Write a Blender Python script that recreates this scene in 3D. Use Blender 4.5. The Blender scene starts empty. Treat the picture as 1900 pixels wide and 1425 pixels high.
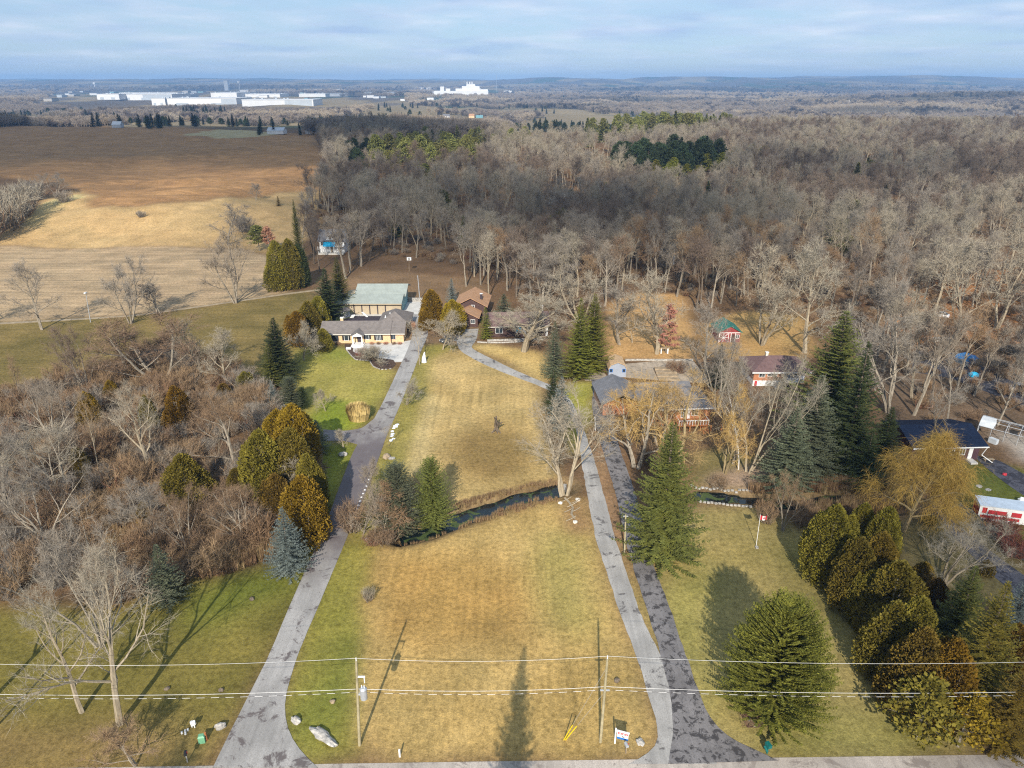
import bpy, math, random
import numpy as np
from math import sin, cos, tan, atan, radians as RAD, pi

# ------------------------------------------------------------------ camera, sky, sun, exposure
SC = bpy.context.scene
COL = SC.collection
FPX, PITCH, CAMH = 1319.0, RAD(23.0), 60.0
cd = bpy.data.cameras.new('camera')
cd.sensor_fit = 'HORIZONTAL'
cd.sensor_width = 36.0
cd.lens = 36.0 * FPX / 1900.0
cd.clip_start, cd.clip_end = 0.5, 60000
cam = bpy.data.objects.new('camera', cd)
COL.objects.link(cam)
cam.location = (0, 0, CAMH)
cam.rotation_euler = (RAD(90) - PITCH, 0, 0)
SC.camera = cam

SUN_AZ, SUN_EL = RAD(5.2), RAD(32.0)          # shadows run away from the camera, 5.2 deg to the right
SUNV = np.array([-sin(SUN_AZ) * cos(SUN_EL), -cos(SUN_AZ) * cos(SUN_EL), sin(SUN_EL)])
sl = bpy.data.lights.new('sun', 'SUN')
sl.energy, sl.angle, sl.color = 5.0, RAD(0.55), (1.0, 0.93, 0.82)
sun = bpy.data.objects.new('sun', sl)
COL.objects.link(sun)
sun.rotation_euler = (pi / 2 - SUN_EL, 0, -SUN_AZ)   # lamp looks along -z
sun.location = (0, -50, 200)

W = bpy.data.worlds.new('World')
SC.world = W
W.use_nodes = True
nt = W.node_tree
nt.nodes.clear()
def wn(t, **k):
    n = nt.nodes.new(t)
    for a, b in k.items(): setattr(n, a, b)
    return n
wl = lambda a, b: nt.links.new(a, b)
out = wn('ShaderNodeOutputWorld'); bg = wn('ShaderNodeBackground'); bg.inputs[1].default_value = 0.074
sky = wn('ShaderNodeTexSky', sky_type='NISHITA', sun_disc=False)
sky.sun_elevation = SUN_EL
sky.sun_rotation = pi + SUN_AZ
sky.altitude = 300; sky.air_density = 1.0; sky.dust_density = 0.6; sky.ozone_density = 2.2
tc = wn('ShaderNodeTexCoord'); sep = wn('ShaderNodeSeparateXYZ'); wl(tc.outputs['Generated'], sep.inputs[0])
zc = wn('ShaderNodeMath', operation='MAXIMUM'); wl(sep.outputs[2], zc.inputs[0]); zc.inputs[1].default_value = 0.0
za = wn('ShaderNodeMath', operation='ADD'); wl(zc.outputs[0], za.inputs[0]); za.inputs[1].default_value = 0.09
dx = wn('ShaderNodeMath', operation='DIVIDE'); wl(sep.outputs[0], dx.inputs[0]); wl(za.outputs[0], dx.inputs[1])
dy = wn('ShaderNodeMath', operation='DIVIDE'); wl(sep.outputs[1], dy.inputs[0]); wl(za.outputs[0], dy.inputs[1])
cb = wn('ShaderNodeCombineXYZ'); wl(dx.outputs[0], cb.inputs[0]); wl(dy.outputs[0], cb.inputs[1])
n1 = wn('ShaderNodeTexNoise'); n1.inputs['Scale'].default_value = 0.85; n1.inputs['Detail'].default_value = 7; n1.inputs['Roughness'].default_value = 0.62
wl(cb.outputs[0], n1.inputs['Vector'])
r1 = wn('ShaderNodeValToRGB'); r1.color_ramp.elements[0].position = 0.38; r1.color_ramp.elements[1].position = 0.64
r1.color_ramp.elements[0].color = (0, 0, 0, 1); r1.color_ramp.elements[1].color = (1, 1, 1, 1)
wl(n1.outputs[0], r1.inputs[0])
fade = wn('ShaderNodeMapRange'); fade.inputs[1].default_value = 0.0; fade.inputs[2].default_value = 0.06
fade.inputs[3].default_value = 0.45; fade.inputs[4].default_value = 0.95; wl(zc.outputs[0], fade.inputs[0])
cf = wn('ShaderNodeMath', operation='MULTIPLY'); wl(r1.outputs[0], cf.inputs[0]); wl(fade.outputs[0], cf.inputs[1])
n2 = wn('ShaderNodeTexNoise'); n2.inputs['Scale'].default_value = 1.1; n2.inputs['Detail'].default_value = 5
wl(cb.outputs[0], n2.inputs['Vector'])
cr = wn('ShaderNodeValToRGB'); cr.color_ramp.elements[0].position = 0.35; cr.color_ramp.elements[1].position = 0.7
cr.color_ramp.elements[0].color = (4.6, 6.2, 8.9, 1); cr.color_ramp.elements[1].color = (9.0, 9.7, 10.8, 1)
wl(n2.outputs[0], cr.inputs[0])
blu = wn('ShaderNodeMix', data_type='RGBA', blend_type='MIX'); blu.inputs[0].default_value = 0.55
wl(sky.outputs[0], blu.inputs[6]); blu.inputs[7].default_value = (5.0, 7.4, 10.4, 1)
mx = wn('ShaderNodeMix', data_type='RGBA'); wl(cf.outputs[0], mx.inputs[0]); wl(blu.outputs[2], mx.inputs[6]); wl(cr.outputs[0], mx.inputs[7])
wl(mx.outputs[2], bg.inputs[0]); wl(bg.outputs[0], out.inputs[0])

SC.view_settings.view_transform = 'Standard'
SC.view_settings.look = 'None'
SC.view_settings.exposure = 0.40
SC.view_settings.gamma = 1.0
SC.view_settings.use_curve_mapping = False
SC.render.engine = 'CYCLES'
SC.cycles.max_bounces = 5
SC.cycles.diffuse_bounces = 2
SC.cycles.glossy_bounces = 2
SC.cycles.transmission_bounces = 2
SC.cycles.volume_bounces = 0
SC.cycles.transparent_max_bounces = 12
SC.cycles.use_denoising = False
SC.cycles.filter_width = 1.15
rnd = random.Random(7)
NR = np.random.RandomState(11)

# ------------------------------------------------------------------ noise and terrain
_LAT = np.random.RandomState(5).rand(256, 256)
def vnoise(x, y):
    xi = np.floor(x).astype(int); yi = np.floor(y).astype(int)
    fx = x - xi; fy = y - yi
    fx = fx * fx * (3 - 2 * fx); fy = fy * fy * (3 - 2 * fy)
    a = _LAT[xi & 255, yi & 255]; b = _LAT[(xi + 1) & 255, yi & 255]
    c = _LAT[xi & 255, (yi + 1) & 255]; d = _LAT[(xi + 1) & 255, (yi + 1) & 255]
    return (a * (1 - fx) + b * fx) * (1 - fy) + (c * (1 - fx) + d * fx) * fy
def fbm(x, y, o=4):
    x = np.asarray(x, float); y = np.asarray(y, float)
    s = 0; a = 1; t = 0
    for i in range(o):
        c_, s_ = cos(.6 + 1.1 * i), sin(.6 + 1.1 * i)
        s = s + a * vnoise((x * c_ - y * s_) * 2 ** i + 17.3 * i, (x * s_ + y * c_) * 2 ** i + 9.1 * i); t += a; a *= .5
    return s / t
def sst(x, a, b):
    t = np.clip((x - a) / (b - a), 0, 1)
    return t * t * (3 - 2 * t)

def G0(px, py, z=0.0):
    v = (712.5 - py) / FPX
    t = (CAMH - z) / (sin(PITCH) - v * cos(PITCH))
    return (t * (px - 950.0) / FPX, t * (cos(PITCH) + v * sin(PITCH)))

CREEK = [[G0(*p) for p in [(1046, 902), (1000, 913), (955, 922), (905, 938), (860, 955), (815, 975), (770, 990), (742, 996)]],
         [G0(*p) for p in [(1290, 914), (1340, 918), (1400, 924), (1460, 930), (1520, 926), (1590, 920), (1640, 914)]]]
CW = [1.9, 1.7]
def seg_dist(x, y, pts):
    d = np.full(np.shape(x), 1e9)
    for (ax, ay), (bx, by) in zip(pts[:-1], pts[1:]):
        vx, vy = bx - ax, by - ay
        t = np.clip(((x - ax) * vx + (y - ay) * vy) / (vx * vx + vy * vy), 0, 1)
        d = np.minimum(d, np.hypot(x - ax - t * vx, y - ay - t * vy))
    return d
def hgt(x, y):
    x = np.asarray(x, float); y = np.asarray(y, float)
    left = 1 - sst(x, -150, -60)
    h = left * (9 * sst(y, 265 + 0 * x, 350) )
    h = h + (fbm(x / 90, y / 90, 3) - .5) * 9 * sst(y, 250, 420)
    h = h + left * (fbm(x / 34, y / 34, 3) - .5) * 9 * sst(y, 275, 330) * (1 - sst(y, 385, 460))
    h = h + 7 * sst(y, 330, 620) * (1 - left) * (1 - sst(y, 760, 1050))
    h = h - 24 * sst(y, 800, 1500)
    h = h + (fbm(x / 500 + 3, y / 500, 4) - .5) * 30 * sst(y, 1100, 2200)
    far = sst(y, 5500, 11500)
    h = h + far * (78 + 150 * (fbm(x / 1500 + 5, y / 2600 + 2, 3) - .30) + 40 * sst(x, -1500, 6000))
    h = h + 30 * sst(x, 900, 2200) * sst(y, 1500, 2600) * (1 - sst(y, 3400, 4200))
    for pts, w in zip(CREEK, CW):
        d = seg_dist(x, y, pts) + 1.6 * (fbm(x / 3, y / 3, 3) - .5)
        h = h - 1.5 * (1 - sst(d, w * .55, w * 1.25))
    return h
def G(px, py):
    if py > 540:
        z = 0.0
        for _ in range(8):
            x, y = G0(px, py, z)
            z = .5 * z + .5 * float(hgt(x, y))
        x, y = G0(px, py, z)
        return (x, y, float(hgt(x, y)))
    v = (712.5 - py) / FPX
    t0, t1 = 150.0, 15000.0
    for _ in range(3):                      # first place where the view ray meets the ground
        t = np.geomspace(t0, t1, 500)
        x = t * (px - 950.0) / FPX; y = t * (cos(PITCH) + v * sin(PITCH)); z = CAMH - t * (sin(PITCH) - v * cos(PITCH))
        below = z <= hgt(x, y)
        k = int(np.argmax(below)) if below.any() else len(t) - 1
        t0, t1 = t[max(k - 1, 0)], t[k]
    return (float(x[k]), float(y[k]), float(hgt(x[k], y[k])))
def H0(px, py):
    x, y = G0(px, py)
    return (x, y)
def top_h(px, pyb, pyt):
    """height of something whose foot shows at pyb and whose top shows at pyt"""
    x, y, z = G(px, pyb)
    v = (712.5 - pyt) / FPX
    return (CAMH - y * tan(PITCH - atan(v))) - z
def px_w(px, pyb, w):
    x, y, z = G(px, pyb)
    return w / FPX * (y * cos(PITCH) + (CAMH - z - 4) * sin(PITCH))

# ------------------------------------------------------------------ mesh helpers
def tag(o, label=None, cat=None, group=None, kind=None):
    if label: o['label'] = label
    if cat: o['category'] = cat
    if group: o['group'] = group
    if kind: o['kind'] = kind
    return o
def obj(name, mesh, parent=None, loc=None, rot=None, scale=None):
    o = bpy.data.objects.new(name, mesh)
    COL.objects.link(o)
    if parent is not None: o.parent = parent
    if loc is not None: o.location = loc
    if rot is not None: o.rotation_euler = rot
    if scale is not None: o.scale = scale
    return o
def thing(name, label, cat, loc=(0, 0, 0), rz=0, group=None):
    o = bpy.data.objects.new(name, None); COL.objects.link(o)
    o.empty_display_size = .5
    o.location = loc; o.rotation_euler = (0, 0, rz)
    return tag(o, label, cat, group)
def fastmesh(name, V, F, mats, mi=None, smooth=False):
    """V (n,3), F (m,k) ints with k constant"""
    V = np.asarray(V, np.float32); F = np.asarray(F, np.int32)
    me = bpy.data.meshes.new(name)
    me.vertices.add(len(V)); me.vertices.foreach_set('co', V.ravel())
    m, k = F.shape
    me.loops.add(m * k); me.loops.foreach_set('vertex_index', F.ravel())
    me.polygons.add(m)
    me.polygons.foreach_set('loop_start', np.arange(0, m * k, k, dtype=np.int32))
    me.polygons.foreach_set('loop_total', np.full(m, k, np.int32))
    me.polygons.foreach_set('use_smooth', np.full(m, smooth, bool))
    for mt in (mats if isinstance(mats, (list, tuple)) else [mats]): me.materials.append(mt)
    if mi is not None: me.polygons.foreach_set('material_index', np.asarray(mi, np.int32))
    me.update(calc_edges=True)
    me.validate()
    return me
def trimesh(name, T, mats, mi=None):
    T = np.asarray(T, np.float32).reshape(-1, 3, 3)
    return fastmesh(name, T.reshape(-1, 3), np.arange(len(T) * 3).reshape(-1, 3), mats, mi)
class MB:
    def __init__(s): s.v = []; s.f = []
    def add(s, v, f):
        b = len(s.v); s.v += [tuple(p) for p in v]; s.f += [tuple(i + b for i in q) for q in f]; return s
    def box(s, x0, y0, z0, x1, y1, z1):
        return s.add([(x0, y0, z0), (x1, y0, z0), (x1, y1, z0), (x0, y1, z0), (x0, y0, z1), (x1, y0, z1), (x1, y1, z1), (x0, y1, z1)],
                     [(0, 3, 2, 1), (4, 5, 6, 7), (0, 1, 5, 4), (1, 2, 6, 5), (2, 3, 7, 6), (3, 0, 4, 7)])
    def tube(s, p, q, r, r2=None, n=8, caps=True):
        p = np.array(p, float); q = np.array(q, float); d = q - p; L = np.linalg.norm(d); d = d / max(L, 1e-6)
        a = np.cross(d, [0, 0, 1.0]) if abs(d[2]) < .9 else np.cross(d, [1.0, 0, 0]); a /= np.linalg.norm(a); b = np.cross(d, a)
        r2 = r if r2 is None else r2
        v = [tuple(p + r * (cos(2 * pi * i / n) * a + sin(2 * pi * i / n) * b)) for i in range(n)] + \
            [tuple(q + r2 * (cos(2 * pi * i / n) * a + sin(2 * pi * i / n) * b)) for i in range(n)]
        f = [(i, (i + 1) % n, n + (i + 1) % n, n + i) for i in range(n)]
        if caps: f += [tuple(range(n))[::-1], tuple(range(n, 2 * n))]
        return s.add(v, f)
    def path(s, pts, r, n=6):
        for a, b in zip(pts[:-1], pts[1:]): s.tube(a, b, r, n=n, caps=False)
        return s
    def gable(s, x0, x1, y0, y1, ze, zr, t=.18, axis='x'):
        """a closed gable roof slab whose ridge runs along axis"""
        if axis == 'x':
            ym = (y0 + y1) / 2
            prof = [(y0, ze), (ym, zr), (y1, ze), (y1, ze - t), (ym, zr - t), (y0, ze - t)]
            v = [(x0, a, b) for a, b in prof] + [(x1, a, b) for a, b in prof]
        else:
            xm = (x0 + x1) / 2
            prof = [(x0, ze), (xm, zr), (x1, ze), (x1, ze - t), (xm, zr - t), (x0, ze - t)]
            v = [(a, y0, b) for a, b in prof] + [(a, y1, b) for a, b in prof]
        f = [(0, 1, 7, 6), (1, 2, 8, 7), (2, 3, 9, 8), (3, 4, 10, 9), (4, 5, 11, 10), (5, 0, 6, 11), (0, 5, 4, 1), (1, 4, 3, 2), (6, 7, 10, 11), (7, 8, 9, 10)]
        return s.add(v, f)
    def hip(s, x0, x1, y0, y1, ze, zr, t=.18, inset=None):
        i = (y1 - y0) / 2 if inset is None else inset
        ym = (y0 + y1) / 2
        v = [(x0, y0, ze), (x1, y0, ze), (x1, y1, ze), (x0, y1, ze), (x0 + i, ym, zr), (x1 - i, ym, zr),
             (x0, y0, ze - t), (x1, y0, ze - t), (x1, y1, ze - t), (x0, y1, ze - t)]
        f = [(0, 1, 5, 4), (2, 3, 4, 5), (1, 2, 5), (3, 0, 4), (0, 6, 7, 1), (1, 7, 8, 2), (2, 8, 9, 3), (3, 9, 6, 0), (9, 8, 7, 6)]
        return s.add(v, f)
    def gwall(s, x0, x1, y0, y1, ze, zr, axis='x'):
        """walls with gable ends, closed prism"""
        if axis == 'x':
            ym = (y0 + y1) / 2; prof = [(y0, 0), (y0, ze), (ym, zr), (y1, ze), (y1, 0)]
            v = [(x0, a, b) for a, b in prof] + [(x1, a, b) for a, b in prof]
        else:
            xm = (x0 + x1) / 2; prof = [(x0, 0), (x0, ze), (xm, zr), (x1, ze), (x1, 0)]
            v = [(a, y0, b) for a, b in prof] + [(a, y1, b) for a, b in prof]
        f = [(i, (i + 1) % 5, 5 + (i + 1) % 5, 5 + i) for i in range(5)] + [(4, 3, 2, 1, 0), (5, 6, 7, 8, 9)]
        return s.add(v, f)
    def build(s, name, mat, parent=None, loc=None, rot=None, smooth=False):
        me = bpy.data.meshes.new(name); me.from_pydata(s.v, [], s.f); me.materials.append(mat); me.update()
        if smooth: me.polygons.foreach_set('use_smooth', [True] * len(me.polygons))
        return obj(name, me, parent, loc, rot)

# ------------------------------------------------------------------ materials
class NT:
    def __init__(s, name):
        s.m = bpy.data.materials.new(name); s.m.use_nodes = True
        s.t = s.m.node_tree; s.b = s.t.nodes['Principled BSDF']; s.o = s.t.nodes['Material Output']
    def n(s, t, **k):
        n = s.t.nodes.new(t)
        for a, b in k.items(): setattr(n, a, b)
        return n
    def l(s, a, b): s.t.links.new(a, b)
    def noise(s, scale, detail=4, rough=.55, vec=None, dist=0):
        n = s.n('ShaderNodeTexNoise'); n.inputs['Scale'].default_value = scale; n.inputs['Detail'].default_value = detail
        n.inputs['Roughness'].default_value = rough; n.inputs['Distortion'].default_value = dist
        if vec is not None: s.l(vec, n.inputs['Vector'])
        return n.outputs[0]
    def ramp(s, f, stops):
        r = s.n('ShaderNodeValToRGB'); e = r.color_ramp.elements
        while len(e) < len(stops): e.new(.5)
        for i, (p, c) in enumerate(stops):
            e[i].position = p; e[i].color = (c[0], c[1], c[2], 1) if hasattr(c, '__len__') else (c, c, c, 1)
        s.l(f, r.inputs[0]); return r.outputs[0]
    def mix(s, f, a, b, mode='MIX'):
        m = s.n('ShaderNodeMix', data_type='RGBA', blend_type=mode)
        for i, v in ((0, f), (6, a), (7, b)):
            sock = m.inputs[i]
            if hasattr(v, 'is_linked'): s.l(v, sock)
            elif hasattr(v, '__len__'): sock.default_value = (v[0], v[1], v[2], 1)
            else: sock.default_value = v if i == 0 else (v, v, v, 1)
        return m.outputs[2]
    def math(s, op, a, b=0.0):
        m = s.n('ShaderNodeMath', operation=op)
        for i, v in enumerate((a, b)):
            if hasattr(v, 'is_linked'): s.l(v, m.inputs[i])
            else: m.inputs[i].default_value = v
        return m.outputs[0]
    def obc(s): return s.n('ShaderNodeTexCoord').outputs['Object']
    def geo(s): return s.n('ShaderNodeNewGeometry')
    def scale(s, vec, sc, rot=(0, 0, 0)):
        m = s.n('ShaderNodeMapping'); m.inputs['Scale'].default_value = sc; m.inputs['Rotation'].default_value = rot; s.l(vec, m.inputs[0]); return m.outputs[0]
    def bump(s, h, st=.4, d=.05):
        b = s.n('ShaderNodeBump'); b.inputs['Strength'].default_value = st; b.inputs['Distance'].default_value = d
        s.l(h, b.inputs['Height']); s.l(b.outputs[0], s.b.inputs['Normal'])
    def fin(s, col=None, rough=.85, spec=.25, metal=0):
        if col is not None:
            if hasattr(col, 'is_linked'): s.l(col, s.b.inputs['Base Color'])
            else: s.b.inputs['Base Color'].default_value = (*col, 1)
        s.b.inputs['Roughness'].default_value = rough; s.b.inputs['Metallic'].default_value = metal
        s.b.inputs['Specular IOR Level'].default_value = spec
        return s.m
def mul(c, k): return tuple(min(1, x * k) for x in c)
def plain(name, c, rough=.7, var=.25, scale=3.0, spec=.3, metal=0):
    m = NT(name); v = m.geo().outputs['Position']
    n = m.noise(scale, 5, .6, v)
    col = m.ramp(n, [(.3, mul(c, 1 - var)), (.7, mul(c, 1 + var))])
    n2 = m.noise(scale * 9, 3, .6, v)
    col = m.mix(.5, col, m.ramp(n2, [(.35, .7), (.65, 1.0)]), 'MULTIPLY')
    m.bump(n2, .15, .02)
    return m.fin(col, rough, spec, metal)
def foliage(name, c1, c2, var=.5, trans=.12):
    m = NT(name)
    g = m.geo(); oi = m.n('ShaderNodeObjectInfo')
    col = m.mix(g.outputs['Random Per Island'], c1, c2)
    big = m.noise(.7, 3, .6, m.obc())
    col = m.mix(m.ramp(big, [(.38, 0.0), (.62, .75)]), col, mul(c1, .62))
    hs = m.n('ShaderNodeHueSaturation')
    hs.inputs['Saturation'].default_value = 1.0
    m.l(m.math('ADD', m.math('MULTIPLY', oi.outputs['Random'], var), 1 - var / 2), hs.inputs['Value'])
    m.l(m.math('ADD', m.math('MULTIPLY', oi.outputs['Random'], .03), .485), hs.inputs['Hue'])
    m.l(col, hs.inputs['Color'])
    col = hs.outputs[0]
    m.fin(col, .75, .2)
    if trans:
        tr = m.n('ShaderNodeBsdfTranslucent'); m.l(col, tr.inputs[0])
        mx = m.n('ShaderNodeMixShader'); mx.inputs[0].default_value = trans
        m.l(m.b.outputs[0], mx.inputs[1]); m.l(tr.outputs[0], mx.inputs[2]); m.l(mx.outputs[0], m.o.inputs[0])
    return m.m
def bark(name, c1, c2, var=.35):
    m = NT(name); oi = m.n('ShaderNodeObjectInfo')
    n = m.noise(2.2, 5, .6, m.scale(m.obc(), (3, 3, .6)))
    col = m.ramp(n, [(.32, c1), (.68, c2)])
    hs = m.n('ShaderNodeHueSaturation'); m.l(m.math('ADD', m.math('MULTIPLY', oi.outputs['Random'], var), 1 - var / 2), hs.inputs['Value']); m.l(col, hs.inputs['Color'])
    m.bump(n, .3, .03)
    return m.fin(hs.outputs[0], .9, .1)
def twig(name, ca, cb_, cc, var=.4):
    m = NT(name); oi = m.n('ShaderNodeObjectInfo'); g = m.geo()
    col = m.ramp(oi.outputs['Random'], [(0, ca), (.5, cb_), (1, cc)])
    v = m.math('ADD', m.math('MULTIPLY', g.outputs['Random Per Island'], var), 1 - var / 2)
    hs = m.n('ShaderNodeHueSaturation'); m.l(v, hs.inputs['Value']); m.l(col, hs.inputs['Color'])
    return m.fin(hs.outputs[0], .9, .1)

# ---- material library
M = {}
M['bark'] = bark('bark_grey', (.16, .135, .10), (.36, .31, .24))
M['bark_pale'] = bark('bark_pale', (.22, .18, .125), (.40, .335, .235))
M['bark_dark'] = bark('bark_dark', (.08, .062, .045), (.19, .15, .11))
M['bark_birch'] = bark('bark_birch', (.55, .52, .47), (.78, .75, .70))
M['bark_gold'] = bark('bark_gold', (.22, .17, .09), (.40, .31, .17))
M['twig'] = twig('twig_grey', (.215, .185, .15), (.27, .235, .19), (.26, .21, .155))
M['twig_dark'] = twig('twig_dark', (.13, .105, .085), (.17, .135, .105), (.18, .13, .095))
M['twig_pale'] = twig('twig_pale', (.30, .265, .20), (.335, .285, .21), (.28, .245, .185))
M['twig_brown'] = twig('twig_brown', (.245, .155, .09), (.29, .20, .115), (.21, .14, .09))
M['twig_red'] = twig('twig_red', (.20, .075, .055), (.24, .10, .07), (.19, .09, .06))
M['twig_gold'] = twig('twig_gold', (.43, .275, .06), (.50, .32, .075), (.37, .245, .07), .6)
M['twig_tan'] = twig('twig_tan', (.40, .27, .10), (.46, .30, .10), (.34, .24, .12), .6)
M['twig_far'] = twig('twig_far', (.26, .225, .185), (.22, .18, .15), (.30, .245, .18))
M['oak_leaf'] = foliage('oak_leaf', (.50, .24, .15), (.62, .34, .22))
M['spruce'] = foliage('needles_green', (.10, .108, .024), (.185, .185, .04))
M['spruce_dark'] = foliage('needles_dark', (.04, .055, .018), (.085, .10, .03))
M['spruce_bright'] = foliage('needles_bright', (.115, .118, .016), (.225, .215, .032))
M['spruce_blue'] = foliage('needles_blue', (.12, .145, .13), (.25, .29, .26))
M['spruce_grey'] = foliage('needles_greygreen', (.10, .115, .065), (.20, .215, .125))
M['cedar'] = foliage('cedar_olive', (.155, .125, .018), (.25, .19, .028))
M['cedar_gold'] = foliage('cedar_gold', (.22, .14, .012), (.34, .215, .02))
M['cedar_brown'] = foliage('cedar_bronze', (.165, .108, .017), (.255, .165, .026))
M['pine'] = foliage('pine_yellowgreen', (.14, .145, .04), (.27, .255, .07))
M['pine_dark'] = foliage('pine_dark', (.030, .048, .022), (.065, .088, .035))
M['reed'] = foliage('dry_reed', (.26, .165, .085), (.46, .32, .17), .3, 0)
M['plume'] = foliage('plume_grass', (.60, .42, .17), (.82, .62, .30), .2, .2)

def ground_mat():
    m = NT('ground'); g = m.geo(); P = g.outputs['Position']
    at = m.n('ShaderNodeAttribute', attribute_name='Col'); st = m.n('ShaderNodeAttribute', attribute_name='Aux')
    sx = m.n('ShaderNodeSeparateColor'); m.l(st.outputs['Color'], sx.inputs[0])
    col = at.outputs['Color']
    a = m.noise(.13, 6, .62, P); b = m.noise(1.6, 6, .68, P, .4); c = m.noise(5.5, 5, .8, P)
    col = m.mix(.75, col, m.ramp(a, [(.32, (.72, .74, .70)), (.68, (1.22, 1.18, 1.1))]), 'MULTIPLY')
    col = m.mix(.85, col, m.ramp(b, [(.34, (.62, .60, .55)), (.5, (.98, .98, .98)), (.68, (1.38, 1.33, 1.25))]), 'MULTIPLY')
    col = m.mix(.8, col, m.ramp(c, [(.33, (.58, .56, .5)), (.52, (1.0, 1.0, 1.0)), (.7, (1.5, 1.45, 1.3))]), 'MULTIPLY')
    # mown swaths, driven by the Aux attribute (R = swaths along the plot, G = swaths across it)
    s1 = m.noise(1.0, 3, .6, m.scale(P, (1.15, .03, 1), (0, 0, -.04)))
    s2 = m.noise(1.0, 3, .6, m.scale(P, (.03, .55, 1), (0, 0, .10)))
    col = m.mix(m.math('MULTIPLY', sx.outputs[0], m.ramp(m.noise(.05, 3, .6, P), [(.4, .12), (.62, .85)])), col, m.ramp(s1, [(.36, (.60, .58, .52)), (.62, (1.25, 1.2, 1.12))]), 'MULTIPLY')
    col = m.mix(m.math('MULTIPLY', sx.outputs[1], .8), col, m.ramp(s2, [(.36, (.70, .68, .64)), (.64, (1.22, 1.18, 1.1))]), 'MULTIPLY')
    m.bump(c, .6, .12)
    return m.fin(col, .95, .05)
M['ground'] = ground_mat()

def asphalt(name, light, dark, cov, patch, rs=1.0):
    m = NT(name); P = m.geo().outputs['Position']
    n = m.noise(patch, 7, .72, P, .6); f = m.noise(9, 4, .7, P); w = m.noise(.16, 3, .5, P)
    base = m.ramp(f, [(.3, mul(light, .70)), (.7, mul(light, 1.2))])
    base = m.mix(m.ramp(w, [(.42, 0.0), (.6, .45)]), base, mul(light, .5))
    col = m.mix(m.ramp(n, [(cov - .02, 0.0), (cov + .03, .92)]), base, dark)
    k2 = m.noise(2.3, 5, .75, m.scale(P, (1, .5, 1)), 1.2)
    col = m.mix(m.ramp(k2, [(cov + .05, 0.0), (cov + .10, .8)]), col, dark)
    s_ = m.noise(.9, 4, .6, m.scale(P, (1.6, .12, 1), (0, 0, .35)))
    col = m.mix(.5, col, m.ramp(s_, [(.35, .72), (.65, 1.15)]), 'MULTIPLY')
    m.bump(f, .3, .02)
    return m.fin(col, .85, .2)
M['drive_pale'] = asphalt('asphalt_pale', (.37, .35, .325), (.12, .10, .095), .575, .3)
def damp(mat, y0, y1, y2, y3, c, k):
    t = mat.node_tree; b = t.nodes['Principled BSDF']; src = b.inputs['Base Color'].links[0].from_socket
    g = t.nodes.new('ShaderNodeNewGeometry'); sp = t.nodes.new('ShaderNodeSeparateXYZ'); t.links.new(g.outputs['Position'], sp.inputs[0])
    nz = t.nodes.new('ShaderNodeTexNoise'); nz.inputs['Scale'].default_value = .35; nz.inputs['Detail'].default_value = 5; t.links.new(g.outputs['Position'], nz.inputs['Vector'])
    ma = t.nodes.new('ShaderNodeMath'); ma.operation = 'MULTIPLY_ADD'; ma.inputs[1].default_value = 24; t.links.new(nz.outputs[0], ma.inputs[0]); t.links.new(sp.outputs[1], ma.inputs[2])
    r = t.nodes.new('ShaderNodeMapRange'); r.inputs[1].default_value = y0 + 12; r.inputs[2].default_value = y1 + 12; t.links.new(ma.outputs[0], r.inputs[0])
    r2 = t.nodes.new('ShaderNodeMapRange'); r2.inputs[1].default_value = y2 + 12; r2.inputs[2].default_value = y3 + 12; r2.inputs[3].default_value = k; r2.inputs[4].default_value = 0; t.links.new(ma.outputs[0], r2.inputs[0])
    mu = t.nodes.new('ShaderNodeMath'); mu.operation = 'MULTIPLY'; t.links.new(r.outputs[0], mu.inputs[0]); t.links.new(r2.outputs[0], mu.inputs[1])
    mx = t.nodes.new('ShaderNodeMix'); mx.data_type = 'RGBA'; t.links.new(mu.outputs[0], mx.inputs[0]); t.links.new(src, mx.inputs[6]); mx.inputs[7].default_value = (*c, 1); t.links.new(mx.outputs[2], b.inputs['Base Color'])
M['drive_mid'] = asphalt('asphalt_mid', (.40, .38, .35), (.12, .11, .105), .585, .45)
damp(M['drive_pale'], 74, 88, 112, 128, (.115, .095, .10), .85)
M['drive_mottled'] = asphalt('asphalt_mottled', (.215, .20, .195), (.05, .046, .046), .535, .9)
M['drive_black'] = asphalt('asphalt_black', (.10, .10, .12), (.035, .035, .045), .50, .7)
M['gravel'] = asphalt('gravel_pale', (.44, .36, .27), (.22, .19, .15), .56, .9)
M['road'] = asphalt('road_asphalt', (.48, .42, .36), (.26, .22, .19), .56, .5)
M['track'] = plain('dirt_track', (.33, .26, .17), .95, .35, .5)
M['concrete'] = plain('concrete', (.58, .56, .52), .9, .15, .6)
M['stone_pale'] = plain('stone_pale', (.40, .375, .335), .9, .5, 2.2)
M['stone_grey'] = plain('stone_grey', (.36, .34, .31), .9, .35, 1.5)
M['snow'] = plain('snow', (.86, .88, .92), .6, .05, 2)
M['white'] = plain('paint_white', (.80, .80, .78), .5, .06, 1)
M['offwhite'] = plain('paint_offwhite', (.66, .62, .54), .6, .1, 1)
M['beige'] = plain('siding_beige', (.44, .36, .25), .7, .08, .8)
M['stucco'] = plain('stone_stucco', (.70, .48, .28), .85, .18, 2.5)
M['grey_paint'] = plain('paint_grey', (.33, .36, .42), .6, .08, 1)
M['brown_wall'] = plain('boards_brown', (.085, .050, .045), .8, .25, 2)
M['darkwall'] = plain('wall_dark', (.05, .04, .05), .7, .2, 2)
M['maroon'] = plain('siding_maroon', (.09, .045, .055), .7, .2, 1)
M['black'] = plain('black_trim', (.02, .02, .022), .5, .2, 2)
M['wood'] = plain('wood_weathered', (.34, .26, .17), .85, .3, 1.2)
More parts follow.
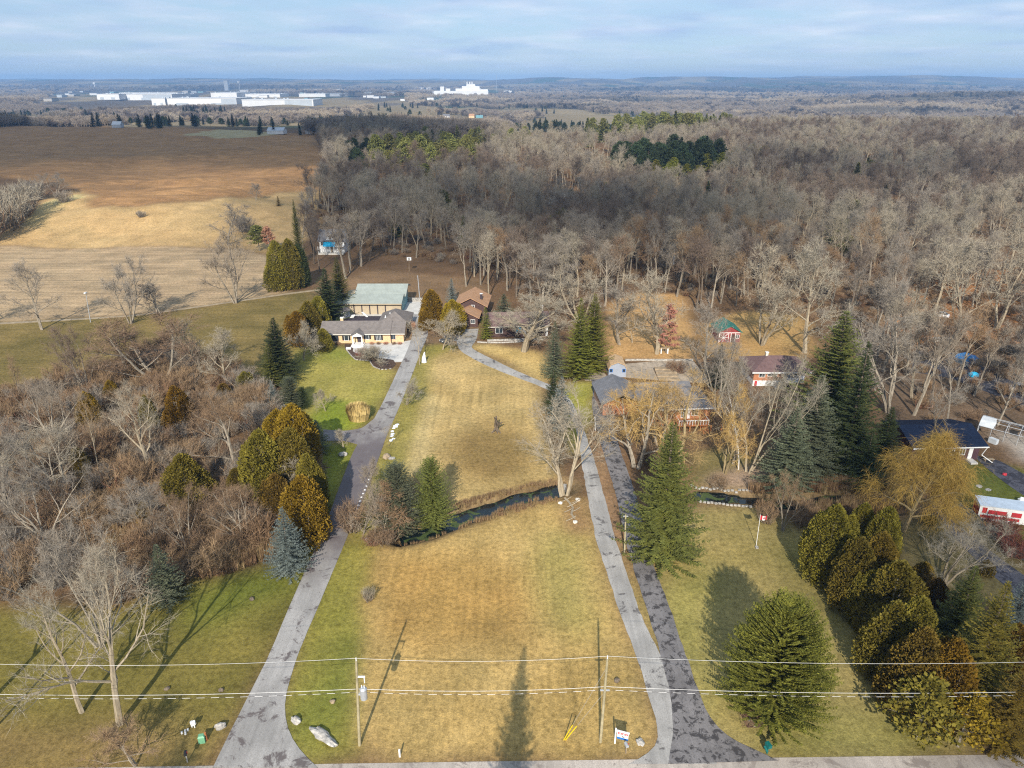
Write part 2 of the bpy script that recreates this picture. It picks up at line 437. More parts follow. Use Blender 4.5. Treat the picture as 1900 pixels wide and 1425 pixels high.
M['wood_red'] = plain('wood_cedar', (.42, .16, .06), .8, .25, 1.5)
M['pole'] = plain('pole_wood', (.36, .31, .19), .85, .25, 1.2)
M['fence'] = plain('fence_grey', (.21, .22, .20), .85, .3, 1.3)
M['barn_red'] = plain('barn_red', (.26, .045, .045), .8, .25, 1.5)
M['red'] = plain('paint_red', (.50, .035, .045), .5, .15, 1.5)
M['green_roof'] = plain('roof_green', (.03, .17, .13), .5, .15, 1)
M['yellow'] = plain('plastic_yellow', (.80, .55, .01), .4, .05, 2)
M['orange'] = plain('paint_orange', (.80, .28, .01), .5, .15, 2)
M['tarp_blue'] = plain('tarp_blue', (.04, .20, .48), .5, .2, 2)
M['tarp_cyan'] = plain('tarp_cyan', (.02, .38, .62), .5, .2, 2)
M['teal'] = plain('plastic_teal', (.01, .13, .12), .4, .1, 2)
M['mint'] = plain('plastic_mint', (.15, .36, .21), .5, .15, 2)
M['metal'] = plain('metal_galvanised', (.50, .52, .54), .45, .1, 2, .5, .4)
M['wire'] = plain('wire_pale', (.72, .70, .66), .5, .05, 2)
M['mulch'] = plain('mulch', (.085, .052, .036), .95, .4, 1.2)
M['rubber'] = plain('rubber', (.02, .02, .02), .8, .1, 3)
M['silver'] = plain('car_silver', (.52, .56, .60), .3, .03, 1, .6, .3)
M['car_white'] = plain('car_white', (.78, .79, .80), .3, .03, 1, .6)
M['car_dark'] = plain('car_dark', (.05, .06, .07), .3, .03, 1, .6)
M['sign_blue'] = plain('sign_blue', (.02, .16, .50), .5, .05, 1)
def glass():
    m = NT('window_glass'); return m.fin((.03, .04, .05), .08, .6)
M['glass'] = glass()
def shingles(name, c, row=.22):
    m = NT(name); o = m.obc(); n = m.noise(1.1, 5, .65, o); f = m.noise(6, 3, .7, o)
    w = m.n('ShaderNodeTexWave', bands_direction='Z'); w.inputs['Scale'].default_value = 2.2; w.inputs['Distortion'].default_value = 1.2; m.l(o, w.inputs[0])
    col = m.ramp(n, [(.3, mul(c, .78)), (.7, mul(c, 1.18))])
    col = m.mix(.5, col, m.ramp(f, [(.3, .65), (.7, 1.15)]), 'MULTIPLY')
    col = m.mix(.3, col, m.ramp(w.outputs[0], [(.0, .6), (.35, 1.0)]), 'MULTIPLY')
    m.bump(f, .3, .03)
    return m.fin(col, .88, .15)
M['roof_grey'] = shingles('shingles_grey', (.20, .175, .16))
M['roof_tan'] = shingles('shingles_tan', (.42, .245, .14))
M['roof_brown'] = shingles('shingles_brown', (.16, .10, .095))
M['roof_slate'] = shingles('shingles_slate', (.17, .17, .18))
M['roof_navy'] = shingles('shingles_navy', (.010, .018, .042))
M['roof_sand'] = shingles('shingles_sand', (.52, .36, .21))
def metalroof(name, c):
    m = NT(name); o = m.obc()
    w = m.n('ShaderNodeTexWave', bands_direction='X'); w.inputs['Scale'].default_value = .75; m.l(o, w.inputs[0])
    n = m.noise(.5, 6, .65, o)
    col = m.ramp(n, [(.3, mul(c, .82)), (.7, mul(c, 1.08))])
    col = m.mix(.35, col, m.ramp(w.outputs[0], [(.0, .6), (.12, 1.0)]), 'MULTIPLY')
    return m.fin(col, .5, .3)
M['roof_metal'] = metalroof('roof_metal_pale', (.33, .36, .32))
M['roof_white'] = metalroof('roof_metal_white', (.78, .78, .76))
def brick(name, c):
    m = NT(name); o = m.obc(); b = m.n('ShaderNodeTexBrick'); b.inputs['Scale'].default_value = 4
    b.inputs['Color1'].default_value = (*c, 1); b.inputs['Color2'].default_value = (*mul(c, .7), 1); b.inputs['Mortar'].default_value = (.4, .33, .27, 1)
    b.inputs['Mortar Size'].default_value = .015
    m.l(m.scale(o, (1, 1, 1), (pi / 2, 0, 0)), b.inputs['Vector'])
    return m.fin(b.outputs[0], .9, .1)
M['brick'] = brick('brick_orange', (.50, .18, .07))
def water(name):
    m = NT(name); P = m.geo().outputs['Position']
    a = m.noise(.42, 6, .65, P, .8)
    al = m.ramp(a, [(.53, 0.0), (.58, 1.0)])
    col = m.mix(al, (.006, .011, .012), (.05, .075, .018))
    m.l(m.ramp(al, [(0, .06), (1, .75)]), m.b.inputs['Roughness'])
    m.l(col, m.b.inputs['Base Color']); m.bump(m.noise(2.5, 3, .5, P), .12, .03)
    m.b.inputs['Specular IOR Level'].default_value = .5
    return m.m
M['water'] = water('creek_water')
M['pond'] = plain('pond_ice', (.60, .64, .66), .4, .12, .3)
M['far_white'] = plain('far_wall_white', (.66, .66, .66), .6, .05, .05)
M['far_roof'] = plain('far_roof_pale', (.58, .59, .60), .6, .06, .05)
M['far_grey'] = plain('far_wall_grey', (.38, .42, .46), .6, .1, .05)
M['far_teal'] = plain('far_wall_teal', (.16, .34, .38), .6, .1, .05)

# ------------------------------------------------------------------ ground with its zones
def PX(*pts): return [G(a, b)[:2] for a, b in pts]
def inpoly(x, y, P):
    r = np.zeros(x.shape, bool); n = len(P)
    bx0 = min(p[0] for p in P); bx1 = max(p[0] for p in P); by0 = min(p[1] for p in P); by1 = max(p[1] for p in P)
    m = (x >= bx0) & (x <= bx1) & (y >= by0) & (y <= by1)
    xs, ys = x[m], y[m]; rr = np.zeros(xs.shape, bool)
    for i in range(n):
        (x1, y1), (x2, y2) = P[i], P[(i + 1) % n]
        c = ((y1 > ys) != (y2 > ys))
        with np.errstate(divide='ignore', invalid='ignore'):
            rr ^= c & (xs < (x2 - x1) * (ys - y1) / (y2 - y1 if y2 != y1 else 1e-9) + x1)
    r[m] = rr
    return r
Yr = [-145.0]
while Yr[-1] < 26: Yr.append(Yr[-1] + 8)
while Yr[-1] < 235: Yr.append(Yr[-1] + .85)
while Yr[-1] < 15500: Yr.append(Yr[-1] + .85 + .0125 * (Yr[-1] - 235))
Yr = np.array(Yr)
NC = 470
S = np.linspace(-1.25, 1.25, NC)
SS = S * (.55 + .45 * np.abs(S) / 1.25)
YY, SX = np.meshgrid(Yr, SS, indexing='ij')
XX = SX * (YY + 160)
ZZ = hgt(XX, YY)
NRW = len(Yr)
wsc = np.clip(YY / 90, .6, 8)
wx = XX + (fbm(XX / (5 * wsc) + 3, YY / (5 * wsc), 3) - .5) * 3.0 * wsc ** .7
wy = YY + (fbm(XX / (5 * wsc) + 31, YY / (5 * wsc) + 7, 3) - .5) * 3.0 * wsc ** .7
C = np.zeros(XX.shape + (3,)); A = np.zeros(XX.shape + (3,))
n_a = fbm(XX / 14, YY / 14, 4)[..., None]; n_b = fbm(XX / 4 + 9, YY / 4, 3)[..., None]
def mixc(a, b, t): return np.array(a) * (1 - t) + np.array(b) * t
C[:] = mixc((.115, .070, .042), (.20, .125, .07), n_a)
# far country: long woods and fields as mottled bands
fa = fbm(XX / 420 + 4, YY / 900 + 1, 5)[..., None]; fb = fbm(XX / 160, YY / 420, 4)[..., None]
farc = mixc((.085, .075, .070), (.16, .135, .115), fb)
farc = farc + (sst(fa, .50, .56)) * (mixc((.20, .16, .10), (.30, .24, .15), fb) - farc)
farc = farc + sst(fbm(XX / 300 + 40, YY / 700 + 8, 3)[..., None], .62, .68) * (np.array((.06, .085, .055)) - farc)
t = sst(YY, 850, 1150)[..., None]
C = C * (1 - t) + farc * t
FIELD_PLOW = PX((-260, 232), (0, 236), (130, 234), (260, 236), (390, 240), (500, 246), (600, 249), (668, 254), (645, 290), (610, 320), (590, 352), (500, 360), (380, 371), (250, 382), (170, 384), (158, 378), (185, 364), (120, 345), (60, 336), (0, 330), (-260, 326))
FIELD_BANK = PX((-300, 470), (0, 430), (40, 408), (95, 366), (160, 354), (185, 364), (158, 378), (170, 386), (250, 384), (380, 373), (500, 362), (592, 352), (600, 400), (570, 440), (515, 475), (450, 462), (300, 454), (130, 463), (0, 456), (-300, 465))
FIELD_TAN = PX((-400, 462), (0, 457), (130, 464), (300, 455), (450, 463), (510, 476), (498, 520), (545, 541), (440, 556), (250, 584), (0, 599), (-400, 620))
SOFT = {(.21, .14, .055), (.30, .18, .06), (.27, .23, .07), (.115, .15, .028), (.19, .19, .045), (.13, .13, .035), (.17, .19, .04), (.12, .145, .025), (.14, .19, .03), (.17, .20, .025), (.20, .135, .06)}
zones = [
 (FIELD_PLOW, (.25, .145, .075), (.41, .245, .12), (0, .8)),
 (PX((340, 250), (420, 240), (520, 247), (480, 254), (400, 257)), (.36, .30, .17), (.42, .35, .2), (0, 0)),
 (PX((-200, 225), (60, 228), (100, 235), (0, 236), (-200, 232)), (.5, .38, .16), (.5, .38, .16), (0, 0)),
 (FIELD_BANK, (.38, .25, .12), (.54, .385, .195), (0, .2)),
 (PX((30, 420), (95, 372), (150, 360), (160, 366), (110, 385), (60, 425)), (.52, .42, .2), (.5, .4, .2), (0, 0)),
 (FIELD_TAN, (.34, .25, .165), (.47, .36, .24), (0, .9)),
 (PX((-400, 620), (0, 599), (250, 586), (440, 557), (580, 537), (600, 556), (590, 590), (550, 640), (500, 700), (440, 690), (300, 640), (150, 690), (0, 760), (-400, 800)), (.125, .105, .036), (.26, .19, .08), (0, .4)),
 (PX((580, 537), (700, 500), (900, 520), (900, 640), (600, 640)), (.17, .11, .065), (.26, .17, .10), (0, 0)),
 (PX((545, 640), (600, 640), (660, 655), (735, 690), (715, 745), (700, 770), (660, 798), (600, 802), (555, 775), (535, 720)), (.20, .195, .036), (.42, .35, .115), (.1, .1)),
 (PX((600, 642), (640, 645), (660, 665), (640, 672), (610, 668)), (.14, .19, .03), (.21, .24, .04), (0, 0)),
 (PX((600, 740), (655, 745), (640, 775), (690, 770), (660, 798), (600, 802), (575, 780)), (.16, .21, .025), (.30, .32, .05), (0, 0)),
 (PX((575, 818), (650, 820), (668, 830), (640, 885), (600, 975), (560, 1040), (520, 1000), (560, 900)), (.13, .165, .022), (.24, .24, .045), (0, 0)),
 (PX((745, 690), (780, 640), (850, 640), (830, 720), (760, 870), (700, 1010), (640, 1000), (690, 880)), (.20, .19, .045), (.33, .27, .085), (.3, 0)),
 (PX((800, 668), (850, 648), (930, 680), (1012, 722), (1015, 800), (1045, 890), (1040, 905), (960, 918), (860, 948), (800, 905), (750, 880), (765, 800), (785, 740)), (.34, .24, .095), (.56, .42, .20), (.5, .2)),
 (PX((850, 800), (900, 775), (980, 800), (1000, 870), (930, 900), (850, 880), (820, 840)), (.21, .14, .055), (.34, .24, .10), (.1, .3)),
 (PX((750, 880), (770, 810), (790, 745), (800, 720), (812, 745), (790, 800), (780, 880)), (.45, .37, .19), (.52, .42, .22), (.8, 0)),
 (PX((590, 1000), (640, 1004), (700, 1010), (712, 1015), (690, 1080), (676, 1130), (690, 1180), (668, 1310), (660, 1412), (560, 1412), (525, 1350), (530, 1260), (560, 1150)), (.19, .18, .035), (.31, .26, .07), (.2, 0)),
 (PX((655, 1080), (690, 1070), (676, 1120), (680, 1250), (655, 1330), (560, 1412), (520, 1330), (560, 1300), (640, 1180)), (.115, .15, .028), (.18, .185, .04), (0, 0)),
 (PX((712, 1012), (840, 990), (960, 950), (1045, 925), (1085, 925), (1105, 1000), (1145, 1110), (1192, 1230), (1222, 1350), (1190, 1412), (680, 1414), (664, 1310), (678, 1180), (680, 1110)), (.33, .225, .08), (.56, .40, .17), (.5, 0)),
 (PX((700, 1040), (760, 1020), (900, 1030), (1000, 1100), (980, 1200), (760, 1210), (700, 1180)), (.30, .18, .06), (.44, .285, .10), (.5, 0)),
 (PX((1000, 1000), (1075, 960), (1090, 1080), (1110, 1180), (1040, 1180), (1000, 1100)), (.27, .23, .07), (.46, .36, .14), (.6, 0)),
 (PX((1045, 925), (1085, 925), (1100, 990), (1050, 985)), (.26, .165, .08), (.34, .22, .11), (0, 0)),
 (PX((880, 640), (1010, 655), (1050, 690), (1010, 715), (930, 672), (868, 645)), (.42, .29, .10), (.56, .42, .19), (.2, 0)),
 (PX((1060, 706), (1100, 706), (1095, 760), (1075, 850), (1050, 800), (1040, 750)), (.22, .22, .04), (.36, .33, .08), (0, 0)),
 (PX((1085, 790), (1104, 790), (1135, 920), (1160, 1010), (1205, 1170), (1185, 1180), (1120, 1010), (1090, 870)), (.27, .165, .095), (.36, .23, .13), (0, 0)),
 (PX((1150, 1010), (1165, 1010), (1205, 1160), (1192, 1175), (1160, 1080)), (.30, .22, .08), (.38, .29, .10), (0, 0)),
 (PX((1125, 565), (1180, 545), (1260, 545), (1290, 620), (1290, 668), (1120, 668)), (.40, .235, .10), (.52, .33, .15), (0, .1)),
 (PX((1300, 600), (1380, 575), (1500, 590), (1510, 660), (1390, 670), (1310, 660)), (.34, .20, .085), (.47, .32, .13), (0, 0)),
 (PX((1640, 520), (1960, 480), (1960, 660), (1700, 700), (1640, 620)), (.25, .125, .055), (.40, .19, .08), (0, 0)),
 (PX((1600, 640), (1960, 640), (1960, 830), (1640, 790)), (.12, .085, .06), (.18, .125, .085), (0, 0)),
 (PX((1210, 990), (1300, 938), (1400, 945), (1500, 985), (1540, 1080), (1640, 1220), (1760, 1330), (1830, 1392), (1300, 1412), (1250, 1250), (1215, 1120)), (.25, .20, .07), (.40, .32, .14), (.35, .1)),
 (PX((1225, 1120), (1260, 1050), (1330, 1040), (1300, 1180), (1340, 1330), (1290, 1330), (1240, 1200)), (.19, .19, .045), (.31, .27, .085), (0, 0)),
 (PX((1430, 1005), (1500, 1010), (1560, 1130), (1690, 1290), (1640, 1290), (1500, 1110)), (.13, .13, .035), (.20, .175, .06), (0, 0)),
 (PX((1345, 1350), (1480, 1330), (1600, 1310), (1760, 1340), (1830, 1392), (1420, 1405)), (.17, .19, .04), (.34, .29, .10), (0, 0)),
 (PX((1280, 840), (1340, 830), (1420, 860), (1640, 870), (1640, 905), (1540, 915), (1400, 912), (1280, 905)), (.15, .125, .045), (.24, .19, .085), (0, 0)),
 (PX((1315, 878), (1400, 865), (1440, 900), (1400, 912), (1310, 905)), (.33, .23, .16), (.48, .36, .28), (0, 0)),
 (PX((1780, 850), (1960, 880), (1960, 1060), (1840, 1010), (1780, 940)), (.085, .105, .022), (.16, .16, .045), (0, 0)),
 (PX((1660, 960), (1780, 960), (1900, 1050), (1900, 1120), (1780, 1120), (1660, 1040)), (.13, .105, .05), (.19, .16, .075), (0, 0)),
 (PX((1840, 795), (1960, 830), (1960, 870), (1880, 850)), (.30, .27, .25), (.42, .39, .36), (0, 0)),
 (PX((-300, 1120), (0, 1125), (180, 1140), (330, 1090), (440, 1060), (600, 1030), (590, 1060), (500, 1215), (400, 1390), (330, 1440), (-300, 1440)), (.125, .112, .028), (.235, .19, .055), (.1, .1)),  # left front lawn: olive, darkened to carry the partial cloud shade over it
 (PX((320, 1120), (440, 1062), (580, 1040), (560, 1090), (430, 1130), (400, 1180)), (.12, .145, .025), (.20, .20, .04), (0, 0)),
 (PX((-300, 1330), (120, 1350), (300, 1330), (420, 1380), (330, 1440), (-300, 1440)), (.20, .135, .06), (.27, .19, .075), (0, 0)),
]
def blur(a, n):
    for _ in range(n):
        b = a.copy(); b[1:-1] = .25 * a[:-2] + .5 * a[1:-1] + .25 * a[2:]
        a = b.copy(); a[:, 1:-1] = .25 * b[:, :-2] + .5 * b[:, 1:-1] + .25 * b[:, 2:]
    return a
hard = (FIELD_PLOW, FIELD_BANK, FIELD_TAN)
r0, r1_ = int(np.searchsorted(Yr, 40)), int(np.searchsorted(Yr, 330))
for P, c1, c2, (sa, sb) in zones:
    m_ = inpoly(wx, wy, P).astype(float)
    it = 1 if any(P is q for q in hard) else 14 if c1 in SOFT else 3
    if it == 1: m_ = blur(m_, 1)
    else: m_[r0:r1_] = blur(m_[r0:r1_], it)
    m_ = m_[..., None]
    C = C * (1 - m_) + mixc(c1, c2, np.clip(n_a * .75 + n_b * .55 - .15, 0, 1)) * m_
    A = A * (1 - m_) + np.array((sa, sb, 0.)) * m_
for pts, w in zip(CREEK, CW):
    d = (seg_dist(XX, YY, pts) + 1.6 * (fbm(XX / 3, YY / 3, 3) - .5))[..., None]
    k = (1 - sst(d, w * .9, w * 1.9))
    C = C * (1 - k) + mixc((.10, .065, .035), (.30, .22, .12), n_b) * k
    k = (1 - sst(d, w * .3, w * 1.0))
    C = C * (1 - k * .85) + np.array((.04, .03, .02)) * k * .85
V = np.stack([XX, YY, ZZ], -1).reshape(-1, 3)
ii = (np.arange(NRW - 1)[:, None] * NC + np.arange(NC - 1)[None]).ravel()
F = np.stack([ii, ii + 1, ii + NC + 1, ii + NC], 1)
me = fastmesh('ground', V, F, M['ground'], smooth=True)
for nm, arr in (('Col', C), ('Aux', A)):
    a_ = me.attributes.new(nm, 'FLOAT_COLOR', 'POINT')
    a_.data.foreach_set('color', np.concatenate([arr.reshape(-1, 3), np.ones((len(V), 1))], 1).astype(np.float32).ravel())
tag(obj('ground', me), kind='structure', label='rolling ground of lawns, dry grass, ploughed and stubble fields, leaf litter')

# ---- sheets on the ground: road and driveways
def strip(name, L, R, mat, z=.03, label=None, sub=6, terr=False, jit=.0):
    """ribbon between two pixel-read edges, with its own thickness"""
    L = [G(*p) for p in L]; R = [G(*p) for p in R]
    def res(P, n):
        P = np.array(P); d = np.r_[0, np.cumsum(np.linalg.norm(np.diff(P[:, :2], axis=0), axis=1))]
        s = np.linspace(0, d[-1], n)
        # Catmull-like smoothing through cubic interpolation of the polyline
        out_ = np.stack([np.interp(s, d, P[:, i]) for i in range(3)], 1)
        for _ in range(3):
            out_[1:-1] = .25 * out_[:-2] + .5 * out_[1:-1] + .25 * out_[2:]
        return out_
    n = max(len(L), len(R)) * sub
    A_, B_ = res(L, n), res(R, n)
    if jit:
        for Q in (A_, B_): Q[:, 0] += (fbm(Q[:, 1] * .9 + Q[0, 0], Q[:, 0] * .3, 3) - .5) * jit
    K = 5
    g = np.stack([A_ * (1 - k / (K - 1)) + B_ * (k / (K - 1)) for k in range(K)], 1)
    g[..., 2] = hgt(g[..., 0], g[..., 1]) if terr else 0
    top = g.copy(); top[..., 2] += z
    bot = g.copy(); bot[..., 2] -= .1
    V = np.concatenate([top.reshape(-1, 3), bot[:, 0], bot[:, -1]])
    F = []
    for i in range(n - 1):
        for k in range(K - 1):
            a = i * K + k; F.append((a, a + 1, a + K + 1, a + K))
        b0 = n * K + i; F.append((i * K, (i + 1) * K, b0 + 1, b0))
        b1 = n * K + n + i; F.append((i * K + K - 1, b1, b1 + 1, (i + 1) * K + K - 1))
    me = fastmesh(name, V, F, mat)
    return tag(obj(name, me), label=label, kind='structure')
strip('road', [(-900, 1440), (200, 1424), (900, 1413), (1900, 1400), (2700, 1386)], [(-900, 1700), (200, 1690), (900, 1680), (1900, 1665), (2700, 1650)], M['road'], .022, 'weathered asphalt road at the bottom')
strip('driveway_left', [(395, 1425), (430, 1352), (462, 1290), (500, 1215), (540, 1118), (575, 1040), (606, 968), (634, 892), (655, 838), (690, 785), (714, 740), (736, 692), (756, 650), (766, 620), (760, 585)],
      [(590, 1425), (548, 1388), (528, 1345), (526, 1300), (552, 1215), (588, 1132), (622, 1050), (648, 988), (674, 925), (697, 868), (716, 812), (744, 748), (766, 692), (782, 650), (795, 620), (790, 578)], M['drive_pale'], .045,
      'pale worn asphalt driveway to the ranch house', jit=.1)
strip('driveway_branch', [(600, 797), (640, 800), (672, 795), (700, 772)], [(600, 818), (640, 818), (668, 826), (690, 850)], M['drive_pale'], .037, 'short side spur of the left driveway')
strip('forecourt', [(650, 640), (680, 637), (720, 637), (760, 632), (775, 628)], [(656, 655), (690, 663), (720, 672), (745, 672), (768, 664)], M['concrete'], .032, 'pale forecourt in front of the ranch house')
strip('rear_pad', [(748, 562), (760, 560), (784, 560)], [(750, 584), (762, 583), (778, 583)], M['concrete'], .05, 'concrete pad beside the metal roofed building')
strip('driveway_middle', [(843, 612), (846, 632), (852, 650), (885, 670), (930, 690), (980, 708), (1020, 724), (1050, 752), (1070, 800), (1078, 850), (1090, 920), (1105, 1000), (1128, 1070), (1150, 1140), (1178, 1210), (1200, 1280), (1222, 1350), (1222, 1390), (1165, 1418)],
      [(888, 610), (884, 632), (872, 645), (900, 660), (945, 682), (990, 702), (1036, 720), (1064, 748), (1084, 800), (1102, 850), (1122, 925), (1142, 1000), (1165, 1070), (1192, 1150), (1222, 1210), (1262, 1280), (1290, 1350), (1310, 1390), (1330, 1418)],
      M['drive_mid'], .040, 'middle driveway curving up to the brown house', jit=.3)
strip('driveway_right', [(1098, 704), (1100, 730), (1098, 755), (1108, 800), (1122, 850), (1145, 925), (1160, 1000), (1180, 1070), (1206, 1150), (1226, 1215), (1248, 1300), (1250, 1370), (1240, 1418)],
      [(1146, 704), (1150, 730), (1140, 765), (1140, 800), (1156, 850), (1182, 925), (1200, 1000), (1212, 1050), (1240, 1120), (1272, 1215), (1302, 1300), (1330, 1360), (1445, 1412)],
      M['drive_mottled'], .055, 'blotched grey driveway with black patches', jit=.3)
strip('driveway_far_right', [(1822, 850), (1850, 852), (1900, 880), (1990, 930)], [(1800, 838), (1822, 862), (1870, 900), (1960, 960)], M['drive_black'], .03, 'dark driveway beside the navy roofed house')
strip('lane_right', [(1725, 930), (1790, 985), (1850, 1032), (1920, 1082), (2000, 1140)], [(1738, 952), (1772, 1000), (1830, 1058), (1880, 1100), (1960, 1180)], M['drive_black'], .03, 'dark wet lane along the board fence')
strip('patio', [(1150, 676), (1220, 670), (1285, 668)], [(1158, 700), (1230, 706), (1320, 712)], M['gravel'], .03, 'pale gravel patio behind the brick house')
strip('field_track', [(-200, 606), (0, 599), (250, 585), (440, 558), (560, 540), (600, 536)], [(-200, 609), (0, 602), (250, 587.5), (440, 560), (562, 542.3), (602, 538.3)], M['track'], .05, 'thin farm track along the stubble field', terr=True)
strip('shed_apron', [(1085, 680), (1120, 690), (1128, 700)], [(1085, 706), (1110, 708), (1150, 707)], M['gravel'], .028, 'pale gravel in front of the small shed')
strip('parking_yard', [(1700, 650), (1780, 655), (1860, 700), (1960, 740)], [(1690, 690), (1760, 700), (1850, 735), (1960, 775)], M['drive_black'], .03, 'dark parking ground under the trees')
def flat(name, pts, mat, z, label):
    P = [H0(*p) for p in pts]; n = len(P)
    V = [(a, b, z) for a, b in P] + [(a, b, z - .15) for a, b in P]
    me = bpy.data.meshes.new(name); me.from_pydata(V, [], [tuple(range(n))] + [(i, (i + 1) % n, n + (i + 1) % n, n + i) for i in range(n)]); me.materials.append(mat)
    return tag(obj(name, me), label=label, kind='structure')
# creek water
for k, (pts, w) in enumerate(zip(CREEK, CW)):
    P = np.array(pts); T = np.gradient(P, axis=0); T /= np.linalg.norm(T, axis=1)[:, None]; N = np.stack([-T[:, 1], T[:, 0]], 1)
    a = P + N * w * 1.3; b = P - N * w * 1.3
    V = [(x, y, -.75) for x, y in a] + [(x, y, -.75) for x, y in b]; n = len(P)
    me = fastmesh('creek_water', V, [(i, i + 1, n + i + 1, n + i) for i in range(n - 1)], M['water'])
    tag(obj('creek_water', me), label=['dark creek with green algae between the lawns', 'black creek channel on the right'][k], kind='structure')

# ------------------------------------------------------------------ vegetation generators
def _perp(d):
    a = np.array([0, 0, 1.0]) if abs(d[2]) < .9 else np.array([1.0, 0, 0])
    p = np.cross(d, a); return p / np.linalg.norm(p)
def unit(v): return v / max(np.linalg.norm(v), 1e-9)
def tubes(segs, n=4):
    """segs: list of (p0, p1, r0, r1) -> V, F quads"""
    P0 = np.array([s[0] for s in segs]); P1 = np.array([s[1] for s in segs])
    R0 = np.array([s[2] for s in segs])[:, None]; R1 = np.array([s[3] for s in segs])[:, None]
    D = P1 - P0; D /= np.linalg.norm(D, axis=1)[:, None] + 1e-9
    ref = np.where(np.abs(D[:, 2:3]) < .9, np.array([[0, 0, 1.0]]), np.array([[1.0, 0, 0]]))
    A = np.cross(D, ref); A /= np.linalg.norm(A, axis=1)[:, None]; B = np.cross(D, A)
    V = []
    for P, R in ((P0, R0), (P1, R1)):
        for i in range(n):
            th = 2 * pi * i / n; V.append(P + R * (cos(th) * A + sin(th) * B))
    V = np.stack(V, 1)
    m = len(segs); base = (np.arange(m) * 2 * n)[:, None]
    F = np.concatenate([base + np.array([[i, (i + 1) % n, n + (i + 1) % n, n + i]]) for i in range(n)], 0)
    return V.reshape(-1, 3), F
def tube_tris(segs, n=3):
    V, F = tubes(segs, n); a = V[F]
    return np.concatenate([a[:, [0, 1, 2]], a[:, [0, 2, 3]]], 0)
def bare(seed, h=16, stems=1, clear=.35, limbs=10, spread=.55, up=.35, b2=6, b3=6, tw=5, twl=1.3, tww=.045, r=None, lean=(0, 0), droop=0.0, gnarl=.18, shape='round'):
    """leafless tree; returns (trunk tris, crown tris)"""
    R = np.random.RandomState(seed)
    main = []; thin = []; tips = []
    r = h * .018 if r is None else r
    def grow(p, d, L, rad, n, store, wob, upw, endr=.35):
        pts = [p]; rs = [rad]
        for i in range(n):
            d = unit(d + R.normal(0, wob, 3) + np.array([0, 0, upw]))
            p = p + d * (L / n); pts.append(p); rs.append(rad * (1 - (1 - endr) * (i + 1) / n))
        for i in range(n): store.append((pts[i], pts[i + 1], rs[i], rs[i + 1]))
        return pts, rs
    def along(pts, rs, t):
        k = min(int(t * (len(pts) - 1)), len(pts) - 2); f = t * (len(pts) - 1) - k
        return pts[k] * (1 - f) + pts[k + 1] * f, rs[k] * (1 - f) + rs[k + 1] * f, unit(pts[k + 1] - pts[k])
    for s in range(stems):
        a0 = R.rand() * 6.28
        d0 = unit(np.array([lean[0], lean[1], 1.0]) + (np.array([cos(a0), sin(a0), 0]) * (.28 if stems > 1 else .03)))
        p0 = np.array([cos(a0), sin(a0), 0]) * (.25 if stems > 1 else 0) + np.array([0, 0, -.3])
        hs = h * (1 if stems == 1 else R.uniform(.75, 1))
        tp, tr = grow(p0, d0, hs * .9, r if stems == 1 else r * .7, 7, main, gnarl * .45, .04, .18)
        nl = max(3, int(limbs / max(1, stems * .7)))
        for i in range(nl):
            t = clear + (1 - clear) * (i + R.rand() * .8) / nl
            t = min(t, .99)
            q, qr, qd = along(tp, tr, t)
            az = i * 2.4 + R.normal(0, .4) + a0
            out = np.array([cos(az), sin(az), 0])
            k = (t - clear) / (1 - clear)
            d = unit(out * spread * (1.25 - .7 * k) + qd * (.45 + .5 * k) + np.array([0, 0, up * .5]))
            L = hs * (1 - t * .62) * .62 * R.uniform(.75, 1.1) * (1 if shape == 'round' else .8)
            lp, lr = grow(q, d, L, qr * .55, 5, main, gnarl, up * .22 - droop * .1)
            for j in range(b2):
                t2 = .25 + .75 * (j + R.rand() * .7) / b2; t2 = min(t2, .98)
                q2, q2r, q2d = along(lp, lr, t2)
                d2 = unit(q2d + R.normal(0, .55, 3) + np.array([0, 0, up * .3]))
                L2 = L * .5 * (1.15 - t2 * .6) * R.uniform(.7, 1.15)
                bp, br = grow(q2, d2, L2, max(q2r * .5, .02), 3, thin, gnarl, up * .18 - droop * .15)
                for k3 in range(b3):
                    t3 = .2 + .8 * (k3 + R.rand()) / b3; t3 = min(t3, .98)
                    q3, q3r, q3d = along(bp, br, t3)
                    d3 = unit(q3d + R.normal(0, .6, 3) + np.array([0, 0, up * .25 - droop * .5]))
                    L3 = L2 * .5 * R.uniform(.6, 1.1)
                    ep = q3 + d3 * L3
                    thin.append((q3, ep, max(q3r * .5, .012), .008))
                    tips.append((q3, ep, d3))
    # twigs, vectorised
    T0 = np.array([t[0] for t in tips]); T1 = np.array([t[1] for t in tips]); TD = np.array([t[2] for t in tips])
    n = len(tips); out = []
    def twigs(B0, B1, BD, per, ln, wd):
        m = len(B0) * per
        t = R.rand(m, 1) ** .7
        i = np.repeat(np.arange(len(B0)), per)
        p = B0[i] * (1 - t) + B1[i] * t
        d = BD[i] + R.normal(0, .6, (m, 3)) + np.array([0, 0, up * .25 - droop])
        d /= np.linalg.norm(d, axis=1)[:, None] + 1e-9
        L = ln * R.uniform(.5, 1.2, (m, 1)) * (1 + droop * 1.2)
        s = np.cross(d, R.normal(0, 1, (m, 3))); s /= np.linalg.norm(s, axis=1)[:, None] + 1e-9
        e = p + d * L
        if droop: e[:, 2] -= (L[:, 0] * droop * .6)
        out.append(np.stack([p - s * wd / 2, p + s * wd / 2, e], 1))
        return p, e, d
    if tw and n:
        p, e, d = twigs(T0, T1, TD, tw, twl, tww)
        twigs(p, e, d, 2, twl * .55, tww * .75)
    trunk = tube_tris(main, 5)
    crown = tube_tris(thin, 3)
    return trunk, np.concatenate([crown] + out, 0)

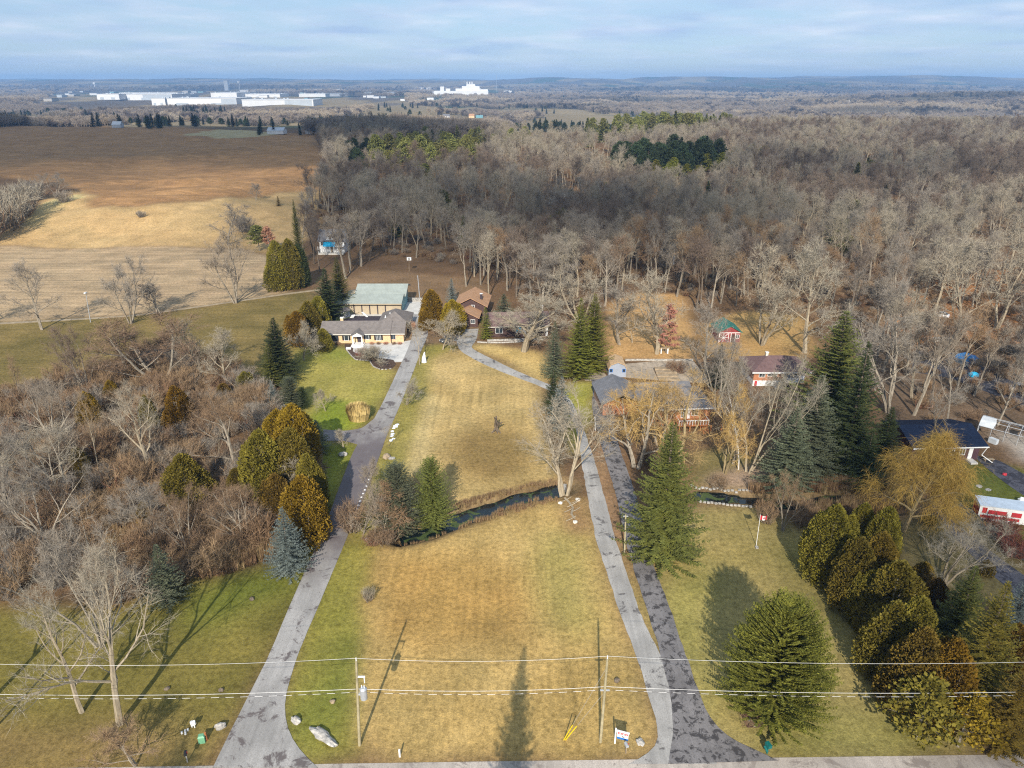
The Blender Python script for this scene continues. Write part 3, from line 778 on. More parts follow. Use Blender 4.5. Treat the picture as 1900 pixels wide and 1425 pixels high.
def spruce(seed, h=14, w=6, dens=1.0, ragged=.18, droop=.25, low=.03, spray=.42, prof=.85, wid=.26, fine=.30, curl=.16):
    """conifer: trunk tris, foliage tris (layered boughs of needle sprays), unit size h x w"""
    R = np.random.RandomState(seed)
    trunk = tube_tris([(np.array([0, 0, -.3]), np.array([0, 0, h * .55]), h * .018, h * .01), (np.array([0, 0, h * .55]), np.array([0, 0, h * .97]), h * .01, .02)], 6)
    boughs = []
    z = h * low
    step = .42 / dens ** .5
    P = []; D = []; S = []
    while z < h * .985:
        k = z / h
        rad = (w / 2) * max(.03, (1 - k) ** prof) * (1 if k > .08 else .85)
        nb = max(4, int((5 + 7 * rad / 3.0) * dens))
        a0 = R.rand() * 6.28
        for b in range(nb):
            if R.rand() < .10 + ragged * .25: continue
            az = a0 + 2 * pi * b / nb + R.normal(0, .16)
            L = rad * R.uniform(1 - ragged * 1.6, 1 + ragged)
            el = .10 + .55 * k - droop * (1 - k) + R.normal(0, .07)
            o = np.array([cos(az) * cos(el), sin(az) * cos(el), sin(el)])
            side = np.array([-sin(az), cos(az), 0])
            nst = max(2, int(L / fine))
            t = (np.arange(nst) + R.rand(nst) * .6 + .4) / nst
            base = np.array([0, 0, z + R.normal(0, .08)])
            c = base + np.outer(t * L, o); c[:, 2] += curl * L * t ** 2.2 - .05 * L * t
            for sgn in (-1, 0, 1):
                ll = (spray * (1.15 - .45 * t) * (1.0 if sgn else .8))[:, None] * R.uniform(.75, 1.25, (nst, 1)) * (.6 + .4 * min(1, L / 1.5))
                dd = o * (.75 if sgn else 1.1) + side * sgn * .95 + R.normal(0, .14, (nst, 3)) + np.array([0, 0, -.16 + .18 * k])
                dd /= np.linalg.norm(dd, axis=1)[:, None]
                P.append(c); D.append(dd * ll); S.append(np.cross(dd, np.array([0, 0, 1.0]) + R.normal(0, .35, (nst, 3))))
        z += step * R.uniform(.8, 1.2) * (1 - .35 * k)
    P = np.concatenate(P); D = np.concatenate(D); S = np.concatenate(S); S /= np.linalg.norm(S, axis=1)[:, None] + 1e-9
    wv = np.linalg.norm(D, axis=1)[:, None] * wid * R.uniform(.7, 1.3, (len(P), 1))
    mid = P + D * .45
    a = P; b = mid - S * wv; c_ = P + D; d_ = mid + S * wv
    dr = np.array([0, 0, -1.0]) * wv * .5
    b = b + dr; d_ = d_ + dr
    Tn = np.concatenate([np.stack([a, b, c_], 1), np.stack([a, c_, d_], 1)], 0)
    # join the two triangles of one spray so that they share vertices (one island)
    V = np.stack([a, b, c_, d_], 1).reshape(-1, 3); i = (np.arange(len(a)) * 4)[:, None]
    F = np.concatenate([i + [[0, 1, 2]], i + [[0, 2, 3]]], 0)
    return trunk, (V, F)

def cedar(seed, h=8, w=4, n=5200, leaf=.30, lobes=7):
    """dense arborvitae: several leaders, each a lumpy ovoid of upright fans"""
    R = np.random.RandomState(seed)
    segs = []; parts_ = [(0, 0, 1.0, .80, .40)]
    for q in range(lobes):
        a = q * 2 * pi / lobes + R.normal(0, .3); d = R.uniform(.20, .30) * w
        parts_.append((d * cos(a), d * sin(a), R.uniform(.55, .93), R.uniform(.40, .56), .6 / lobes))
    P, O = [], []
    for (cx, cy, kh, kw, share) in parts_:
        segs.append((np.array([cx * .3, cy * .3, -.3]), np.array([cx, cy, h * kh * .8]), .11, .03))
        m = int(n * share); k = R.rand(m) ** .85; th = R.rand(m) * 2 * pi
        env = np.sin(np.clip(k * .93 + .07, 0, 1) * pi) ** .5 * (1 - .30 * k); env /= env.max()
        bump_ = fbm(np.cos(th) * 2.2 + seed + cx, np.sin(th) * 2.2 + k * 7, 4)
        rr = w / 2 * kw * env * (.45 + 1.0 * bump_) * (1 - .40 * R.rand(m) ** 2.0)
        P.append(np.stack([cx + rr * np.cos(th), cy + rr * np.sin(th), h * kh * (.02 + .97 * k) + R.normal(0, .10, m)], 1))
        O.append(np.stack([np.cos(th), np.sin(th), .9 + 1.2 * k], 1) + R.normal(0, .45, (m, 3)))
    p = np.concatenate(P); o = np.concatenate(O); o /= np.linalg.norm(o, axis=1)[:, None]; m = len(p)
    L = leaf * R.uniform(.6, 1.4, (m, 1)); s = np.cross(o, R.normal(0, 1, (m, 3))); s /= np.linalg.norm(s, axis=1)[:, None]
    V = np.stack([p - o * L * .4, p - s * L * .42, p + o * L * .7, p + s * L * .42], 1).reshape(-1, 3); i = (np.arange(m) * 4)[:, None]
    return tube_tris(segs, 5), (V, np.concatenate([i + [[0, 1, 2]], i + [[0, 2, 3]]], 0))

def pinecrown(seed, h=14, w=8, n=2600, leaf=.6, low=.3):
    """open rounded pine: clumps of needles on a few limbs"""
    R = np.random.RandomState(seed)
    segs = [(np.array([0, 0, -.3]), np.array([.2, 0, h * .9]), h * .016, .06)]
    cl = []
    for i in range(26):
        k = low + (1 - low) * (i + R.rand()) / 26; az = i * 2.4 + R.normal(0, .3)
        L = w / 2 * (1 - ((k - low) / (1 - low)) ** 1.6 * .8) * R.uniform(.6, 1.1)
        b = np.array([0, 0, h * k * .93]); e = b + np.array([cos(az) * L, sin(az) * L, L * .25])
        segs.append((b, e, .07, .03)); cl += [(e, .17 * w), (b * .4 + e * .6, .13 * w)]
    cl.append((np.array([0, 0, h * .95]), .14 * w))
    C0 = np.array([c[0] for c in cl]); CR = np.array([c[1] for c in cl])
    i = R.randint(0, len(cl), n); d = R.normal(0, 1, (n, 3)); d /= np.linalg.norm(d, axis=1)[:, None]
    p = C0[i] + d * CR[i][:, None] * (R.rand(n, 1) ** .5) * np.array([1, 1, .6])
    o = d + np.array([0, 0, .8]) + R.normal(0, .4, (n, 3)); o /= np.linalg.norm(o, axis=1)[:, None]
    L = leaf * R.uniform(.6, 1.3, (n, 1)); s = np.cross(o, R.normal(0, 1, (n, 3))); s /= np.linalg.norm(s, axis=1)[:, None]
    V = np.stack([p - o * L * .4, p - s * L * .35, p + o * L * .6, p + s * L * .35], 1).reshape(-1, 3); j = (np.arange(n) * 4)[:, None]
    return tube_tris(segs, 4), (V, np.concatenate([j + [[0, 1, 2]], j + [[0, 2, 3]]], 0))

def shrub(seed, h=2.5, w=3, stems=40, tw=12, wd=.03, upr=1.0):
    R = np.random.RandomState(seed)
    a = R.rand(stems) * 6.28; rr = R.rand(stems) ** .6
    base = np.stack([np.cos(a) * rr * w * .18, np.sin(a) * rr * w * .18, np.full(stems, -.1)], 1)
    tip = np.stack([np.cos(a) * rr * w * .5, np.sin(a) * rr * w * .5, h * R.uniform(.6, 1, stems) * (1 - .25 * rr)], 1)
    mid = (base + tip) / 2 + R.normal(0, .08 * w, (stems, 3)); 
    segs = [(base[i], mid[i], wd * 1.3, wd) for i in range(stems)] + [(mid[i], tip[i], wd, wd * .3) for i in range(stems)]
    st = tube_tris(segs, 3)
    m = stems * tw; i = np.repeat(np.arange(stems), tw); t = R.uniform(.1, 1, (m, 1)); p = mid[i] * (1 - t) + tip[i] * t
    low_ = R.rand(m, 1) < .35; p = np.where(low_, base[i] * (1 - t) + mid[i] * t, p)
    d = (tip - mid)[i]; d = d / np.linalg.norm(d, axis=1)[:, None] + R.normal(0, .55, (m, 3)) + np.array([0, 0, .25 * upr]); d /= np.linalg.norm(d, axis=1)[:, None]
    L = h * .32 * R.uniform(.5, 1.2, (m, 1)); s = np.cross(d, R.normal(0, 1, (m, 3))); s /= np.linalg.norm(s, axis=1)[:, None]
    T1 = np.stack([p - s * wd * .7, p + s * wd * .7, p + d * L], 1)
    q = p + d * L * .5; d2 = d + R.normal(0, .6, (m, 3)); d2 /= np.linalg.norm(d2, axis=1)[:, None]
    T2 = np.stack([q - s * wd * .5, q + s * wd * .5, q + d2 * L * .6], 1)
    return st, np.concatenate([T1, T2], 0)

PROTO = {}
def proto(key, kind, mats, **k):
    """mats = (trunk material, crown material); stores (trunk mesh, crown mesh, h, w)"""
    t, c = {'bare': bare, 'spruce': spruce, 'cedar': cedar, 'pine': pinecrown, 'shrub': shrub}[kind](**k)
    tm = trimesh(key + '_trunk', t, M[mats[0]])
    if isinstance(c, tuple): cm = fastmesh(key + '_crown', c[0], c[1], M[mats[1]]); cv = c[0]
    else: cm = trimesh(key + '_crown', c, M[mats[1]]); cv = c.reshape(-1, 3)
    zt = np.percentile(cv[:, 2], 99.7)
    cen = np.median(cv[:, 0])
    q_ = {'spruce': 99.93, 'pine': 99.8, 'cedar': 99.5}.get(kind, 99.0)
    wid = np.percentile(cv[:, 0], q_) - np.percentile(cv[:, 0], 100 - q_)
    PROTO[key] = (tm, cm, zt, wid)
_vc = {}
def recol(key, mats):
    """same shape with other materials"""
    nk = (key, mats)
    if nk not in _vc:
        tm, cm, h, w = PROTO[key]; tm = tm.copy(); cm = cm.copy()
        tm.materials[0] = M[mats[0]]; cm.materials[0] = M[mats[1]]; _vc[nk] = (tm, cm, h, w)
    return _vc[nk]
# leafless trees: tall forest grown, open grown, small
for i in range(6): proto('forest%d' % i, 'bare', ('bark', 'twig'), seed=100 + i, h=18, clear=.42, limbs=9, spread=.5, up=.5, b2=6, b3=5, tw=5, twl=1.25, tww=.05)
for i in range(3): proto('open%d' % i, 'bare', ('bark', 'twig'), seed=200 + i, h=15, clear=.24, limbs=10, spread=.8, up=.5, b2=7, b3=6, tw=5, twl=.95, tww=.021, r=.32)
for i in range(2): proto('vase%d' % i, 'bare', ('bark', 'twig'), seed=220 + i, h=15, stems=4, clear=.25, limbs=13, spread=.65, up=.5, b2=6, b3=6, tw=5, twl=.95, tww=.022, r=.27)
for i in range(2): proto('small%d' % i, 'bare', ('bark', 'twig'), seed=240 + i, h=6, stems=2, clear=.2, limbs=10, spread=.8, up=.4, b2=6, b3=5, tw=4, twl=.5, tww=.022, r=.11)
proto('oak', 'bare', ('bark', 'twig'), seed=251, h=14, clear=.2, limbs=15, spread=1.25, up=.12, b2=9, b3=7, tw=5, twl=.8, tww=.035, r=.55, gnarl=.3)
for i in range(2): proto('willow%d' % i, 'bare', ('bark_gold', 'twig_gold'), seed=260 + i, h=13, stems=2, clear=.22, limbs=12, spread=.95, up=.42, b2=7, b3=6, tw=4, twl=.8, tww=.022, r=.42, droop=.2, gnarl=.28)
proto('weep', 'bare', ('bark_gold', 'twig_gold'), seed=265, h=13, stems=2, clear=.22, limbs=14, spread=1.0, up=.36, b2=9, b3=8, tw=6, twl=1.0, tww=.026, r=.4, droop=.42, gnarl=.26)
proto('thin', 'bare', ('bark_pale', 'twig'), seed=270, h=14, clear=.35, limbs=10, spread=.4, up=.5, b2=4, b3=4, tw=4, twl=.9, tww=.03, r=.15)
for i in range(3): proto('bush%d' % i, 'shrub', ('twig_brown', 'twig_brown'), seed=280 + i, h=3, w=4, stems=60, tw=22, wd=.026)
for i in range(3): proto('mid%d' % i, 'bare', ('bark', 'twig'), seed=290 + i, h=15, stems=1 + i % 2 * 2, clear=.22, limbs=11, spread=.75, up=.45, b2=6, b3=6, tw=5, twl=1.0, tww=.042, r=.3)
# evergreens
proto('norway0', 'spruce', ('bark_dark', 'spruce'), seed=300, h=16, w=7, dens=1.35, droop=.22, ragged=.24, wid=.17, fine=.2, curl=.25)
proto('norway1', 'spruce', ('bark_dark', 'spruce'), seed=301, h=16, w=7.4, dens=1.2, droop=.2, ragged=.28, wid=.18, fine=.22, curl=.22)
proto('broad', 'spruce', ('bark_dark', 'spruce_bright'), seed=302, h=9.5, w=11, dens=2.9, droop=-.05, ragged=.17, prof=.44, spray=.34, low=.02, wid=.20, fine=.17, curl=.16)
proto('blue0', 'spruce', ('bark_dark', 'spruce_blue'), seed=303, h=9, w=5.5, dens=1.6, droop=.12, ragged=.14, spray=.3, wid=.18, fine=.2)
proto('blue1', 'spruce', ('bark_dark', 'spruce_blue'), seed=304, h=9, w=5.0, dens=1.4, droop=.15, ragged=.18, spray=.34)
proto('dense', 'spruce', ('bark_dark', 'spruce'), seed=305, h=9, w=6.5, dens=2.0, droop=-.02, ragged=.18, prof=.46, spray=.32, wid=.18, fine=.22)
for i in range(4): proto('cedar%d' % i, 'cedar', ('bark', 'cedar'), seed=320 + i, h=8, w=4.2, n=19000, leaf=.165)
for i in range(2): proto('topiary%d' % i, 'cedar', ('bark', 'cedar'), seed=330 + i, h=2, w=1.6, n=2200, leaf=.13, lobes=3)
for i in range(2): proto('pine%d' % i, 'pine', ('bark', 'pine'), seed=340 + i, h=14, w=8)
for i in range(2): proto('farspruce%d' % i, 'spruce', ('bark_dark', 'spruce_dark'), seed=350 + i, h=15, w=6.5, dens=.55, spray=.95, wid=.4)

NTREE = {}
def plant(key, px, pyb, pyt, wpx, name, label, cat='tree', group=None, mats=None, lean=None, rz=None, hmax=None):
    """a tree whose foot stands at pixel (px, pyb), whose top reaches pixel row pyt and whose crown is wpx wide"""
    if pyb < 745 and key[:4] in ('open', 'vase'): key = 'mid%d' % ((int(key[4]) + (key[0] == 'v')) % 3)
    tm, cm, h0, w0 = recol(key, mats) if mats else PROTO[key]
    x, y, z = G(px, pyb); H = top_h(px, pyb, pyt); Wd = px_w(px, pyb, wpx)
    if hmax: H = min(H, hmax)
    t = thing(name, label, cat, (x, y, z), 0, group)
    rz = rnd.uniform(0, 6.28) if rz is None else rz
    sc = (Wd / w0, Wd / w0, H / h0)
    for nm, me in (('trunk' if cat == 'tree' else 'stem', tm), ('crown', cm)):
        o = obj(nm, me, t, scale=sc); o.rotation_euler = (0, 0, rz)
    if lean: t.rotation_euler = (RAD(lean[1]), RAD(lean[0]), 0)
    return t
def plant_at(key, x, y, s, sz, name, label, group, mats=None, cat='tree'):
    tm, cm, h0, w0 = recol(key, mats) if mats else PROTO[key]
    t = thing(name, label, cat, (x, y, float(hgt(x, y))), rnd.uniform(0, 6.28), group)
    t.scale = (s, s, sz)
    t.rotation_euler[0] = rnd.gauss(0, .04); t.rotation_euler[1] = rnd.gauss(0, .04)
    for nm, me in (('trunk' if cat == 'tree' else 'stem', tm), ('crown', cm)): obj(nm, me, t)
    return t
def scatter(name, pts, scl, rot, idx, srcs, label, kind='stuff'):
    """one object: many small copies on points"""
    me = bpy.data.meshes.new(name); me.vertices.add(len(pts)); me.vertices.foreach_set('co', np.asarray(pts, np.float32).ravel())
    for nm, ty, key, v in (('scl', 'FLOAT_VECTOR', 'vector', scl), ('rot', 'FLOAT_VECTOR', 'vector', rot), ('idx', 'INT', 'value', idx)):
        a = me.attributes.new(nm, ty, 'POINT'); a.data.foreach_set(key, np.asarray(v, np.float32 if ty != 'INT' else np.int32).ravel())
    me.update()
    o = obj(name, me)
    c = bpy.data.collections.new(name + '_sources')
    for k, m in enumerate(srcs):
        so = bpy.data.objects.new('%s_source_%02d' % (name, k), m); c.objects.link(so)
    g = bpy.data.node_groups.new(name, 'GeometryNodeTree')
    g.interface.new_socket('Geometry', in_out='INPUT', socket_type='NodeSocketGeometry'); g.interface.new_socket('Geometry', in_out='OUTPUT', socket_type='NodeSocketGeometry')
    N = g.nodes.new; gi, go = N('NodeGroupInput'), N('NodeGroupOutput')
    ci = N('GeometryNodeCollectionInfo'); ci.inputs['Collection'].default_value = c; ci.inputs['Separate Children'].default_value = True; ci.inputs['Reset Children'].default_value = True
    ip = N('GeometryNodeInstanceOnPoints'); ip.inputs['Pick Instance'].default_value = True
    def at(nm, ty):
        a = N('GeometryNodeInputNamedAttribute'); a.data_type = ty; a.inputs['Name'].default_value = nm; return a.outputs['Attribute']
    L = g.links.new
    L(gi.outputs[0], ip.inputs['Points']); L(ci.outputs[0], ip.inputs['Instance']); L(at('idx', 'INT'), ip.inputs['Instance Index'])
    L(at('rot', 'FLOAT_VECTOR'), ip.inputs['Rotation']); L(at('scl', 'FLOAT_VECTOR'), ip.inputs['Scale']); L(ip.outputs[0], go.inputs[0])
    md = o.modifiers.new('scatter', 'NODES'); md.node_group = g
    return tag(o, label=label, kind=kind)
def join_mesh(name, a, b, mats=None):
    """trunk + crown of a prototype as one mesh with two materials"""
    out_v = []; fs = []; mi = []; off = 0; mt = []
    for k, me in enumerate((a, b)):
        v = np.empty(len(me.vertices) * 3, np.float32); me.vertices.foreach_get('co', v); out_v.append(v.reshape(-1, 3))
        f = np.empty(len(me.loops), np.int32); me.loops.foreach_get('vertex_index', f); fs.append(f.reshape(-1, 3) + off); off += len(me.vertices)
        mi.append(np.full(len(me.polygons), k)); mt.append(me.materials[0])
    return fastmesh(name, np.concatenate(out_v), np.concatenate(fs), mt, np.concatenate(mi))

# ------------------------------------------------------------------ trees placed one by one
GREY, PALE, DARK, BROWN, GOLD = ('bark', 'twig'), ('bark_pale', 'twig_pale'), ('bark_dark', 'twig_dark'), ('bark', 'twig_brown'), ('bark_gold', 'twig_gold')
BT = 'bare_tree'
trees = [
 # key, px, foot, top, width, name, label, mats, lean(x,y)
 ('open0', 222, 1345, 1040, 215, BT, 'large leafless tree with forked pale trunk on the left front lawn, nearest the road', PALE, (-1, 0)),
 ('open1', 152, 1322, 1080, 190, BT, 'leafless tree leaning left behind the largest one on the front lawn', PALE, (-6, 0)),
 ('vase0', 185, 1200, 960, 190, BT, 'wide grey leafless tree at the left thicket edge behind two lawn trees', GREY, (-8, 0)),
 ('open2', -45, 1330, 1020, 160, BT, 'leafless tree cut by the left picture edge on the front lawn', GREY, (-4, 0)),
 ('vase1', 1047, 920, 752, 170, BT, 'pale spreading leafless tree standing at the creek bend beside the middle driveway', PALE, (-3, 0)),
 ('oak', 972, 652, 548, 135, 'oak_tree', 'gnarled wide bare oak in front of the half hidden dark house', PALE, None),
 ('open1', 437, 562, 430, 95, BT, 'single leafless tree between stubble field and lawn, leaning left', GREY, (-7, 0)),
 ('vase1', 78, 612, 482, 75, BT, 'leafless fan shaped tree by the field track, near the left edge', GREY, None),
 ('vase0', 243, 600, 478, 85, BT, 'leafless fan shaped tree by the field track, second from the left edge', GREY, (3, 0)),
 ('open0', -18, 600, 520, 70, BT, 'leafless tree cut by the left edge on the field track', GREY, None),
 ('small0', 300, 585, 528, 70, BT, 'low faint leafless tree on the field track right of the fan shaped pair', GREY, None),
 ('open2', 415, 722, 606, 75, BT, 'grey leafless tree with white trunk left of the dark spruces', PALE, None),
 ('open0', 366, 692, 588, 55, BT, 'slim grey leafless tree beside the tangled fallen crowns', PALE, None),
 ('vase0', 300, 712, 580, 170, BT, 'broad tangled brown leafless tree over broken limbs in the left thicket', BROWN, (-4, 0)),
 ('vase1', 235, 700, 590, 110, BT, 'dark leaning leafless tree left of the tangled brown one', BROWN, (-14, 0)),
 ('open1', 162, 735, 605, 75, BT, 'dark crowned leafless tree leaning left on the green slope', ('bark', 'twig_dark'), (-12, 0)),
 ('thin', 190, 890, 725, 40, BT, 'thin white stemmed tree between bronze cedars in the left thicket', ('bark_pale', 'twig_brown'), (-6, 0)),
 ('open2', 275, 880, 700, 110, BT, 'leafless tree with bright trunk in the middle of the left thicket', PALE, (-6, 0)),
 ('open0', 440, 885, 722, 130, BT, 'purple brown leafless tree at the right of the left thicket', BROWN, (2, 0)),
 ('thin', 408, 872, 730, 30, BT, 'straight slim birch like trunk inside the purple brown tree', ('bark_pale', 'twig_brown'), None),
 ('open1', 40, 760, 655, 60, BT, 'dark crooked leafless tree on the left slope', ('bark_dark', 'twig_brown'), None),
 ('vase0', 105, 830, 705, 130, BT, 'grey leafless crown at the upper left of the thicket', GREY, None),
 ('vase1', 125, 930, 790, 140, BT, 'blue grey leafless tree low in the left thicket', ('bark', 'twig_pale'), None),
 ('open2', 20, 960, 780, 130, BT, 'grey leafless tree at the left edge of the thicket', GREY, None),
 ('vase0', 90, 1010, 860, 170, BT, 'many stemmed grey tree above the front lawn on the left', GREY, None),
 ('vase1', 280, 985, 880, 100, BT, 'low many stemmed leafless tree in the reeds', GREY, None),
 ('vase0', 350, 1030, 905, 110, BT, 'tan brown bare tree above the small blue spruce', BROWN, None),
 ('vase1', 460, 1010, 905, 100, BT, 'brown bare tree left of the large blue spruce', BROWN, None),
 ('small0', 590, 935, 845, 85, BT, 'grey leafless small tree right of the cedars by the driveway', PALE, (4, 0)),
 ('small1', 705, 1002, 905, 95, BT, 'many stemmed reddish leafless tree at the culvert', BROWN, None),
 ('small0', 668, 990, 900, 70, BT, 'grey leafless tree between culvert and left driveway', GREY, None),
 ('small1', 683, 925, 848, 55, BT, 'slim grey leafless tree over the white snow line', GREY, None),
 ('small0', 752, 750, 698, 45, BT, 'small leafless fruit tree on the strip right of the left driveway', PALE, None),
 ('small1', 606, 762, 718, 38, BT, 'small pale sapling on the house lawn', PALE, None),
 ('small0', 640, 832, 800, 28, BT, 'tiny sapling on the green triangle by the driveway spur', PALE, None),
 ('thin', 722, 828, 780, 22, BT, 'thin sapling beside the snow patches', PALE, (-5, 0)),
 ('thin', 779, 677, 600, 38, BT, 'slim pale tree next to the white garden statue', PALE, None),
 ('small1', 816, 648, 578, 90, BT, 'dense spreading grey small tree over the parked dark car', PALE, None),
 ('small0', 711, 672, 632, 62, BT, 'spreading leafless magnolia in the planting bed before the house', PALE, None),
 ('small1', 560, 670, 600, 62, BT, 'grey leafless tree in the hedge line left of the house', PALE, None),
 ('small0', 580, 650, 612, 40, BT, 'low grey bare tree at the left corner of the house', GREY, None),
 ('willow0', 1180, 868, 690, 150, 'willow_tree', 'leaning willow with golden brown twigs left of the brick house', ('bark', 'twig_tan'), (2, 0)),
 ('willow1', 1262, 858, 690, 165, 'willow_tree', 'golden willow veiling the brick house roof', ('bark_gold', 'twig_tan'), None),
 ('willow0', 1345, 878, 712, 90, 'willow_tree', 'slender yellow stemmed willow right of the brick house', ('bark_gold', 'twig_tan'), (2, 0)),
 ('willow0', 1222, 842, 705, 120, 'willow_tree', 'tan willow directly before the middle of the brick house', ('bark', 'twig_tan'), None),
 ('weep', 1672, 985, 804, 134, 'willow_tree', 'bright golden weeping willow in front of the navy roofed house', GOLD, None),
 ('vase0', 1388, 876, 655, 160, BT, 'large many stemmed bare tree fanning right beside the birch', PALE, (8, 0)),
 ('thin', 1370, 872, 690, 50, 'birch_tree', 'white birch rising through the large bare tree', ('bark_birch', 'twig_pale'), None),
 ('open2', 1360, 860, 650, 110, BT, 'tall grey bare tree left of the birch', GREY, (-2, 0)),
 ('open0', 1219, 657, 500, 120, BT, 'tall bare tree with pale curved trunk on the orange lawn', PALE, (1, 0)),
 ('thin', 1173, 636, 545, 50, BT, 'forked thin tree standing alone on the orange lawn', PALE, None),
 ('open1', 1412, 640, 462, 125, BT, 'tall bare tree with whitewashed foot behind the bungalow', PALE, (2, 0)),
 ('open2', 1494, 655, 450, 120, BT, 'tall bare tree touching the dark spruce behind the bungalow', PALE, None),
 ('vase1', 1650, 765, 585, 150, BT, 'big many stemmed bare tree left of the blue tarps', GREY, None),
 ('open0', 1770, 640, 440, 130, BT, 'tall bare tree with pale trunk above the blue tarp car', PALE, (3, 0)),
 ('open1', 1850, 610, 420, 130, BT, 'leaning pale trunked tree near the right edge', PALE, (8, 0)),
 ('thin', 1720, 830, 690, 60, BT, 'thin leaning bare tree behind the navy roofed house, left one', GREY, (6, 0)),
 ('thin', 1755, 790, 640, 60, BT, 'thin leaning bare tree behind the navy roofed house, right one', GREY, (5, 0)),
 ('open1', 1850, 790, 620, 90, BT, 'grey bare tree behind the empty carport frame', GREY, None),
 ('open2', 1905, 800, 610, 110, BT, 'bare tree at the right edge behind the carport', GREY, None),
 ('vase0', 1452, 985, 885, 90, BT, 'bushy leafless tree on the bank of the black creek', BROWN, None),
 ('vase1', 1745, 1085, 968, 135, BT, 'round grey leafless tree between cedars and dark lane', PALE, None),
 ('thin', 1741, 1125, 1062, 40, 'dead_conifer', 'small grey dead conifer among the cedars', ('bark_pale', 'twig_pale'), None),
 ('open0', 1640, 690, 560, 80, BT, 'grey bare tree behind the tall dark spruce', GREY, None),
 ('vase1', 1330, 760, 620, 90, BT, 'grey bare tree between brick house and bungalow', GREY, None),
 ('open2', 1310, 700, 560, 90, BT, 'bare tree left of the green roofed barn', GREY, None),
 ('open0', 425, 455, 378, 70, BT, 'leafless tree in the gully of the dry bank', GREY, None),
 ('small0', 475, 372, 340, 24, BT, 'tiny bare tree at the ploughed field edge', GREY, None),
 ('open1', 105, 362, 320, 42, BT, 'round grey tree alone at the ploughed field corner', GREY, None),
 ('open0', 622, 318, 250, 60, BT, 'pale bare tree at the right end of the ploughed field', PALE, None),
 ('vase0', 1005, 560, 460, 110, BT, 'large spreading bare tree behind the oak', GREY, None),
 ('open1', 1075, 600, 500, 110, BT, 'pale bare tree behind the bright green spruce pair', PALE, None),
 ('open2', 1150, 640, 520, 90, BT, 'bare tree at the left of the orange lawn', GREY, None),
 ('small1', 262, 1418, 1335, 130, BT, 'low reddish bare small tree at the bottom left', BROWN, None),
]
for key, px, b, t_, w_, nm, lb, mats, ln in trees:
    plant(key, px, b, t_, w_, nm, lb, mats=mats, lean=ln)
# trees across the road, just outside the picture, that throw the shadows over lawn and drive
def at_xy(key, x, y, h, w, nm, lb, mats=None, lean=None):
    tm, cm, h0, w0 = recol(key, mats) if mats else PROTO[key]
    t = thing(nm, lb, 'tree', (x, y, 0))
    for n_, me in (('trunk', tm), ('crown', cm)): obj(n_, me, t, scale=(w / w0, w / w0, h / h0))
    return t
at_xy('norway0', -1.7, 29.0, 21.3, 7.6, 'spruce_tree', 'tall narrow spruce across the road at the bottom')
at_xy('open0', -37, 27, 17, 13, BT, 'leafless tree across the road on the left', PALE)
at_xy('vase1', -26, 26.5, 13, 9, BT, 'leafless tree across the road by the driveway mouth', PALE)

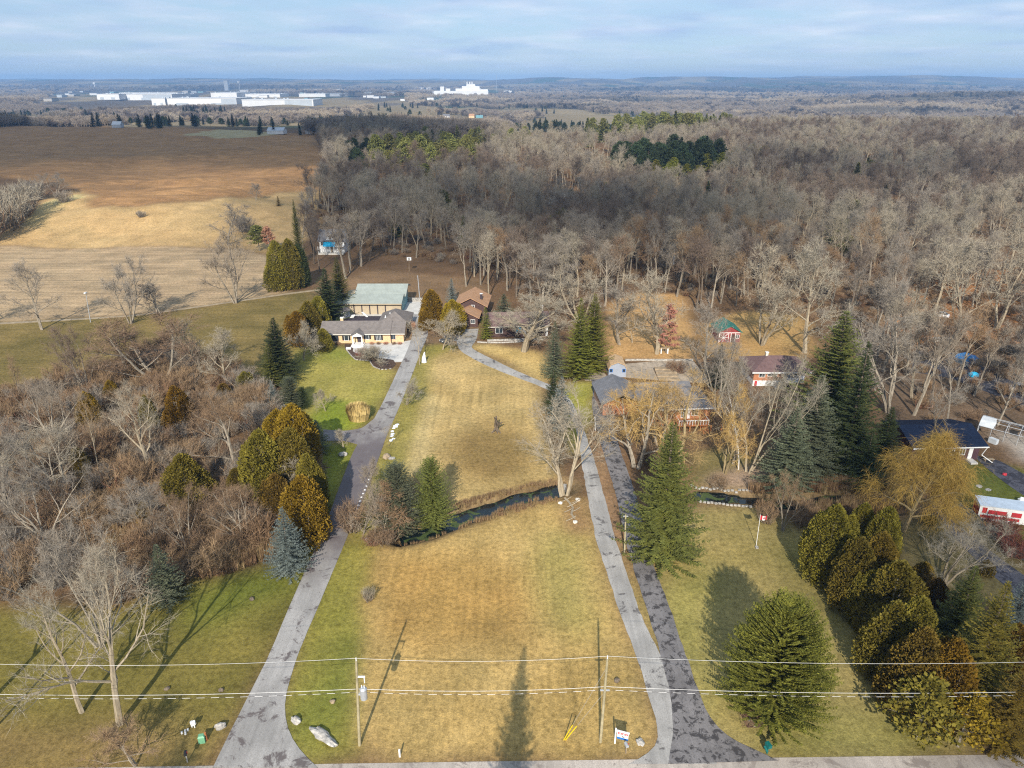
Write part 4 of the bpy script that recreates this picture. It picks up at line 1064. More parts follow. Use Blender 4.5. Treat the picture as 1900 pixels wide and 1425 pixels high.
evergreens = [
 ('blue1', 300, 1118, 1012, 80, 'spruce_tree', 'small slim grey green spruce on the left front lawn edge', ('bark_dark', 'spruce_grey')),
 ('blue0', 530, 1060, 943, 90, 'spruce_tree', 'dense blue spruce left of the driveway', None),
 ('broad', 1450, 1322, 1120, 196, 'spruce_tree', 'very broad yellow green spruce on its own mulch bed', None),
 ('norway0', 1238, 1034, 790, 165, 'spruce_tree', 'tall ragged olive spruce beside the blotched driveway', None),
 ('dense', 737, 985, 860, 102, 'spruce_tree', 'rounded green spruce left of the pair at the creek', ('bark_dark', 'spruce_grey')),
 ('dense', 801, 978, 850, 90, 'spruce_tree', 'rounded olive spruce right of the pair at the creek', ('bark_dark', 'spruce')),
 ('norway1', 1026, 765, 682, 44, 'spruce_tree', 'dark green spruce at the left of the driveway pair', ('bark_dark', 'spruce_dark')),
 ('blue1', 1042, 792, 700, 56, 'spruce_tree', 'blue spruce at the right of the driveway pair', None),
 ('norway1', 1076, 700, 556, 76, 'spruce_tree', 'bright green tall spruce, left of the lit pair', ('bark_dark', 'spruce_bright')),
 ('norway0', 1102, 688, 548, 78, 'spruce_tree', 'bright green tall spruce, right of the lit pair', ('bark_dark', 'spruce_bright')),
 ('dense', 1070, 702, 664, 42, 'spruce_tree', 'low bright spruce at the foot of the lit pair', ('bark_dark', 'spruce_bright')),
 ('blue0', 1029, 700, 597, 56, 'spruce_tree', 'grey blue spruce left of the lit green pair', ('bark_dark', 'spruce_grey')),
 ('blue1', 901, 629, 570, 30, 'spruce_tree', 'small yellow green spruce beside the middle driveway', ('bark_dark', 'spruce_bright')),
 ('blue1', 838, 562, 517, 26, 'spruce_tree', 'small blue spruce behind the brown gabled house', None),
 ('blue1', 935, 600, 546, 50, 'spruce_tree', 'pale green spruce behind the oak', ('bark_dark', 'spruce_grey')),
 ('norway0', 513, 706, 592, 92, 'spruce_tree', 'big dark spruce at the left end of the hedge line', ('bark_dark', 'spruce_dark')),
 ('norway1', 500, 715, 640, 50, 'spruce_tree', 'lower dark spruce in front of the big hedge line spruce', ('bark_dark', 'spruce')),
 ('norway1', 606, 598, 500, 80, 'spruce_tree', 'dark spruce at the left gable of the metal roofed building', ('bark_dark', 'spruce_dark')),
 ('norway0', 628, 578, 480, 60, 'spruce_tree', 'dark green spruce behind the one at the metal roof', ('bark_dark', 'spruce')),
 ('blue0', 505, 757, 706, 28, 'spruce_tree', 'little pale blue spruce at the lawn corner', None),
 ('dense', 538, 758, 700, 56, 'spruce_tree', 'round grey green spruce at the lawn corner', ('bark_dark', 'spruce_grey')),
 ('dense', 561, 757, 718, 34, 'spruce_tree', 'small dark round spruce at the lawn corner, right of three', ('bark_dark', 'spruce_dark')),
 ('blue1', 588, 838, 780, 50, 'spruce_tree', 'grey bronze spruce above the driveway spur', ('bark_dark', 'spruce_grey')),
 ('norway0', 1550, 810, 582, 180, 'spruce_tree', 'tallest very large dark spruce right of the bungalow', ('bark_dark', 'spruce')),
 ('norway1', 1590, 870, 640, 125, 'spruce_tree', 'dark spruce in front of the tallest one', ('bark_dark', 'spruce_dark')),
 ('norway0', 1510, 880, 700, 135, 'spruce_tree', 'grey green spruce left of the tallest one', ('bark_dark', 'spruce_grey')),
 ('norway1', 1470, 905, 760, 110, 'spruce_tree', 'drooping grey green spruce above the black creek', ('bark_dark', 'spruce_grey')),
 ('norway0', 1645, 870, 758, 80, 'spruce_tree', 'dark spruce at the left of the navy roof', ('bark_dark', 'spruce_dark')),
 ('norway1', 1610, 900, 800, 80, 'spruce_tree', 'black green spruce in the shade by the golden willow', ('bark_dark', 'spruce_dark')),
 ('norway1', 1335, 720, 640, 50, 'spruce_tree', 'dark conifer behind bare trunks right of the patio', ('bark_dark', 'spruce_dark')),
 ('norway0', 550, 488, 372, 30, 'spruce_tree', 'narrow dark spruce at the bank corner of the wood', ('bark_dark', 'spruce')),
 ('pine0', 478, 466, 418, 40, 'pine_tree', 'small yellow green pine on the dry bank', None),
 ('pine1', 497, 467, 420, 30, 'pine_tree', 'reddish thin crowned pine with white trunk on the bank', ('bark_birch', 'oak_leaf')),
 ('blue1', 516, 382, 364, 12, 'shrub', 'tiny reddish conifer at the ploughed field edge', ('bark_dark', 'cedar_brown')),
 ('norway0', 1788, 1215, 1055, 120, 'spruce_tree', 'olive spruce among the bronze cedars on the right', ('bark_dark', 'spruce')),
 ('norway1', 1835, 1310, 1085, 150, 'spruce_tree', 'large bronze green spruce near the right edge', ('bark_dark', 'cedar')),
 ('blue0', 1892, 1190, 1065, 80, 'spruce_tree', 'blue black spruce cut by the right edge', ('bark_dark', 'spruce_blue')),
 ('pine0', 1715, 1372, 1262, 130, 'pine_tree', 'bright yellow green pine by the road, left one', ('bark', 'cedar')),
 ('pine1', 1795, 1385, 1290, 120, 'pine_tree', 'bright yellow green pine by the road, right one', ('bark', 'cedar_gold')),
 ('norway1', 1885, 1385, 1240, 120, 'spruce_tree', 'brown green spruce by the road at the right edge', ('bark_dark', 'cedar_brown')),
]
for key, px, b, t_, w_, nm, lb, mats in evergreens:
    px = px - .55 * (px - 950) * (b - t_) / (3820 - t_)
    plant(key, px, b, t_, w_, nm, lb, mats=mats, cat='shrub' if nm == 'shrub' else 'tree')
CE, CG, CBR = ('bark', 'cedar'), ('bark', 'cedar_gold'), ('bark', 'cedar_brown')
cedars = [
 (548, 870, 752, 84, CG, 'golden olive cedar topping the cedar clump by the driveway'), (518, 862, 762, 66, CG, 'golden cedar at the back left of the cedar clump'),
 (490, 935, 800, 82, CE, 'tall olive cedar at the left of the cedar clump'), (545, 925, 796, 80, CE, 'rounded olive cedar in the middle of the cedar clump'),
 (566, 1006, 885, 84, CG, 'golden cedar nearest the driveway above the blue spruce'), (582, 985, 905, 40, CBR, 'bronze cedar leaning over the driveway'),
 (575, 960, 845, 60, CE, 'olive cedar between the golden ones by the driveway'), (515, 965, 880, 60, CBR, 'bronze cedar behind the blue spruce'),
 (345, 945, 845, 84, CE, 'olive cedar alone in the middle of the left thicket'), (385, 940, 885, 40, CE, 'small olive cedar right of the lone thicket cedar'),
 (270, 985, 930, 30, CG, 'slim golden cedar in the reeds'), (163, 800, 728, 42, CG, 'golden cedar at the upper left of the thicket'),
 (147, 885, 830, 34, CBR, 'rusty bronze cedar low in the thicket'), (275, 812, 735, 32, CE, 'narrow olive cedar behind the bright trunked tree'),
 (330, 805, 718, 52, CG, 'ragged golden cedar in the upper thicket'), (205, 745, 706, 26, CG, 'tiny golden cedar on the thicket edge'),
 (415, 745, 712, 36, CBR, 'bronze cedar left of the grey blue spruces'), (455, 730, 690, 34, CE, 'low olive cedar under the dark hedge spruce'),
 (440, 930, 870, 40, CE, 'olive cedar left of the cedar clump'),
 (552, 640, 578, 46, CG, 'golden cedar, first of the hedge line from the left'), (573, 622, 560, 46, CE, 'olive cedar, second of the hedge line'),
 (592, 612, 550, 40, CE, 'olive cedar, third of the hedge line beside the roof'), (600, 650, 610, 30, CE, 'low cedar at the left corner of the ranch house'),
 (800, 605, 538, 46, CG, 'golden cedar left of the pair at the brown house'), (840, 618, 557, 44, CG, 'round olive gold cedar right of the pair at the brown house'),
 (791, 612, 570, 30, CG, 'low golden cedar by the driveway end'),
 (514, 538, 448, 44, CE, 'tall olive cedar with bare white trunks at the track, left'), (538, 536, 444, 44, CE, 'tall olive cedar at the track, middle'), (556, 532, 455, 34, ('bark', 'spruce_dark'), 'tall dark cedar at the track, right'),
 (1540, 1075, 940, 92, CE, 'broad olive cedar at the top left of the right hand row'), (1598, 1020, 935, 50, CE, 'small round cedar at the top of the right hand row'),
 (1640, 1050, 943, 66, CE, 'olive cedar at the top right of the right hand row'), (1585, 1130, 1000, 80, CE, 'olive cedar, second down the row'),
 (1625, 1120, 990, 80, CBR, 'bronze cedar behind the second one of the row'), (1655, 1185, 1045, 106, CE, 'large olive cedar halfway down the row'),
 (1610, 1160, 1060, 66, CE, 'cedar in front halfway down the row'), (1650, 1250, 1120, 96, CE, 'olive cedar below halfway of the row'),
 (1690, 1260, 1110, 90, CE, 'cedar behind the lower bronze ones'), (1700, 1320, 1170, 100, CBR, 'rust brown cedar near the bottom of the row'),
 (1665, 1300, 1185, 66, CE, 'cedar at the lawn side near the bottom of the row'), (1755, 1340, 1190, 100, CG, 'golden brown cedar behind the yellow green pines'),
 (1730, 1160, 1075, 60, CBR, 'bronze cedar below the dead grey conifer'), (1710, 1110, 1045, 50, CBR, 'bronze cedar left of the dead grey conifer'), (1870, 1290, 1160, 70, CBR, 'bronze cedar at the right edge'),
]
for k, (px, b, t_, w_, mt, lb) in enumerate(cedars):
    px = px - .5 * (px - 950) * (b - t_) / (3820 - t_)
    plant('cedar%d' % (k % 4), px, b, t_, w_, 'cedar_tree', lb, mats=mt)
plant('topiary0', 1826, 1068, 1040, 27, 'clipped_cedar', 'clipped cone cedar on the grass by the dark lane', 'shrub', mats=CE)
plant('topiary1', 1722, 972, 953, 22, 'clipped_cedar', 'small round clipped cedar under the golden willow', 'shrub', mats=CE)
bushes = [
 (684, 1115, 1088, 26, 'small tan brushy clump on the lawn edge', ('twig_brown', 'twig_pale')), (1392, 1340, 1312, 44, 'leafless thorny bush around the white rock', ('twig_red', 'twig_brown')),
 (690, 668, 640, 30, 'brown bush in the planting bed', BROWN), (672, 662, 646, 24, 'red brown bush at the forecourt edge', ('twig_red', 'twig_red')),
 (870, 600, 575, 20, 'red brown bush beside the brown gabled house', ('twig_red', 'twig_red')), (764, 612, 596, 18, 'rusty shrub at the right gable of the ranch house', ('twig_red', 'oak_leaf')),
 (1420, 968, 925, 44, 'bare brown bush on the black creek bank, left', BROWN), (1485, 972, 925, 50, 'bare brown bush on the black creek bank, middle', BROWN),
 (1590, 903, 885, 40, 'dry brown bush on the far creek bank', BROWN), (1665, 935, 905, 46, 'bare bush at the creek pipe', BROWN),
 (1852, 998, 955, 60, 'red leafless bush leaning on the board fence, upper', ('twig_red', 'twig_red')), (1880, 1030, 985, 60, 'red leafless bush leaning on the board fence, lower', ('twig_red', 'twig_red')),
 (262, 403, 390, 18, 'grey scrub ball on the dry bank', GREY), (735, 975, 930, 60, 'reddish bush at the creek mouth', ('twig_red', 'twig_brown')),
 (716, 1006, 975, 50, 'low brown bush covering the creek end', BROWN), (692, 1010, 985, 40, 'low reddish bush at the culvert slab', ('twig_red', 'twig_brown')),
 (655, 985, 930, 60, 'grey brown bush hanging over the driveway', BROWN), (1255, 690, 668, 40, 'bare pinkish shrub on the gravel patio', ('twig_red', 'twig_brown')),
 (40, 400, 335, 90, 'tan scrub mass at the left edge by the bank, right part', ('twig_brown', 'twig_pale')), (10, 425, 345, 90, 'tan scrub mass at the left edge by the bank, left part', ('twig_brown', 'twig_pale')),
 (-30, 450, 340, 100, 'tan scrub mass cut by the left edge', ('twig_brown', 'twig_pale')), (60, 372, 330, 50, 'grey scrub above the tan mass', GREY),
 (455, 430, 395, 40, 'grey brush in the gully', GREY), (120, 375, 352, 30, 'scrub under the round field corner tree', GREY),
 (1335, 905, 880, 40, 'small bare bush on the litter bank', BROWN), (1215, 860, 820, 60, 'brown brush at the willow foot', BROWN),
]
for k, (px, b, t_, w_, lb, mt) in enumerate(bushes):
    plant('bush%d' % (k % 3), px, b, t_, w_, 'bush', lb, 'bush', mats=mt)
plant('farspruce0', 1440, 560, 500, 1, 'spruce_tree', 'x') if False else None
# oak that kept its pink brown leaves
tO = plant('thin', 1236, 655, 552, 52, 'oak_tree', 'young oak that kept its pinkish brown dead leaves', mats=('bark', 'twig'))
tm, cm = pinecrown(901, 12, 4.6, 1500, .42, .12)
h_ = top_h(1236, 655, 556)
obj('leaves', fastmesh('dead_leaves', cm[0] * np.array([px_w(1236, 655, 44) / 5.2, px_w(1236, 655, 44) / 5.2, h_ / 12.5]), cm[1], M['oak_leaf']), tO)
# plume grass clump
R_ = np.random.RandomState(77); n = 1500
a = R_.rand(n) * 6.28; r_ = R_.rand(n) ** .5
bx = np.stack([np.cos(a) * r_ * 1.9, np.sin(a) * r_ * 1.5, np.zeros(n)], 1)
tp = bx * np.array([1.25, 1.25, 1]) + np.stack([R_.normal(0, .15, n), R_.normal(0, .15, n), 3.4 * R_.uniform(.75, 1.05, n) * (1 - .15 * r_)], 1)
s_ = np.stack([np.cos(a + 1.3), np.sin(a + 1.3), np.zeros(n)], 1) * .05
T = np.concatenate([np.stack([bx - s_, bx + s_, tp], 1), np.stack([bx * .4 + tp * .6 - s_ * 2.2, tp + [0, 0, .25], bx * .4 + tp * .6 + s_ * 2.2], 1)], 0)
x, y, z = G(666, 778)
tag(obj('plume_grass', trimesh('plume_grass', T, M['plume']), loc=(x, y, z)), 'tall straw coloured plume grass clump on the house lawn', 'ornamental grass')

# ------------------------------------------------------------------ the woods
def dens_points(poly_px, n, seed, mind=0, excl=()):
    P = PX(*poly_px); R = np.random.RandomState(seed)
    x0, x1 = min(p[0] for p in P), max(p[0] for p in P); y0, y1 = min(p[1] for p in P), max(p[1] for p in P)
    out_ = []
    area_try = 0
    cell = {}
    while len(out_) < n and area_try < 60:
        x = R.uniform(x0, x1, 4000); y = R.uniform(y0, y1, 4000); area_try += 1
        ok = inpoly(x, y, P)
        for e in excl: ok &= ~inpoly(x, y, e)
        for a_, b_ in zip(x[ok], y[ok]):
            if mind:
                c_ = (int(a_ / mind), int(b_ / mind))
                if c_ in cell: continue
                cell[c_] = 1
            out_.append((a_, b_))
            if len(out_) >= n: break
    return np.array(out_)
CLEAR = [PX((1128, 560), (1200, 535), (1270, 560), (1290, 670), (1128, 672)), PX((1320, 590), (1400, 560), (1500, 590), (1510, 730), (1380, 730), (1310, 660)),
         PX((560, 500), (640, 520), (760, 535), (900, 560), (1060, 610), (1050, 720), (560, 720)), PX((585, 425), (640, 425), (650, 500), (585, 500)),
         PX((800, 408), (900, 400), (960, 418), (940, 440), (850, 445)), PX((1000, 356), (1085, 356), (1085, 405), (1000, 405)),
         PX((1060, 290), (1150, 300), (1160, 330), (1060, 322)), PX((1150, 330), (1330, 350), (1300, 372), (1150, 358)),
         PX((1640, 600), (1860, 560), (1900, 730), (1700, 720)), PX((1820, 520), (1940, 500), (1940, 640), (1830, 610)),
         PX((1640, 780), (1900, 760), (1900, 900), (1640, 900)), PX((1880, 330), (1940, 330), (1940, 380), (1880, 370)),
         PX((690, 480), (850, 478), (860, 540), (660, 530))]
WOOD = [(600, 268), (660, 248), (760, 262), (900, 262), (1060, 268), (1300, 250), (1600, 246), (2080, 240), (2150, 700), (1960, 790), (1700, 800), (1660, 700), (1520, 570), (1300, 580), (1120, 570), (900, 560), (860, 540), (640, 520), (560, 505), (560, 400), (600, 350)]
EVP = [[(690, 300), (760, 288), (800, 294), (890, 298), (880, 334), (818, 324), (690, 330)], [(640, 300), (690, 296), (690, 345), (650, 345)],
       [(740, 266), (860, 262), (900, 268), (1010, 272), (1010, 287), (745, 287)], [(1050, 266), (1160, 254), (1300, 246), (1400, 250), (1300, 266), (1090, 280)],
       [(1140, 318), (1240, 304), (1335, 304), (1345, 324), (1240, 338), (1155, 342)], [(1205, 340), (1290, 328), (1420, 300), (1430, 316), (1300, 346), (1210, 352)]]
wp = dens_points(WOOD, 7400, 21, 6.2, CLEAR + [PX(*q) for q in EVP])
dist = np.hypot(wp[:, 0], wp[:, 1])
wp = wp[np.argsort(dist)]
NIND = 205
labels_f = ['leafless forest tree at the near edge of the wood, one of many alike']
for k, (x, y) in enumerate(wp[:NIND]):
    s = rnd.uniform(.75, 1.12)
    mats = [GREY, GREY, GREY, PALE, DARK, BROWN][rnd.randrange(6)]
    zc_ = y * cos(PITCH) + CAMH * sin(PITCH); u_ = 950 + x / zc_ * FPX
    tone_ = {'bark_pale': 'pale', 'bark_dark': 'dark'}.get(mats[0], 'brown' if mats[1] == 'twig_brown' else 'grey')
    size_ = 'short' if s < .86 else 'tall' if s < 1.0 else 'very tall'
    where = next(w_ for lim, w_ in ((660, 'behind the dark spruces left of the metal roof'), (760, 'behind the metal roofed building'), (850, 'behind the concrete pad and cedar pair'), (930, 'behind the brown gabled house'),
        (1010, 'behind the oak and dark house'), (1110, 'behind the bright green spruce pair'), (1300, 'above the orange lawn'), (1400, 'behind the green roofed barn'), (1520, 'behind the bungalow'),
        (1640, 'behind the tallest dark spruce'), (1760, 'around the blue tarps'), (9999, 'near the right edge above the navy roof')) if u_ < lim)
    deep = 'foremost' if k < 70 else 'set back' if k < 140 else 'deeper standing'
    plant_at('forest%d' % rnd.randrange(6), x, y, s * rnd.uniform(.85, 1.1), s, 'forest_tree', '%s %s %s leafless tree %s' % (deep, size_, tone_, where), 'bare trees in the near belt of the wood', mats)
rest = wp[NIND:]
rest = rest[(fbm(rest[:, 0] / 34, rest[:, 1] / 34, 3) > .40) | (np.random.RandomState(2).rand(len(rest)) < .25)]
srcs = []
for i in range(6): srcs.append(join_mesh('wood%d' % i, *PROTO['forest%d' % i][:2]))
for i in range(3): srcs.append(join_mesh('wooddark%d' % i, *recol('forest%d' % i, DARK)[:2]))
for i in range(3, 5): srcs.append(join_mesh('woodpale%d' % i, *recol('forest%d' % i, PALE)[:2]))
n = len(rest); R_ = np.random.RandomState(3)
zz = hgt(rest[:, 0], rest[:, 1])
tone = fbm(rest[:, 0] / 60, rest[:, 1] / 60, 3)
idx = np.where(tone + R_.normal(0, .08, n) > .57, R_.randint(9, 11, n), np.where(tone + R_.normal(0, .08, n) < .44, R_.randint(6, 9, n), R_.randint(0, 6, n)))
s = R_.uniform(.55, 1.1, n)
scatter('bare_wood', np.stack([rest[:, 0], rest[:, 1], zz], 1), np.stack([s * R_.uniform(.85, 1.15, n)] * 2 + [s], 1), np.stack([R_.normal(0, .09, n), R_.normal(0, .09, n), R_.rand(n) * 6.28], 1), idx, srcs,
        'deep leafless grey brown wood covering the middle distance')
# left thicket: scrub and reeds
THICK = [(-260, 720), (60, 730), (180, 700), (300, 640), (440, 690), (500, 740), (560, 850), (600, 930), (570, 1000), (520, 1010), (400, 1060), (330, 1085), (180, 1130), (0, 1110), (-260, 1130)]
tp_ = dens_points(THICK, 480, 31, 2.6)
R_ = np.random.RandomState(8); n = len(tp_); s = R_.uniform(.8, 1.7, n)
bs = [join_mesh('scrub%d' % i, *PROTO['bush%d' % i][:2]) for i in range(3)] + [join_mesh('scrubp%d' % i, *recol('bush%d' % i, ('twig_brown', 'twig'))[:2]) for i in range(2)] + [join_mesh('scrubr', *recol('bush0', ('twig_red', 'twig_brown'))[:2])]
scatter('thicket_scrub', np.stack([tp_[:, 0], tp_[:, 1], np.zeros(n)], 1), np.stack([s, s, s * R_.uniform(.7, 1.2, n)], 1), np.stack([np.zeros(n), np.zeros(n), R_.rand(n) * 6.28], 1), R_.randint(0, 6, n), bs, 'brown tangled scrub filling the left thicket')
# undergrowth in the near wood
up_ = dens_points([(560, 400), (700, 470), (900, 500), (1120, 520), (1300, 560), (1500, 600), (1640, 640), (1700, 790), (1960, 790), (2000, 500), (1500, 420), (900, 400), (620, 330)], 1500, 41, 4, CLEAR[:4])
n = len(up_); s = R_.uniform(.5, 1.1, n)
scatter('undergrowth', np.stack([up_[:, 0], up_[:, 1], hgt(up_[:, 0], up_[:, 1])], 1), np.stack([s, s, s * .8], 1), np.stack([np.zeros(n), np.zeros(n), R_.rand(n) * 6.28], 1), R_.randint(0, 6, n), bs, 'brown undergrowth between the trunks of the wood')
# reeds
R_ = np.random.RandomState(9); n = 90
a = R_.rand(n) * 6.28; r_ = R_.rand(n) ** .5 * .8
b0 = np.stack([np.cos(a) * r_, np.sin(a) * r_, np.zeros(n)], 1); e0 = b0 + np.stack([R_.normal(0, .18, n), R_.normal(0, .18, n), R_.uniform(1.2, 2.3, n)], 1)
s_ = np.stack([np.cos(a), np.sin(a), 0 * a], 1) * .035
reed = trimesh('reed_tuft', np.stack([b0 - s_, b0 + s_, e0], 1), M['reed'])
rp = np.concatenate([dens_points([(140, 900), (300, 890), (420, 910), (560, 990), (480, 1040), (330, 1085), (200, 1050)], 800, 51), dens_points([(420, 1000), (500, 960), (560, 1010), (470, 1050), (380, 1075)], 260, 52),
                     dens_points([(1380, 905), (1640, 895), (1650, 912), (1400, 915)], 160, 53), dens_points([(1500, 945), (1660, 925), (1660, 950), (1520, 960)], 140, 54), dens_points([(740, 1004), (860, 966), (1030, 922), (1035, 930), (860, 978), (745, 1014)], 230, 55), dens_points([(845, 935), (960, 905), (1030, 890), (1035, 896), (960, 912), (850, 945)], 150, 56)])
n = len(rp); s = R_.uniform(.5, 1.1, n)
s[-(n - 1360):] *= .36
scatter('dry_reeds', np.stack([rp[:, 0], rp[:, 1], hgt(rp[:, 0], rp[:, 1])], 1), np.stack([s, s, s], 1), np.stack([0 * s, 0 * s, R_.rand(n) * 6.28], 1), np.zeros(n, int), [reed], 'dry tan reeds and weeds along creek and thicket')

# evergreens inside the wood: individual trees
far_ev = []
def clump(poly, n, keys, mats, hm, nm, lb, grp, seed):
    P = dens_points(poly, n, seed, 5)
    for x, y in P:
        k = keys[rnd.randrange(len(keys))]; q = rnd.uniform(.75, 1.15); s = hm / PROTO[k][2] * q
        us = np.sort(P[:, 0] / P[:, 1]); ys = np.sort(P[:, 1]); f = np.searchsorted(us, x / y) / len(us); g_ = np.searchsorted(ys, y) / len(ys)
        w1 = ['left end', 'left part', 'middle', 'right part', 'right end'][min(4, int(f * 5))]; w2 = ['front', 'centre', 'back'][min(2, int(g_ * 3))]
        plant_at(k, x, y, s * rnd.uniform(.9, 1.3), s, nm, '%s %s, %s %s' % ('short' if q < .88 else 'tall' if q > 1.02 else 'medium', lb, w2, w1), grp, mats)
PY, PD = ('bark', 'pine'), ('bark_dark', 'pine_dark')
clump(EVP[0], 44, ['pine0', 'pine1'], PY, 18, 'pine_tree', 'yellow green pine of the lit left clump', 'yellow green pines at the back of the wood', 61)
clump(EVP[1], 9, ['pine0', 'pine1'], PD, 15, 'pine_tree', 'dark round pine by the ploughed field end', 'dark pines near the ploughed field end', 62)
clump(EVP[2], 40, ['farspruce0', 'farspruce1', 'pine0'], PY, 16, 'pine_tree', 'upright evergreen in the line behind the wood', 'upright evergreens behind the wood on the left', 63)
clump(EVP[3], 120, ['farspruce0', 'pine0', 'pine1'], PY, 22, 'pine_tree', 'evergreen on the ridge line', 'evergreens on the ridge line', 64)
clump(EVP[4], 52, ['pine0', 'pine1', 'farspruce0'], PD, 18, 'pine_tree', 'blue green pine in the dark clump', 'dark pines right of the middle', 65)
clump(EVP[5], 22, ['pine0', 'farspruce1'], ('bark', 'spruce_bright'), 14, 'pine_tree', 'bright yellow green pine in front of the dark clump', 'bright pines in front of the dark clump', 66)
clump([(640, 360), (900, 340), (1300, 370), (1620, 330), (1700, 480), (1300, 540), (1000, 500), (700, 470)], 22, ['farspruce0', 'pine0'], ('bark_dark', 'spruce'), 15, 'pine_tree', 'lone evergreen deep among bare trees', 'lone evergreens inside the bare wood', 71)
clump([(480, 252), (600, 250), (600, 246), (480, 247)], 7, ['farspruce0'], ('bark_dark', 'spruce_dark'), 15, 'spruce_tree', 'dark spruce beside the far white barns', 'dark spruces beside the far barns', 67)
clump([(272, 240), (300, 239), (300, 236), (275, 236)], 6, ['farspruce0', 'farspruce1'], ('bark_dark', 'spruce_dark'), 17, 'spruce_tree', 'dark spruce in the small far clump left', 'dark spruces in the small far clump', 68)
clump([(338, 222), (425, 220), (422, 214), (340, 216)], 18, ['farspruce0', 'farspruce1'], ('bark_dark', 'spruce_dark'), 24, 'spruce_tree', 'dark spruce in the long far clump before the warehouses', 'dark spruces before the warehouses', 69)
clump([(150, 235), (235, 236), (235, 222), (160, 222)], 14, ['farspruce0', 'farspruce1'], ('bark_dark', 'spruce_dark'), 20, 'spruce_tree', 'dark spruce around the far farm on the left', 'dark spruces at the far farm', 70)

# far woods: clumps of bare crowns, thinning into distance
R_ = np.random.RandomState(12)
def farclump(seed, nt=5, spread=11):
    R = np.random.RandomState(seed); Ts = []
    for i in range(nt):
        o = np.array([R.normal(0, spread * .5), R.normal(0, spread * .5), 0]); h = R.uniform(11, 17)
        n = 260; d = R.normal(0, 1, (n, 3)); d /= np.linalg.norm(d, axis=1)[:, None]
        p = o + np.array([0, 0, h * .62]) + d * np.array([4.2, 4.2, h * .36]) * R.rand(n, 1) ** .45
        dd = d + np.array([0, 0, .9]) + R.normal(0, .3, (n, 3)); dd /= np.linalg.norm(dd, axis=1)[:, None]
        s = np.cross(dd, R.normal(0, 1, (n, 3))); s /= np.linalg.norm(s, axis=1)[:, None]
        Ts.append(np.stack([p - s * .16, p + s * .16, p + dd * 2.3], 1))
        Ts.append(tube_tris([(o, o + np.array([0, 0, h * .6]), .28, .14)], 3))
    return np.concatenate(Ts)
M['twig_fardark'] = twig('twig_fardark', (.10, .085, .08), (.085, .07, .065), (.12, .10, .085)); M['twig_farpale'] = twig('twig_farpale', (.36, .30, .22), (.33, .26, .18), (.38, .33, .26))
fc = [trimesh('far_bare%d' % i, farclump(500 + i), M[['twig_far', 'twig_fardark', 'twig_farpale'][i // 2]]) for i in range(6)]
fe = [join_mesh('far_ever%d' % i, *recol('farspruce%d' % i, ('bark_dark', 'spruce_dark'))[:2]) for i in range(2)] + [join_mesh('far_ever2', *recol('pine0', PD)[:2])]
N = 44000
yy = 800 * (9.5 ** R_.rand(N)) ; xx = R_.uniform(-.80, .80, N) * yy
fields = [FIELD_PLOW, FIELD_BANK, FIELD_TAN]
m1 = ~inpoly(xx, yy, PX(*WOOD)) & ~inpoly(xx, yy, FIELD_PLOW)
m2 = fbm(xx / 420 + 4, yy / 900 + 1, 5) < .60
PARK = PX((60, 200), (620, 212), (760, 196), (760, 180), (420, 168), (100, 172)); FACT = PX((800, 181), (925, 180), (930, 168), (800, 168))
m3 = ~inpoly(xx, yy, PARK) & ~inpoly(xx, yy, FACT)
m4 = ~inpoly(xx, yy, PX((230, 228), (350, 226), (420, 228), (420, 236), (300, 238), (230, 236))) & ~inpoly(xx, yy, PX((640, 236), (960, 222), (960, 216), (700, 218)))
k = m1 & m2 & m3 & m4; xx, yy = xx[k], yy[k]; n = len(xx)
zz = hgt(xx, yy); s = R_.uniform(.7, 1.15, n) * (1 + .45 * sst(yy, 1500, 6000))
scatter('distant_woods', np.stack([xx, yy, zz], 1), np.stack([s * 1.2, s * 1.2, s], 1), np.stack([0 * s, 0 * s, R_.rand(n) * 6.28], 1), (np.clip(((fbm(xx / 260 + 77, yy / 420 + 5, 3) + R_.normal(0, .05, n)) - .40) / .085, 0, 2.99).astype(int)[:, None] * 2 % 6).ravel() + R_.randint(0, 2, n), fc, 'distant leafless woods fading to blue')
N = 3000
yy = 900 * (7 ** R_.rand(N)); xx = R_.uniform(-.80, .80, N) * yy
k = (fbm(xx / 140 + 60, yy / 330 + 11, 3) > .60) & ~inpoly(xx, yy, PX(*WOOD)) & ~inpoly(xx, yy, FIELD_PLOW) & ~inpoly(xx, yy, PARK) & ~inpoly(xx, yy, FACT)
xx, yy = xx[k], yy[k]; n = len(xx); s = R_.uniform(.8, 1.2, n)
scatter('distant_evergreens', np.stack([xx, yy, hgt(xx, yy)], 1), np.stack([s * 1.2, s * 1.2, s], 1), np.stack([0 * s, 0 * s, R_.rand(n) * 6.28], 1), R_.randint(0, 3, n), fe, 'distant dark evergreen groves')

